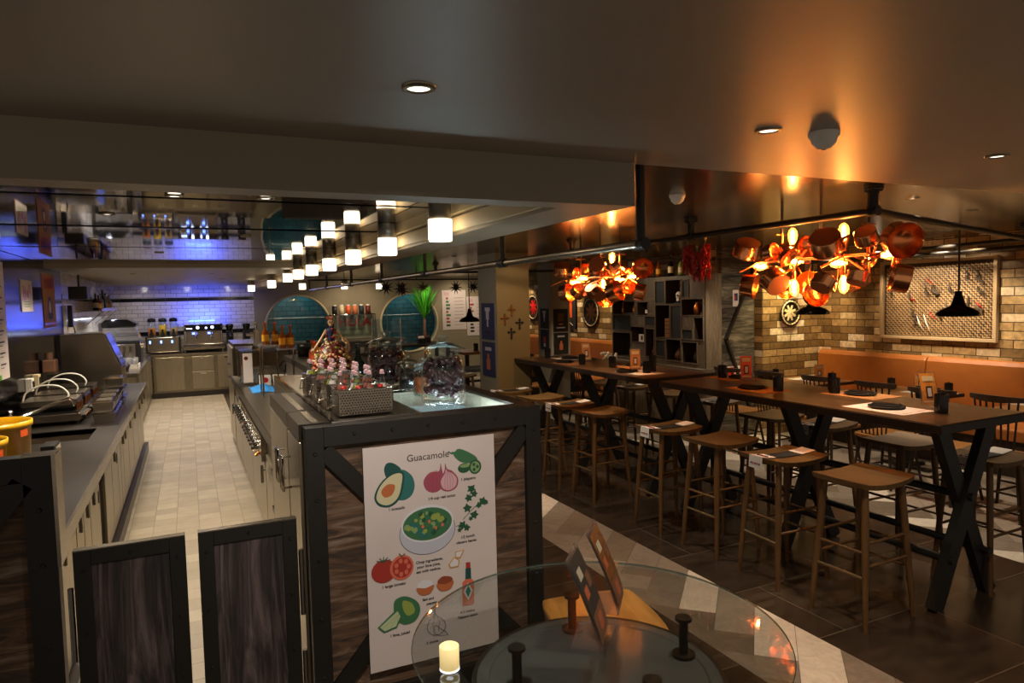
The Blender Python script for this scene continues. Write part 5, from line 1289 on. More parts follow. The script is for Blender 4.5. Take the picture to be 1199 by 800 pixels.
def chandelier(label, y0, y1, zc, rods, pans, bulbs, X=3.36):
    t = thing('pan_chandelier', label, 'chandelier', (0, 0, 0), group='copper pan chandeliers')
    b = MB(); b.rod((X, y0, zc), (X, y1, zc), .008, 'copper_base')
    for k in range(4):
        y = y0+(y1-y0)*k/3; s = (-1) ** k; b.rod((X, y, zc), (X+s*.12, y+.05, zc+.06*s), .007, 'copper_base', n=8).rod((X, y, zc), (X-s*.1, y-.05, zc-.08), .007, 'copper_base', n=8)
    obj('frame', b, t)
    for y in rods:
        b = MB(); b.rod((X, y, PZ-.05), (X, y, C2), .009, 'black_metal').rod((X, y, zc), (X, y, PZ-.05), .009, 'brass').rod((X-.05, y, PZ-.06), (X+.05, y, PZ-.06), .006, 'brass'); obj('suspension_rod', b, t)
    for p in pans:
        hy = min(max(p[1], y0+.05), y1-.05); pan(t, *p, (X, hy, zc))
    for (x, y, z, d) in bulbs:
        d = Vector(d); c = Vector((x, y, z))
        b = MB(); b.rod(c-d*.10, c-d*.045, .014, 'copper', n=12).rod(c-d*.12, (X, min(max(y, y0), y1), zc), .005, 'copper_base', n=6); s = obj('bulb_socket', b, t)
        b = MB(); b.lathe([(.012, -.045), (.016, -.035), (.026, -.01), (.029, .015), (.024, .04), (.012, .054), (0, .058)], 'bulb_glass', c, 14, d); obj('bulb', b, s)
        b = MB(); b.rod(c-d*.03, c+d*.034, .0105, 'filament', n=8); obj('filament', b, s)
    return t
chandelier('near chandelier of hanging copper pans and glowing bulbs over the near bar table', 2.4, 3.35, 1.95, (2.56, 2.87, 3.16), C1P, B1)
chandelier('far chandelier of hanging copper pans and glowing bulbs over the far bar table', 4.8, 5.9, 1.93, (4.93, 5.24, 5.58), C2P, B2)
# strings of red chillies hanging from the pipe
def ristra(loc, h, label, seed):
    t = thing('chilli_string', label, 'chilli string', loc, group='strings of red chillies')
    b = MB(); b.path([(0, 0, 0), (.003, 0, -h*.5), (0, 0, -h)], .003, 'cream', 6).ball((0, 0, .004), .01, 'cream', 6, 4); obj('cord', b, t)
    r_ = random.Random(seed); b = MB()
    for k in range(70):
        z = -.03-h*.88*r_.random(); a = r_.uniform(0, 2*PI); L = r_.uniform(.03, .05)
        b.path([(.006*math.cos(a), .006*math.sin(a), z), (.028*math.cos(a), .028*math.sin(a), z-.01), (.034*math.cos(a+.2), .034*math.sin(a+.2), z-.01-L*.6), (.022*math.cos(a+.3), .022*math.sin(a+.3), z-.012-L)], .007, 'red', 5, taper=[.7, 1, .8, .15])
    obj('chillies', b, t)
ristra((3.3, 3.98, 2.15), .21, 'string of red chillies hanging from the black pipe, left one', 1)
ristra((3.3, 3.88, 2.09), .19, 'string of red chillies hanging from the black pipe, short middle one', 2)
ristra((3.3, 3.79, 2.14), .25, 'string of red chillies hanging from the black pipe, right and longest', 3)
# ================================================================== BOOTHS ALONG THE BRICK WALL
def banquette(x_back, y0, y1, label, top=1.03, seams=()):
    t = thing('banquette', label, 'banquette', (x_back, y0, 0), group='tan leather banquettes')
    ys_ = [0]+[s-y0 for s in seams]+[y1-y0]
    for i in range(len(ys_)-1):
        a, c = ys_[i]+.004, ys_[i+1]-.004
        b = MB(); b.prism([(-.02, .45), (-.02, top-.02), (-.05, top), (-.10, top-.01), (-.13, top-.05), (-.17, .45)], a, c, 'leather', 'xz'); obj('back_cushion', b, t, bev=.012)
        b = MB(); b.prism([(-.17, .34), (-.17, .46), (-.55, .46), (-.58, .44), (-.58, .34)], a, c, 'leather', 'xz'); obj('seat_cushion', b, t, bev=.012)
    b = MB(); b.box(-.54, -.0, 0, y1-y0, 0, .34, 'wood_dark').box(-.02, 0, 0, y1-y0, .34, top-.04, 'wood_dark'); obj('base', b, t)
banquette(XW-.01, 1.6, 6.2, 'long tan leather banquette along the brick wall by the framed artwork', seams=(3.2, 4.79))
banquette(6.19, 8.5, 12.4, 'tan leather banquette on the far brick wall behind the columns', 1.05, seams=(9.9, 11.4))
def booth_table(y, label, x=6.35, top='wood_booth'):
    t = thing('booth_table', label, 'table', (x, y, 0), group='booth tables')
    b = MB(); b.box(-.35, .35, -.34, .34, .715, .745, 'wood_dark').box(-.345, .345, -.335, .335, .745, .75, top); obj('tabletop', b, t, bev=.003)
    b = MB(); b.rod((0, 0, .03), (0, 0, .715), .035, 'black_metal').box(-.2, .2, -.03, .03, .69, .715, 'black_metal'); obj('pedestal', b, t)
    b = MB(); b.box(-.25, .25, -.03, .03, 0, .03, 'black_metal').box(-.03, .03, -.25, .25, 0, .03, 'black_metal'); obj('base', b, t, bev=.005)
booth_table(3.12, 'booth table nearest the right picture edge'); booth_table(4.4, 'middle booth table in front of the artwork'); booth_table(5.6, 'booth table in the brick corner')
booth_table(9.1, 'far booth table beside the second column', 5.3); booth_table(10.6, 'farthest booth table behind the columns', 5.3)
def make_chair(label, seat='wood_booth', frame='wood_dark_chair'):
    t = thing('spindle_chair', label, 'chair', group='low spindle-back chairs')
    b = MB(); b.prism(blob([(-.2, -.19), (0, -.21), (.2, -.19), (.21, 0), (.19, .18), (0, .2), (-.19, .18), (-.21, 0)], 4), .43, .46, seat, 'xy'); obj('seat', b, t, bev=.006)
    for sx in (-1, 1):
        for sy in (-1, 1):
            b = MB(); b.rod((sx*.15, sy*.14, .43), (sx*.21, sy*.2, 0), .016, frame, .011, n=10); obj('leg', b, t)
    b = MB(); b.rod((-.18, -.165, .2), (-.18, .165, .2), .009, frame, n=8).rod((.18, -.165, .2), (.18, .165, .2), .009, frame, n=8).rod((-.18, 0, .2), (.18, 0, .2), .009, frame, n=8); obj('stretcher', b, t)
    # curved crest rail on the -x side, spindles below
    b = MB(); n = 10; v = []
    for i in range(n+1):
        a = -1+2*i/n; y = .20*a; x = -.22+.06*a*a
        hgt = .035*(1-.35*a*a)
        v += [(x-.012, y, .925-hgt), (x+.012, y, .925-hgt), (x+.012, y, .925+hgt*.5), (x-.012, y, .925+hgt*.5)]
    f = []
    for i in range(n):
        for k in range(4): f.append((i*4+k, i*4+(k+1) % 4, i*4+4+(k+1) % 4, i*4+4+k))
    f += [(3, 2, 1, 0), (n*4, n*4+1, n*4+2, n*4+3)]
    b.add(v, f, frame); obj('crest_rail', b, t)
    for i in range(7):
        a = -.78+.26*i; b = MB(); b.rod((-.17, .15*a, .455), (-.22+.06*a*a, .20*a, .90), .0075, frame, n=6); obj('spindle', b, t)
    return t
ch = [(5.68, 3.1, 0., 'booth chair with pale seat nearest the right picture edge'), (5.66, 3.6, .0, 'booth chair behind the amber menu stand'), (5.68, 4.13, 0, 'booth chair in front of the middle booth table'), (5.66, 4.72, 0, 'booth chair left of the middle booth table'),
      (5.6, 5.3, 0., 'booth chair in front of the corner table'), (5.55, 5.85, .06, 'booth chair beside the zebra wood door'), (4.85, 7.9, .1, 'dark chair near the cubby shelf'), (4.75, 9.2, 0., 'dark chair at the far booth table'), (4.75, 10.6, 0., 'dark chair at the farthest booth table')]
c0 = make_chair('x')
for k, (x, y, a, s) in enumerate(ch):
    if k == 0: c0.location = (x, y, 0); c0.rotation_euler = (0, 0, a); c0['label'] = 'dark spindle-back chair, '+s
    else: dup(c0, (x, y, 0), a, 'dark spindle-back chair, '+s)
for (x, y, s) in ((5.505, 3.62, 'behind the amber menu stand'), (5.425, 5.3, 'in front of the corner booth table')):
    t = thing('paper_cover', 'dark and white paper cover on the chair back '+s, 'paper cover', (x, y, 0), .05, 'paper covers on chair backs')
    b = MB(); b.box(-.026, -.021, -.10, .10, .83, .95, 'slate'); obj('dark_part', b, t)
    b = MB(); b.box(-.026, -.021, -.10, .10, .77, .83, 'white'); obj('white_part', b, t)
for (x, y, s) in ((6.5, 3.32, 'nearest booth table'), (6.45, 4.25, 'middle booth table, right half'), (6.4, 5.62, 'corner booth table')):
    placemat(x, y, .75, 'pale placemat on the '+s); plate(x, y-.03, .753, 'black plate on the '+s)
tumbler(6.5, 3.0, .752, 'dark red tumbler on the nearest booth table', .036, .11); tumbler(6.42, 4.62, .752, 'dark red tumbler on the middle booth table', .036, .11); tumbler(6.55, 4.12, .752, 'second tumbler on the middle booth table', .036, .1)
tumbler(6.12, 5.85, .752, 'dark tumbler on the corner booth table', .034, .12)
menu_stand(6.45, 4.32, .75, -.6, 'amber menu stand on the middle booth table', 'amber_print', .2, .17); menu_stand(6.5, 5.55, .75, -.4, 'pale amber menu stand on the corner booth table', 'amber_print', .05, .17)
# framed art of woven bricks with birds
t = thing('framed_artwork', 'large framed relief of woven basket pattern with red accents on brick', 'artwork', (XW-.002, 4.13, 1.2))
AW, AH = 1.28, .88
b = MB(); b.box(-.05, 0, 0, AW, 0, .035, 'cream_frame').box(-.05, 0, 0, AW, AH-.035, AH, 'cream_frame').box(-.05, 0, 0, .035, .035, AH-.035, 'cream_frame').box(-.05, 0, AW-.035, AW, .035, AH-.035, 'cream_frame'); obj('frame', b, t, bev=.004)
b = MB(); b.box(-.012, 0, .035, AW-.035, .035, AH-.035, 'weave_dark')
rnd = random.Random(4); s_ = .024; rr = 0
for i in range(int((AW-.09)/s_)):
    for j in range(int((AH-.09)/s_)):
        y = .045+i*s_; z = .045+j*s_; e = rnd.uniform(.003, .012)
        if (i+j) % 2: b.box(-.012-e, -.012, y, y+s_*1.35 if i*s_ < AW-.13 else y+s_*.9, z, z+s_*.45, 'weave')
        else: b.box(-.012-e, -.012, y, y+s_*.5, z, z+s_*.9, 'weave')
obj('woven_relief', b, t)
for (y, z, L, m_) in ((.33, .42, .06, 'red'), (.56, .22, .09, 'red'), (.53, .60, .07, 'red'), (.5, .08, .2, 'white'), (.42, .1, .16, 'white'), (1.05, .34, .08, 'red')):
    b = MB(); b.path([(-.03, AW-y-.1, z), (-.045, AW-y-.06, z+L*.5), (-.03, AW-y-.02, z+L)], .007, m_, 6, taper=[.4, 1, .4]); obj('red_figure' if m_ == 'red' else 'white_figure', b, t)
rnd = random.Random(12)
for k in range(16):
    b = MB()
    y, z = rnd.uniform(.1, AW-.12), rnd.uniform(.12, AH-.2); pts = [(-.03-rnd.uniform(0, .02), y+rnd.uniform(-.03, .03)+q*.012, z+q*.028) for q in range(5)]
    b.path(pts, .012, 'weave_dark', 6, taper=[.3, 1, 1.2, .8, .2]); obj('dark_figure', b, t)
# industrial pendants
def shade_lamp(loc, ztop, label, sc=1., on=False):
    t = thing('pendant_lamp', label, 'lamp', loc, group='black industrial pendant lamps')
    b = MB(); b.lathe([(.20*sc, 0), (.195*sc, .035*sc), (.15*sc, .07*sc), (.075*sc, .1*sc), (.06*sc, .13*sc), (.035*sc, .22*sc), (.03*sc, .25*sc), (0, .25*sc)], 'black_gloss', n=32)
    b.lathe([(.195*sc, .002), (.145*sc, .062*sc), (.05*sc, .09*sc), (0, .09*sc)], 'cream', n=32); obj('shade', b, t)
    b = MB(); b.rod((0, 0, .25*sc), (0, 0, ztop-loc[2]), .008, 'black_metal'); obj('rod', b, t)
    b = MB(); b.ball((0, 0, .05*sc), .03*sc, 'led_warm' if on else 'white_plastic'); obj('bulb', b, t)
shade_lamp((6.45, 3.98, 1.50), 2.29, 'black industrial pendant lamp in front of the framed artwork', .92)
shade_lamp((6.4, 5.58, 1.50), 2.29, 'black industrial pendant lamp in the brick corner behind the pans', .92)
shade_lamp((4.38, 11.0, 1.38), 2.29, 'small black pendant lamp in front of the back wall menus', .9, True)
# round talavera plates and wall frames
def wall_plate(loc, r, ax, label, seed):
    t = thing('decorative_plate', label, 'wall plate', loc, group='decorative round wall plates')
    b = MB(); b.lathe([(0, 0), (r*.7, 0), (r, .03), (r, .038), (r*.68, .012), (0, .012)], 'black_metal', n=36, axis=ax); obj('plate', b, t)
    b = MB(); A = Vector(ax); u = Vector((0, 0, 1)); w = A.cross(u)
    b.path([A*.034+(u*math.cos(k*PI/20)+w*math.sin(k*PI/20))*r*.85 for k in range(40)], .014, 'cream', 6, taper=[1 if k % 2 else .35 for k in range(40)], closed=True); obj('beaded_rim', b, t)
    b = MB(); b.add([tuple(A*.02+(u*math.cos(k*PI/12)+w*math.sin(k*PI/12))*r*(.6 if k % 3 else .3)) for k in range(24)]+[tuple(A*.03)], [(k, (k+1) % 24, 24) for k in range(24)], ('red', 'cream', 'brass')[seed % 3]); obj('painted_flower', b, t)
wall_plate((6.78, 6.269, 1.5), .17, (0, -1, 0), 'round decorated plate on the brick corner below the near pans', 1)
wall_plate((6.199, 9.95, 1.5), .27, (-1, 0, 0), 'round red and cream plate on the far brick wall below the far pans', 2)
wall_plate((6.199, 12.1, 1.58), .26, (-1, 0, 0), 'round plate half hidden behind the column with crosses', 3)
t = thing('angular_frame', 'black board with orange print and pale zigzag line on the far brick wall', 'picture', (6.17, 10.45, 1.2))
b = MB(); b.box(0, .02, 0, .75, 0, .75, 'black_board'); obj('board', b, t)
b = MB(); b.box(-.002, 0, .12, .35, .2, .45, 'orange').box(-.002, 0, .12, .35, .45, .62, 'red'); b.beam((-.004, .5, .7), (-.004, .55, .3), .015, .004, 'white', (1, 0, 0)).beam((-.004, .55, .3), (-.004, .1, .06), .015, .004, 'white', (1, 0, 0)); obj('print', b, t)
# cubby shelf
SX = 5.45
t = thing('cubby_shelf', 'tall grey oak cubby shelf of uneven boxes between column and wood door', 'shelf', (SX, 6.26, 0))
Y0 = 6.26
cells = [(7.75, 8.18, 1.29, 1.49, 1), (7.76, 8.19, .92, 1.25, 0), (7.45, 7.74, 1.14, 1.34, 0), (7.22, 7.43, 1.37, 1.48, 1), (7.24, 7.42, .96, 1.32, 0), (7.37, 7.6, 1.5, 1.67, 0), (7.91, 8.18, 1.51, 1.7, 0), (7.01, 7.2, 1.66, 1.93, 1),
         (6.7, 6.99, 1.65, 1.94, 0), (6.56, 6.67, 1.73, 1.93, 1), (6.92, 7.2, 1.22, 1.63, 0), (6.7, 6.89, 1.22, 1.62, 1), (6.30, 6.68, 1.51, 1.7, 0), (6.3, 6.46, 1.22, 1.48, 0), (6.49, 6.68, 1.22, 1.33, 1), (7.02, 7.2, .98, 1.18, 1), (6.71, 6.99, .94, 1.2, 0), (6.41, 6.68, .93, 1.18, 0), (7.66, 7.9, 1.53, 1.68, 0)]
# front face built as a grid with the cells left open
ysg = sorted({6.26, 8.22}|{c for r_ in cells for c in r_[:2]}); zsg = sorted({.88, 2.0}|{c for r_ in cells for c in r_[2:4]})
b = MB()
for i in range(len(ysg)-1):
    for j in range(len(zsg)-1):
        cy, cz = (ysg[i]+ysg[i+1])/2, (zsg[j]+zsg[j+1])/2
        if any(a < cy < c and e < cz < f_ for (a, c, e, f_, _) in cells): continue
        b.quad((0, ysg[i]-Y0, zsg[j]), (0, ysg[i+1]-Y0, zsg[j]), (0, ysg[i+1]-Y0, zsg[j+1]), (0, ysg[i]-Y0, zsg[j+1]), 'wood_shelf' if (i*7+j*3) % 4 else 'wood_shelf_v')
obj('front_panels', b, t)
b = MB(); b.box(0.0, .24, 0, .012, .88, 2.0, 'wood_shelf_v').box(0, .24, 1.95, 1.96, .88, 2.0, 'wood_shelf_v').box(0, .24, .012, 1.95, 1.99, 2.0, 'wood_shelf').box(.235, .24, .012, 1.95, .88, 1.99, 'wood_dark'); obj('carcass', b, t)
for (a, c, e, f_, closed) in cells:
    b = MB(); a -= Y0; c -= Y0
    if closed:
        b.box(.008, .014, a, c, e, f_, 'slate'); nm_ = 'slate_panel'
    else:
        m_ = 'wood_dark'; b.box(.002, .22, a-.006, a, e, f_, m_).box(.002, .22, c, c+.006, e, f_, m_).box(.002, .22, a, c, e-.006, e, m_).box(.002, .22, a, c, f_, f_+.006, m_).box(.215, .22, a, c, e, f_, m_); nm_ = 'open_box'
    q = obj(nm_, b, t)
    b = MB(); w = .010
    b.box(-.012, .004, a-w, a, e-w, f_+w, 'wood_shelf_v').box(-.012, .004, c, c+w, e-w, f_+w, 'wood_shelf_v').box(-.012, .004, a, c, e-w, e, 'wood_shelf').box(-.012, .004, a, c, f_, f_+w, 'wood_shelf'); obj('edge_frame', b, q)
b = MB(); b.box(-.10, .24, -.04, 1.97, .84, .88, 'wood_shelf').box(.0, .24, 0, 1.95, 0, .84, 'wood_shelf_v'); obj('base_cabinet', b, t)
def pot_thing(loc, prof, m_, label, extra=None, name='clay_jug'):
    t = thing(name, label, name.split('_')[-1], loc); b = MB(); b.lathe(prof, m_, n=20); obj('vessel', b, t)
    b = MB()
    if extra == 'handle': b.path([(.02, 0, .09), (.0, .0, .15), (-.02, 0, .09)], .006, 'brass', 6)
    else: b.lathe([(prof[-1][0]+.004, prof[-1][1]-.01), (prof[-1][0]+.006, prof[-1][1])], 'brass', n=16)
    obj('handle' if extra == 'handle' else 'rim', b, t)
jug = [(0, 0), (.035, 0), (.055, .05), (.05, .09), (.025, .12), (.03, .135)]
pot_thing((5.53, 6.5, 1.51), [(p*.9, q*1.15) for p, q in jug], 'brass', 'golden vase in the upper right box of the cubby shelf')
pot_thing((5.53, 6.84, .94), jug, 'terracotta', 'brown clay jug with handle in the lower box of the cubby shelf', 'handle')
pot_thing((5.53, 6.52, .93), [(p*.8, q*.95) for p, q in jug], 'black_metal', 'dark clay jar in the bottom right box of the cubby shelf')
pot_thing((5.53, 6.35, 1.22), [(p*.6, q*.9) for p, q in jug], 'terracotta', 'small brown jar in the narrow box of the cubby shelf')
pot_thing((5.53, 7.32, .96), [(p*.9, q*.9) for p, q in jug], 'terracotta', 'clay jug in the tall box left of centre of the cubby shelf')
t = thing('skull_figurine', 'small white skull figurine in the top box of the cubby shelf', 'figurine', (5.53, 6.84, 1.65))
b = MB(); b.ball((0, 0, .1), (.04, .045, .05), 'white').box(-.025, .02, -.02, .02, .03, .07, 'white').box(-.03, .03, -.05, .05, 0, .02, 'black'); obj('skull', b, t)
b = MB(); b.ball((-.035, -.017, .1), .012, 'black', 8, 6).ball((-.035, .017, .1), .012, 'black', 8, 6); obj('eye_sockets', b, t)
t = thing('framed_card', 'small white card in a dark box of the cubby shelf', 'card', (5.5, 7.58, 1.14))
b = MB(); b.box(0, .01, -.07, .07, 0, .1, 'white'); obj('card', b, t)
b = MB(); b.box(-.001, 0, -.02, .02, .02, .08, 'slate'); obj('print', b, t)
t = thing('bound_box', 'golden brown box standing in the tall left box of the cubby shelf', 'box', (5.5, 7.03, 1.22))
b = MB(); b.box(0, .1, -.05, .06, 0, .24, 'wood_booth'); obj('box', b, t, bev=.004)
b = MB()
for z in (.05, .1, .15, .2): b.box(-.002, 0, -.05, .06, z, z+.008, 'wood_dark')
obj('bands', b, t)
bottle((5.53, 7.5, 1.5), 'spirit bottle with white label in a small box of the cubby shelf', 'dark_glass', .15, .025, group='bottles in the cubby shelf')
bottle((5.53, 8.05, 1.51), 'amber bottle at the left end of the cubby shelf', 'amber', .17, .024, lab='label_y', group='bottles in the cubby shelf')
bottle((5.53, 7.78, 1.53), 'short amber bottle in the cubby shelf below the far pans', 'amber', .13, .026, lab='label_y', group='bottles in the cubby shelf')
sp = [(6.4, .2, 'dark_glass'), (6.62, .24, 'amber'), (6.85, .22, 'olive'), (7.05, .26, 'dark_glass'), (7.3, .22, 'amber'), (7.55, .25, 'dark_glass'), (7.8, .22, 'olive'), (8.0, .24, 'amber')]
od = ['first', 'second', 'third', 'fourth', 'fifth', 'sixth', 'seventh', 'last']
for (y, h, m_), o_ in zip(sp, od): bottle((5.57, y, 2.0), cn[m_]+' bottle on top of the cubby shelf, '+o_+' from the right', m_, h, .035, lab='cream' if m_ != 'amber' else 'label_y', group='bottles on top of the cubby shelf')
t = thing('flower_pot', 'white silk flowers in a tan bag standing on the ledge', 'flowers', (5.16, 7.9, .75))
b = MB(); b.lathe([(0, 0), (.06, 0), (.075, .12), (.07, .12), (.05, .01)], 'paper_tan', n=14); obj('pot', b, t)
b = MB(); rnd = random.Random(3)
for k in range(22): b.ball((rnd.uniform(-.07, .07), rnd.uniform(-.12, .1), rnd.uniform(.13, .24)), .024, rnd.choice(('white', 'cream', 'column_grey')), 6, 4)
obj('blossoms', b, t)
t = thing('side_table', 'low dark side table carrying the flower bag near the cubby shelf', 'table', (5.12, 7.9, 0))
b = MB(); b.box(-.2, .2, -.3, .3, .72, .75, 'wood_dark'); obj('tabletop', b, t, bev=.004)
for sx in (-.17, .17):
    for sy in (-.27, .27):
        b = MB(); b.rod((sx, sy, 0), (sx, sy, .72), .015, 'black_metal'); obj('leg', b, t)
# crosses and posters on the columns
def cross(x, z, m_, label, s=1.):
    t = thing('wall_cross', label, 'cross', (x, 7.368, z), group='ornamental crosses on the column')
    s *= .72; b = MB(); a = .017*s
    for (dx, dz) in ((0, 0), (0, .045), (0, -.045), (.045, 0), (-.045, 0), (0, -.088)):
        n = 12; b.path([(dx*s+a*math.cos(2*PI*i/n), -.008, dz*s+a*math.sin(2*PI*i/n)) for i in range(n)], .0045*s, m_, 6, closed=True)
    b.box(-.008*s, .008*s, -.01, -.002, -.10*s, .06*s, m_).box(-.06*s, .06*s, -.01, -.002, -.008*s, .008*s, m_); obj('fretwork', b, t)
    b = MB()
    for (dx, dz) in ((0, .068), (.068, 0), (-.068, 0), (0, -.112)): b.ball((dx*s, -.008, dz*s), .011*s, m_, 8, 6)
    obj('finials', b, t)
cross(3.47, 1.63, 'brass', 'light copper cross, topmost on the ochre column'); cross(3.38, 1.53, 'brass', 'copper coloured cross, left of the group on the column')
cross(3.57, 1.47, 'black_metal', 'dark iron cross, right of the group on the column'); cross(3.46, 1.36, 'black_metal', 'dark iron cross, lowest on the column')
def board(name, label, p0, du, w, h, nrm, base, art):
    """poster board: p0 bottom-left, du unit vector along its width, nrm outward normal"""
    t = thing(name, label, 'poster', p0); du = Vector(du); nn = Vector(nrm)
    def q(b, a, c, z0, z1, e, m_): 
        P_ = [du*a+nn*e, du*c+nn*e, du*c+nn*e, du*a+nn*e]
        b.add([(P_[0].x, P_[0].y, z0), (P_[1].x, P_[1].y, z0), (P_[2].x, P_[2].y, z1), (P_[3].x, P_[3].y, z1)], [(0, 1, 2, 3)], m_)
    b = MB(); s = du*w+nn*.008
    b.box(min(0, s.x), max(0, s.x), min(0, s.y), max(0, s.y), 0, h, base); obj('sheet', b, t)
    b = MB()
    for (a, c, z0, z1, m_) in art: q(b, a*w, c*w, z0*h, z1*h, .0095, m_)
    obj('print', b, t); return t
glassart = [(.3, .7, .78, .88, 'p_bowl'), (.38, .62, .55, .78, 'p_bowl'), (.44, .56, .35, .55, 'p_bowl'), (.3, .7, .18, .22, 'slate')]
bottleart = [(.25, .75, .75, .85, 'p_bowl'), (.35, .65, .2, .5, 'p_pit'), (.42, .58, .5, .66, 'p_pit')]
board('column_poster', 'navy poster with pale glass, upper one on the ochre column side', (3.279, 7.82, 1.27), (0, -1, 0), .38, .44, (-1, 0, 0), 'navy', glassart)
board('column_poster', 'navy poster with tan bottle, lower one on the ochre column side', (3.279, 7.82, .82), (0, -1, 0), .38, .42, (-1, 0, 0), 'navy', bottleart)
board('column_poster', 'black poster with pale bottle, upper one on the far column side', (5.159, 9.85, 1.27), (0, -1, 0), .28, .32, (-1, 0, 0), 'black_board', glassart)
board('column_poster', 'black poster with red bottle, lower one on the far column side', (5.159, 9.85, .93), (0, -1, 0), .28, .32, (-1, 0, 0), 'black_board', [(.35, .65, .35, .65, 'p_red'), (.38, .62, .15, .32, 'p_bowl')])
board('column_poster', 'black chalk poster with skull print, upper one facing on the far column', (5.20, 9.499, 1.22), (1, 0, 0), .26, .36, (0, -1, 0), 'black_board', [(.3, .7, .45, .8, 'terracotta'), (.35, .65, .3, .36, 'p_pit'), (.2, .8, .15, .2, 'p_bowl'), (.4, .47, .6, .68, 'black'), (.55, .62, .6, .68, 'black')])
board('column_poster', 'black chalk poster with tan bottle, lower one facing on the far column', (5.20, 9.499, .86), (1, 0, 0), .26, .34, (0, -1, 0), 'black_board', [(.25, .75, .8, .88, 'p_bowl'), (.38, .62, .2, .5, 'p_pit'), (.44, .56, .5, .62, 'p_pit')])
# ================================================================== BACK OF THE ROOM
def menu_art(n):
    a = [(.08, .3, .86, .95, 'p_pinklight')]
    rnd = random.Random(n)
    for k in range(9):
        z = .8-k*.085
        a += [(.5, .9, z, z+.008, 'p_brown'), (.5, .8, z-.02, z-.012, 'p_bowl'), (.16, .16+rnd.uniform(.08, .2), z-.03, z+.02, rnd.choice(('p_red', 'p_leaf', 'p_brown', 'p_green', 'black_metal')))]
    return a
board('wall_menu', 'white illustrated menu poster on the back wall, left and larger', (5.42, 15.345, 1.06), (1, 0, 0), .60, .94, (0, -1, 0), 'poster', menu_art(1))
board('wall_menu', 'white illustrated menu poster on the back wall, right behind the pendant', (6.04, 15.345, .9), (1, 0, 0), .52, .94, (0, -1, 0), 'poster', menu_art(2))
# HOLA lettering
t = thing('wall_lettering', 'red HOLA lettering with dark script on the grey back wall', 'sign', (2.98, 15.33, 1.1))
text_part('HOLA', t, (0, 0, .14), .27, 'red', ext=.006, bold=.004, name='red_letters')
b = MB(); b.path([(.0+k*.02, -.002, .07+.018*math.sin(k*1.7)+.008*math.sin(k*.9)) for k in range(28)], .004, 'black_metal', 5); obj('script_line', b, t)
# dispensers on their rack
t = thing('dispenser_rack', 'steel rack against the back wall holding six topping dispensers', 'rack', (2.72, 14.95, .96))
b = MB(); b.rod((0, 0, .0), (0, 0, .54), .012, 'steel').rod((1.0, 0, .0), (1.0, 0, .54), .012, 'steel').rod((0, 0, .54), (1.0, 0, .54), .012, 'chrome').rod((0, .2, .0), (0, .2, .54), .012, 'steel').rod((1.0, .2, .0), (1.0, .2, .54), .012, 'steel').box(0, 1.0, .0, .2, .525, .535, 'glass'); obj('frame', b, t)
b = MB(); b.box(.02, .98, -.004, 0, .05, .5, 'glass'); obj('glass_guard', b, t)
dm = ['black_metal', 'cream', 'orange', 'p_pit', 'slate', 'dark_red']; dn = ['black', 'cream', 'orange', 'brown', 'dark', 'red']
for k in range(6):
    t = thing('topping_dispenser', dn[k]+' topping jar dispenser on the rack, number %s from left' % ['one', 'two', 'three', 'four', 'five', 'six'][k], 'dispenser', (2.86+k*.145, 15.04, 1.49), group='topping dispensers')
    b = MB(); b.lathe([(.0, .01), (.055, .01), (.055, .2), (0, .2)], dm[k], n=16); obj('jar', b, t)
    b = MB(); b.rod((0, 0, .2), (0, 0, .23), .04, 'white_plastic'); obj('lid', b, t)
    b = MB(); b.lathe([(.05, .0), (.02, -.1), (.0, -.1)], 'ice_glass', n=14); obj('chute', b, t)
t = thing('topping_counter', 'dark wood counter with crossed braces below the dispensers', 'counter', (1.85, 10.6, 0))
b = MB(); b.box(0, 1.25, 0, .6, .92, .96, 'wood_dark'); obj('top', b, t)
b = MB(); b.box(.04, 1.21, .05, .55, 0, .92, 'black_metal'); obj('body', b, t)
b = MB(); b.beam((.05, .04, .9), (.65, .04, .1), .08, .02, 'wood_shelf', (0, 1, 0)); obj('brace', b, t)
t = thing('back_bar', 'long dark counter along the grey back wall under the dispensers', 'counter', (1.9, 14.75, 0))
b = MB(); b.box(0, 2.4, 0, .58, 0, .92, 'wood_dark'); obj('body', b, t)
b = MB(); b.box(-.02, 2.42, -.03, .58, .92, .96, 'wood_shelf'); obj('top', b, t)
rnd = random.Random(5)
nmn = ['leftmost', 'second', 'third', 'fourth', 'fifth', 'sixth', 'seventh', 'rightmost']
for k in range(8):
    x = 1.95+k*.125; q = k % 3
    t = thing(('topping_bowl', 'white_cup', 'squeeze_bottle')[q], ('clear bowl', 'white paper cup', 'white squeeze bottle')[q]+' on the dark topping counter, '+nmn[k]+' of the row', ('bowl', 'cup', 'bottle')[q], (x, 10.75, .96))
    b = MB()
    if q == 0: b.lathe([(.02, 0), (.05, .05), (.046, .05), (.015, .005)], 'ice_glass', n=16)
    elif q == 1: b.lathe([(0, 0), (.028, 0), (.036, .09), (.03, .09), (.024, .01)], 'white_plastic', n=14)
    else: b.lathe([(0, 0), (.03, 0), (.03, .1), (.008, .13), (.005, .16)], 'white_plastic', n=14)
    obj('vessel', b, t)
    b = MB(); b.lathe([(.0, .02), (.03, .02), (.034, .03), (0, .04)] if q == 0 else [(.031, .06), (.034, .07), (.031, .075)], 'red' if q == 2 else 'chrome', n=12); obj('contents' if q == 0 else 'band', b, t)
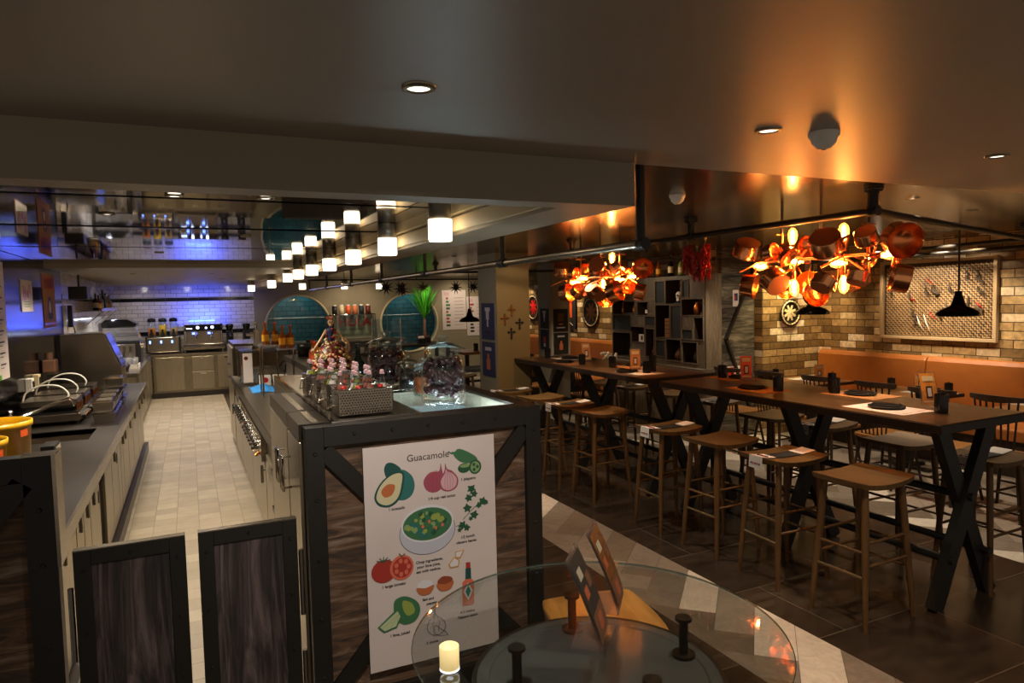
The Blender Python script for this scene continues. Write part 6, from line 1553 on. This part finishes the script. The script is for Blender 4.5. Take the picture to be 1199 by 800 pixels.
# glass-sided display with tall panes
t = thing('glass_screen', 'pair of tall clear glass screens on the topping counter', 'screen', (2.72, 10.75, .96))
b = MB(); b.box(0, .36, 0, .008, 0, .52, 'glass').box(0, .008, 0, .4, 0, .52, 'glass'); obj('panes', b, t)
for x, y in ((0, 0), (.36, 0), (0, .4)):
    b = MB(); b.rod((x, y, 0), (x, y, .53), .008, 'chrome'); obj('post', b, t)
# palm in the middle of the room
t = thing('potted_palm', 'tall yucca palm with bright green spiky leaves before the back wall', 'palm', (4.32, 13.3, 0))
b = MB(); b.lathe([(0, 0), (.16, 0), (.2, .38), (.19, .4), (.17, .38), (0, .36)], 'black_metal', n=24); obj('planter', b, t)
b = MB(); b.path([(0, 0, .36), (.01, 0, .9), (-.01, .01, 1.2), (0, 0, 1.5)], .035, 'terracotta', 10, taper=[1.2, 1, .9, .8]); obj('trunk', b, t)
b = MB(); rnd = random.Random(6)
for k in range(120):
    a = rnd.uniform(0, 2*PI); e = rnd.uniform(.85, 1.5); L = rnd.uniform(.5, .72); d = Vector((math.cos(a)*math.cos(e), math.sin(a)*math.cos(e), math.sin(e))); s = d.cross(Vector((0, 0, 1))).normalized()
    p0 = Vector((0, 0, 1.42+rnd.uniform(-.05, .12))); v = []
    for i in range(6):
        u = i/5; c = p0+d*(L*u)-Vector((0, 0, .02*u*u)); w = .016*(1-u)**.6*(0.5+min(1, u*5)*.5)+.0008
        v += [c-s*w, c+s*w]
    b.add(v, [(2*i, 2*i+1, 2*i+3, 2*i+2) for i in range(5)], 'green')
obj('leaves', b, t)
# tables in the middle distance
def block_table(loc, w, d, h, label, m_='wood_dark'):
    t = thing('communal_table', label, 'table', loc)
    b = MB(); b.box(0, w, 0, d, h-.045, h, m_); obj('tabletop', b, t, bev=.004)
    for x in (.08, w-.08):
        for y in (.08, d-.08):
            b = MB(); b.box(x-.03, x+.03, y-.03, y+.03, 0, h-.045, 'black_metal'); obj('leg', b, t)
    b = MB(); b.box(.08, w-.08, d/2-.02, d/2+.02, .2, .24, 'black_metal'); obj('stretcher', b, t)
block_table((2.95, 11.9, 0), 1.45, .8, .97, 'dark high table behind the glass jars')
block_table((4.5, 11.6, 0), .9, .8, .8, 'lit wood table below the right wall menu', 'wood_booth')
t = thing('white_bench', 'pale curved bench seat under the dark high table', 'bench', (3.2, 11.2, 0))
b = MB(); b.prism([(-.0, .55), (.9, .5), (.92, .55), (.0, .62)], 0, .3, 'white_plastic', 'xz'); obj('seat', b, t, bev=.01)
b = MB(); b.rod((.05, .05, 0), (.05, .05, .58), .014, 'chrome').rod((.85, .05, 0), (.85, .05, .54), .014, 'chrome').rod((.05, .25, 0), (.05, .25, .58), .014, 'chrome').rod((.85, .25, 0), (.85, .25, .54), .014, 'chrome'); obj('legs', b, t)
for (x, y, s, g) in ((3.85, 12.1, 'dark napkin caddy on the high table behind the jars', 0), (4.02, 12.3, 'second dark caddy next to the palm trunk', 1)):
    t = thing('napkin_caddy', s, 'caddy', (x, y, .97), group='dark table caddies')
    b = MB(); b.box(-.07, .07, -.05, .05, 0, .1, 'black').box(-.05, .05, -.03, .03, .1, .14, 'white' if not g else 'terracotta'); obj('holder', b, t, bev=.005)
    b = MB(); b.rod((-.05, .03, .1), (-.05, .03, .19), .016, 'terracotta'); obj('bottle', b, t)
    b = MB(); b.rod((.04, .03, .1), (.04, .03, .17), .016, 'black'); obj('bottle', b, t)
tumbler(4.85, 11.9, .80, 'black ribbed tumbler on the lit table, left one', .045, .14); tumbler(5.05, 11.8, .80, 'black ribbed tumbler on the lit table, right one', .045, .13)
block_table((3.45, 9.2, 0), .65, .5, .75, 'slate blue topped side table left of the column', 'slate')
for (x, y, s) in ((3.22, 8.55, 'bar stool with paper runner left of the ochre column'), (3.05, 9.3, 'bar stool farther behind, left of the ochre column')): dup(st0, (x, y, 0), .1, 'oak '+s)
runner(3.22, 8.55, .1, 'black and white paper runner on the stool left of the ochre column')
# star lanterns
def star(loc, r, label, m_='black_metal', seed=1):
    t = thing('star_ornament', label, 'ornament', loc, group='paper star ornaments under the ceiling')
    b = MB(); rnd = random.Random(seed)
    for k in range(10):
        a = 2*PI*k/10+rnd.uniform(-.1, .1); b.rod((0, 0, 0), (r*math.cos(a), rnd.uniform(-.04, .04), r*math.sin(a)), r*.16, m_, .001, n=6)
    b.ball((0, 0, 0), r*.22, m_, 8, 6); obj('star', b, t)
    b = MB(); b.rod((0, 0, r*.2), (0, 0, C2-loc[2]), .002, 'black'); obj('string', b, t)
pl = P_star = [(2.93, 11.0, 1.99, .14, 'black_metal', 'black star ornament, leftmost above the first round window'), (3.18, 11.0, 1.97, .14, 'black_metal', 'black star ornament beside a red chilli, left of the palm'), (3.62, 11.2, 1.99, .12, 'terracotta', 'brown star ornament touching the palm on its left'),
      (4.18, 11.1, 1.98, .13, 'black_metal', 'dark star ornament right of the palm'), (4.5, 11.1, 1.98, .13, 'black_metal', 'dark star ornament above the larger wall menu'), (4.78, 11.1, 1.98, .10, 'dark_red', 'dark red star ornament nearest the ochre column')]
for k, (x, y, z, r_, m_, s) in enumerate(pl): star((x, y, z), r_, s, m_, k)
ristra((3.3, 11.3, 2.1), .2, 'small red chilli string between the black stars', 7)
# ceiling pipe rail at the back
t = thing('curtain_rail', 'thin dark rail below the ceiling at the back of the room', 'rail', (0, 0, 0))
b = MB(); b.rod((1.7, 11.0, 2.12), (5.1, 11.3, 2.12), .012, 'black_metal'); obj('rail', b, t)
for x in (2.0, 3.5, 5.0):
    b = MB(); b.rod((x, 11.0+(x-1.7)*.088, 2.12), (x, 11.0+(x-1.7)*.088, 2.3), .01, 'black_metal'); obj('hanger', b, t)

# ================================================================== PENDANT ROW, CEILING FITTINGS
def glow_pendant(loc, label, r=.056):
    t = thing('cylinder_pendant', label, 'ceiling lamp', loc, group='white glass cylinder lamps')
    b = MB(); b.lathe([(r*.97, 0), (r*.97, -.09), (r*.6, -.09)], 'lamp_cap', n=28); b.disc((0, 0, -.001), r*.97, 'lamp_cap'); obj('cap', b, t)
    b = MB(); b.lathe([(r, -.088), (r, -.178), (r*.96, -.188), (0, -.188)], 'glow_white', n=28); obj('glass_shade', b, t)
    b = MB(); b.lathe([(r*1.01, -.168), (r*1.015, -.175)], 'glass', n=28); obj('rim', b, t)
    return t
on = ['nearest', 'second', 'third', 'fourth', 'fifth', 'sixth', 'seventh', 'eighth', 'ninth', 'tenth']
g0 = None
for k in range(7):
    l_ = 'white glowing cylinder lamp under the mirror ceiling, '+on[k]+' of the row'
    p = (1.09+.008*k, 3.08+k*.975, C1-.001)
    if g0 is None: g0 = glow_pendant(p, l_)
    else: dup(g0, p, label=l_)
for k, (x, y) in enumerate(((1.08, 10.2), (1.0, 12.6))): dup(g0, (x, y, KC-.001), label='small distant glowing cylinder lamp under the rear kitchen ceiling, '+('nearer', 'farther')[k])
for k, (x, y) in enumerate(((1.85, 12.6), (2.65, 12.9), (3.38, 13.2))): dup(g0, (x, y, C2-.10), label='small distant glowing cylinder lamp before the back wall, '+('left', 'middle', 'right')[k])
for k, (x, y) in enumerate(((1.85, 12.6), (2.65, 12.9), (3.38, 13.2))):
    b = MB(); b.rod((0, 0, -.1), (0, 0, 0), .006, 'black_metal'); o = obj('lamp_stem', b, None, (x, y, C2)); tag(o, 'short stem holding the distant cylinder lamp, '+('left', 'middle', 'right')[k], 'lamp stem')
def downlight(x, y, z, label, r=.032):
    t = thing('downlight', label, 'ceiling lamp', (x, y, z), group='recessed downlights')
    b = MB(); b.lathe([(r*.8, -.002), (r*.85, -.008), (r*1.15, -.006), (r*1.2, 0)], 'steel_soft', n=24); obj('ring', b, t)
    b = MB(); b.disc((0, 0, -.003), r*.82, 'downlight'); obj('light_disc', b, t)
dl = [(.48, 1.47, C1, 'recessed downlight in the grey ceiling left of centre'), (1.53, 1.49, C1, 'recessed downlight in the orange-lit ceiling beside the smoke detector'), (2.62, 1.49, C1, 'recessed downlight at the upper right picture edge'), (3.95, 2.72, C2, 'recessed downlight in the planks right of the pans'), (5.0, 3.0, C2, 'recessed downlight in the planks near the right edge'),
      (2.3, 5.3, C2, 'recessed downlight in the planks above the ochre column'), (3.0, 8.0, C2, 'recessed downlight in the planks over the far stools'), (4.6, 9.0, C2, 'recessed downlight in the planks near the second column'), (2.7, 9.5, C2, 'recessed downlight in the planks behind the steel pipe'), (3.4, 11.8, C2, 'recessed downlight above the palm'),
      (-.34, 3.94, C1, 'downlight in the mirror ceiling over the sink'), (-.03, 3.24, C1, 'downlight in the mirror ceiling, nearest the beam'), (.33, 3.2, C1, 'downlight in the mirror ceiling near the pendants'), (-.55, 5.4, C1, 'downlight in the mirror ceiling over the griddles'), (.38, 5.0, C1, 'downlight in the mirror ceiling, middle of the aisle'),
      (-.2, 6.6, C1, 'downlight in the mirror ceiling over the aisle end'), (-.6, 9.8, KC, 'downlight in the rear kitchen ceiling on the left'), (.3, 9.8, KC, 'downlight in the rear kitchen ceiling on the right'), (-.5, 11.6, KC, 'downlight in the rear ceiling over the glass rack'), (.5, 11.6, KC, 'downlight in the rear ceiling by the refrigerator'),
      (-.4, 13.6, KC, 'farthest left downlight before the tiled wall'), (.6, 13.6, KC, 'farthest right downlight before the tiled wall')]
for a in dl: downlight(*a)
def detector(x, y, z, label, s=1.):
    t = thing('smoke_detector', label, 'smoke detector', (x, y, z), group='smoke detectors')
    b = MB(); b.lathe([(.07*s, 0), (.07*s, -.018*s), (.062*s, -.026*s), (.055*s, -.05*s), (.03*s, -.075*s), (.016*s, -.08*s), (0, -.08*s)], 'white_plastic', n=28); obj('body', b, t)
    b = MB(); b.rod((0, 0, -.079*s), (0, 0, -.084*s), .01*s, 'black')
    obj('sensor', b, t)
detector(1.72, 1.46, C1, 'white smoke detector on the orange-lit ceiling, largest in view', .62); detector(2.46, 3.05, C2, 'white smoke detector on the plank ceiling left of the chillies', .62); detector(3.9, 10.3, C2, 'small white smoke detector far back above the palm', 1.)

# ================================================================== FOREGROUND GLASS TABLE
TX, TY, TZ = 1.065, 1.71, .75
t = thing('round_glass_table', 'round glass table with black steel base ring in the foreground', 'table', (TX, TY, 0))
b = MB(); b.lathe([(0, TZ-.012), (.549, TZ-.012), (.552, TZ-.009), (.552, TZ-.003), (.549, TZ), (0, TZ)], 'table_glass', n=96, smooth=False); obj('glass_top', b, t)
b = MB(); b.lathe([(.5515, TZ-.010), (.5535, TZ-.006), (.5515, TZ-.002)], 'glass_edge', n=96); obj('glass_edge', b, t)
b = MB(); b.lathe([(0, .598), (.37, .598), (.38, .602), (.38, .612), (.37, .616), (.33, .616), (.325, .612), (0, .612)], 'ring_plate', n=72, smooth=False)
b.lathe([(.365, .6165), (.378, .6165)], 'black_metal', n=72); obj('base_disc', b, t)
for (x, y) in ((.075, .28), (.30, -.03), (-.245, .05), (-.0, -.27)):
    b = MB(); b.rod((x, y, .612), (x, y, .622), .036, 'black_metal', n=20).rod((x, y, .622), (x, y, .728), .0145, 'black_metal', n=16).rod((x, y, .728), (x, y, .7375), .026, 'black_metal', n=20); obj('spacer_post', b, t)
b = MB(); b.rod((0, 0, .03), (0, 0, .6), .04, 'black_metal').rod((0, 0, 0), (0, 0, .03), .28, 'black_metal', n=40); obj('pedestal', b, t)
def card_stand(loc, rz, label, front, back):
    t = thing('menu_stand', label, 'menu stand', loc, rz, group='acrylic menu stands')
    n = 10; w, h = .16, .25
    def prof(s): return (-.095*s**1.3, .004+h*s)
    b = MB(); v = []
    for i in range(n+1): yy, zz = prof(i/n); v += [(-w/2, -yy, zz), (w/2, -yy, zz)]
    b.add(v, [(2*i, 2*i+1, 2*i+3, 2*i+2) for i in range(n)], 'acrylic')
    b.add([(-w/2, 0, .003), (w/2, 0, .003), (w/2, .085, .003), (-w/2, .085, .003)], [(0, 1, 2, 3)], 'acrylic')
    o = obj('holder', b, t); s_ = o.modifiers.new('sheet_thickness', 'SOLIDIFY'); s_.thickness = .006; s_.offset = 0
    for sd, m_, nm_ in ((-1, front, 'front_leaflet'), (1, back, 'back_leaflet')):
        b = MB(); v = []
        for i in range(n+1):
            yy, zz = prof(.04+.92*i/n); v += [(-w/2+.006, -yy+sd*.004, zz), (w/2-.006, -yy+sd*.004, zz)]
        b.add(v, [(2*i, 2*i+1, 2*i+3, 2*i+2) for i in range(n)], m_)
        q = obj(nm_, b, t)
        b = MB()
        for (a, c, s0, s1, mm) in ((-.05, .0, .72, .84, 'column_grey'), (.01, .055, .56, .72, 'terracotta'), (-.055, -.01, .52, .64, 'p_brown'), (-.068, .068, .05, .36, 'terracotta'), (-.02, .03, .12, .3, 'p_brown')):
            v = []
            for s in (s0, (s0+s1)/2, s1): yy, zz = prof(s); v += [(a, -yy+sd*.0052, zz), (c, -yy+sd*.0052, zz)]
            b.add(v, [(0, 1, 3, 2), (2, 3, 5, 4)], mm)
        obj('print', b, q)
card_stand((1.057, 1.66, TZ), .877, 'clear acrylic menu stand leaning left, nearer one on the glass table', 'black_board', 'black_board')
card_stand((1.226, 1.823, TZ), .877, 'clear acrylic menu stand with copper print, farther one on the glass table', 'copper_print', 'copper_print')
t = thing('led_candle', 'short glowing cream led candle on the glass table', 'candle', (.597, 1.715, TZ)); t.scale = (1.22, 1.22, 1.3)
b = MB(); b.lathe([(0, .002), (.0205, .002), (.022, .006), (.022, .05), (.019, .052), (.015, .05), (.013, .042), (0, .040)], 'candle', n=28); obj('wax_shell', b, t)
b = MB(); b.ball((0, 0, .006), (.015, .015, .005), 'candle_hot'); obj('light_source', b, t)
b = MB(); b.lathe([(.0222, .001), (.0222, .004)], 'candle_hot', n=28); obj('bright_foot', b, t)
# chair tucked behind
t = thing('oak_chair', 'light oak chair seat seen behind the round glass table', 'chair', (1.47, 2.32, 0), -.2)
b = MB(); b.prism(blob([(-.205, -.17), (-.17, -.21), (0, -.215), (.17, -.21), (.205, -.17), (.215, 0), (.205, .16), (.17, .2), (0, .205), (-.17, .2), (-.205, .16), (-.215, 0)], 4), .435, .46, 'wood_chair', 'xy'); obj('seat', b, t, bev=.006)
for sx in (-1, 1):
    for sy in (-1, 1):
        b = MB(); b.rod((sx*.16, sy*.16, .435), (sx*.21, sy*.21, 0), .017, 'wood_chair', .012); obj('leg', b, t)
b = MB(); b.rod((-.19, -.19, .2), (-.19, .19, .2), .01, 'wood_chair').rod((.19, -.19, .2), (.19, .19, .2), .01, 'wood_chair').rod((-.19, 0, .2), (.19, 0, .2), .01, 'wood_chair'); obj('stretcher', b, t)
# ================================================================== LIGHTS
warm = (1., .80, .58); kw = (1., .87, .70); amber = (1., .72, .42)
for (x, y, p) in ((-.34, 3.94, 13), (.33, 3.2, 4), (-.55, 5.4, 13), (-.75, 7.3, 10), (.1, 5.0, 14), (-.2, 6.6, 16), (-.6, 9.8, 14), (.2, 9.8, 16), (-.5, 11.6, 12), (.4, 11.6, 14), (-.4, 13.6, 16), (.4, 13.6, 16)):  # the one at the griddles is added fill for the oven hood
    lamp('kitchen_downlight_and_fill', 'SPOT', (x, y, 2.14), p*2.1, kw, .04, (x, y, 0), spot=2.3, blend=.8)
for x in (-.8, .0, .8): lamp('tile_wall_fill', 'SPOT', (x, 14.5, 2.14), 3.5, (1., .93, .85), .05, (x, 15.3, 1.2), spot=1.9, blend=.9)  # fill lamps added to wash the back tiles, no fittings there
lamp('wall_led_strip', 'AREA', (.25, 15.0, 1.46), 5.0, (.03, .08, 1.), .5, (.25, 15.4, 1.8), sy=.04)
lamp('shelf_led_strip', 'AREA', (-1.1, 12.3, 1.6), 2, (.75, .8, 1.), 1.8, (-1.3, 12.3, .8), sy=.04)
# brick grazing lights, over the banquettes
for (x, y, tx, ty, p, c) in ((6.95, 5.75, 7.1, 6.3, 9, amber), (6.55, 5.85, 6.5, 6.3, 9, (1., .76, .36)), (6.95, 5.2, 7.35, 5.2, 9, warm), (6.9, 4.5, 7.35, 4.6, 8, warm), (6.9, 3.6, 7.35, 3.6, 6, warm), (6.9, 2.6, 7.35, 2.6, 5, warm)):
    lamp('brick_spot', 'SPOT', (x, y, 2.24), p*2.6, c, .03, (tx, ty, .9), spot=1.3, blend=.7)
for (y, p) in ((9.3, 9), (10.6, 9), (12.3, 9), (13.8, 8)): lamp('far_brick_spot', 'SPOT', (5.8, y, 2.24), p*2, amber, .03, (6.2, y, .9), spot=1.4, blend=.7)
lamp('artwork_fill', 'SPOT', (6.6, 4.9, 2.24), 22, warm, .03, (7.35, 4.8, 1.6), spot=1.2, blend=.7)  # added fill to lift the artwork, not a fitting
lamp('artwork_fill', 'SPOT', (6.6, 4.3, 2.24), 18, warm, .03, (7.35, 4.3, 1.6), spot=1.2, blend=.7)  # second added fill on the artwork
lamp('shelf_fill', 'SPOT', (4.6, 7.2, 2.25), 7, warm, .03, (5.5, 7.0, 1.4), spot=1.6, blend=.7)  # fill added to brighten the dark cubby shelf
lamp('column_spot', 'SPOT', (3.5, 6.6, 2.25), 4, amber, .03, (3.5, 7.4, 1.4), spot=1.6, blend=.7)
for y in (2.4, 3.3, 4.2, 5.1): lamp('banquette_spot', 'SPOT', (7.0, y, 2.25), 6, (1., .66, .3), .05, (7.22, y, 1.0), spot=1.2, blend=.9)
lamp('table_spot', 'SPOT', (3.9, 2.7, 2.25), 27.00, warm, .03, (3.9, 2.7, 0), spot=1.2, blend=.6)
lamp('table_spot', 'SPOT', (3.2, 5.4, 2.25), 21.00, warm, .03, (3.4, 5.6, 0), spot=1.3, blend=.7)
lamp('room_spot', 'SPOT', (5.3, 3.8, 2.25), 30.00, warm, .04, (5.4, 3.6, 0), spot=1.8, blend=.7)
lamp('room_spot', 'SPOT', (5.2, 5.8, 2.25), 24.00, warm, .04, (5.2, 5.8, 0), spot=1.8, blend=.7)
lamp('room_spot', 'SPOT', (4.7, 8.6, 2.25), 24.00, warm, .04, (4.7, 8.6, 0), spot=1.8, blend=.7)
lamp('room_spot', 'SPOT', (2.2, 5.4, 2.25), 21.00, warm, .04, (2.8, 7.2, .6), spot=1.7, blend=.7)
lamp('near_downlight', 'SPOT', (1.53, 1.49, 2.19), 16, warm, .03, (1.53, 1.49, 0), spot=1.7, blend=.7)
lamp('near_downlight', 'SPOT', (2.62, 1.49, 2.19), 19, warm, .03, (2.62, 1.49, 0), spot=1.7, blend=.7)
lamp('near_downlight', 'SPOT', (.48, 1.47, 2.19), 24, (1., .88, .78), .03, (.85, 2.7, .4), spot=1.5, blend=.8)
for (x, y, p) in ((2.5, 2.9, 14), (2.5, 4.2, 24), (2.5, 6.4, 16)): lamp('aisle_fill', 'SPOT', (x, y, 2.25), p, (1., .86, .68), .04, (x, y, 0), spot=1.5, blend=.8)  # added fill over the herringbone strip, no fittings there
for (x, y, p) in ((5.4, 4.6, 16), (5.4, 2.6, 16)): lamp('booth_fill', 'SPOT', (x, y, 2.25), p, (1., .86, .68), .04, (x, y, 0), spot=1.6, blend=.8)  # fill lamps added to brighten the booth floor
lamp('door_fill', 'SPOT', (5.7, 5.2, 2.24), 9, warm, .03, (6.0, 6.35, 1.2), spot=1.3, blend=.8)  # lamp added to light up the zebra wood door
lamp('back_spot', 'SPOT', (3.4, 11.8, 2.25), 18.00, warm, .04, (3.8, 13.4, .9), spot=2.0, blend=.8)
lamp('palm_spot', 'SPOT', (4.3, 12.9, 2.26), 14, (1., .95, .7), .03, (4.32, 13.3, 1.6), spot=1.4, blend=.6)
lamp('menu_spot', 'SPOT', (5.8, 14.4, 2.25), 11.70, warm, .04, (5.8, 15.3, 1.3), spot=1.8, blend=.8)
lamp('back_wall_spot', 'SPOT', (3.3, 14.3, 2.25), 12.00, warm, .04, (3.3, 15.3, 1.1), spot=2.0, blend=.8)
w = bpy.data.worlds.new('room_dimness'); bpy.context.scene.world = w; w.use_nodes = True
w.node_tree.nodes['Background'].inputs[0].default_value = (.9, .75, .6, 1); w.node_tree.nodes['Background'].inputs[1].default_value = .085
sc = bpy.context.scene
sc.view_settings.view_transform = 'Standard'; sc.view_settings.look = 'None'; sc.view_settings.gamma = 1; sc.view_settings.exposure = 1.9; sc.view_settings.use_curve_mapping = False
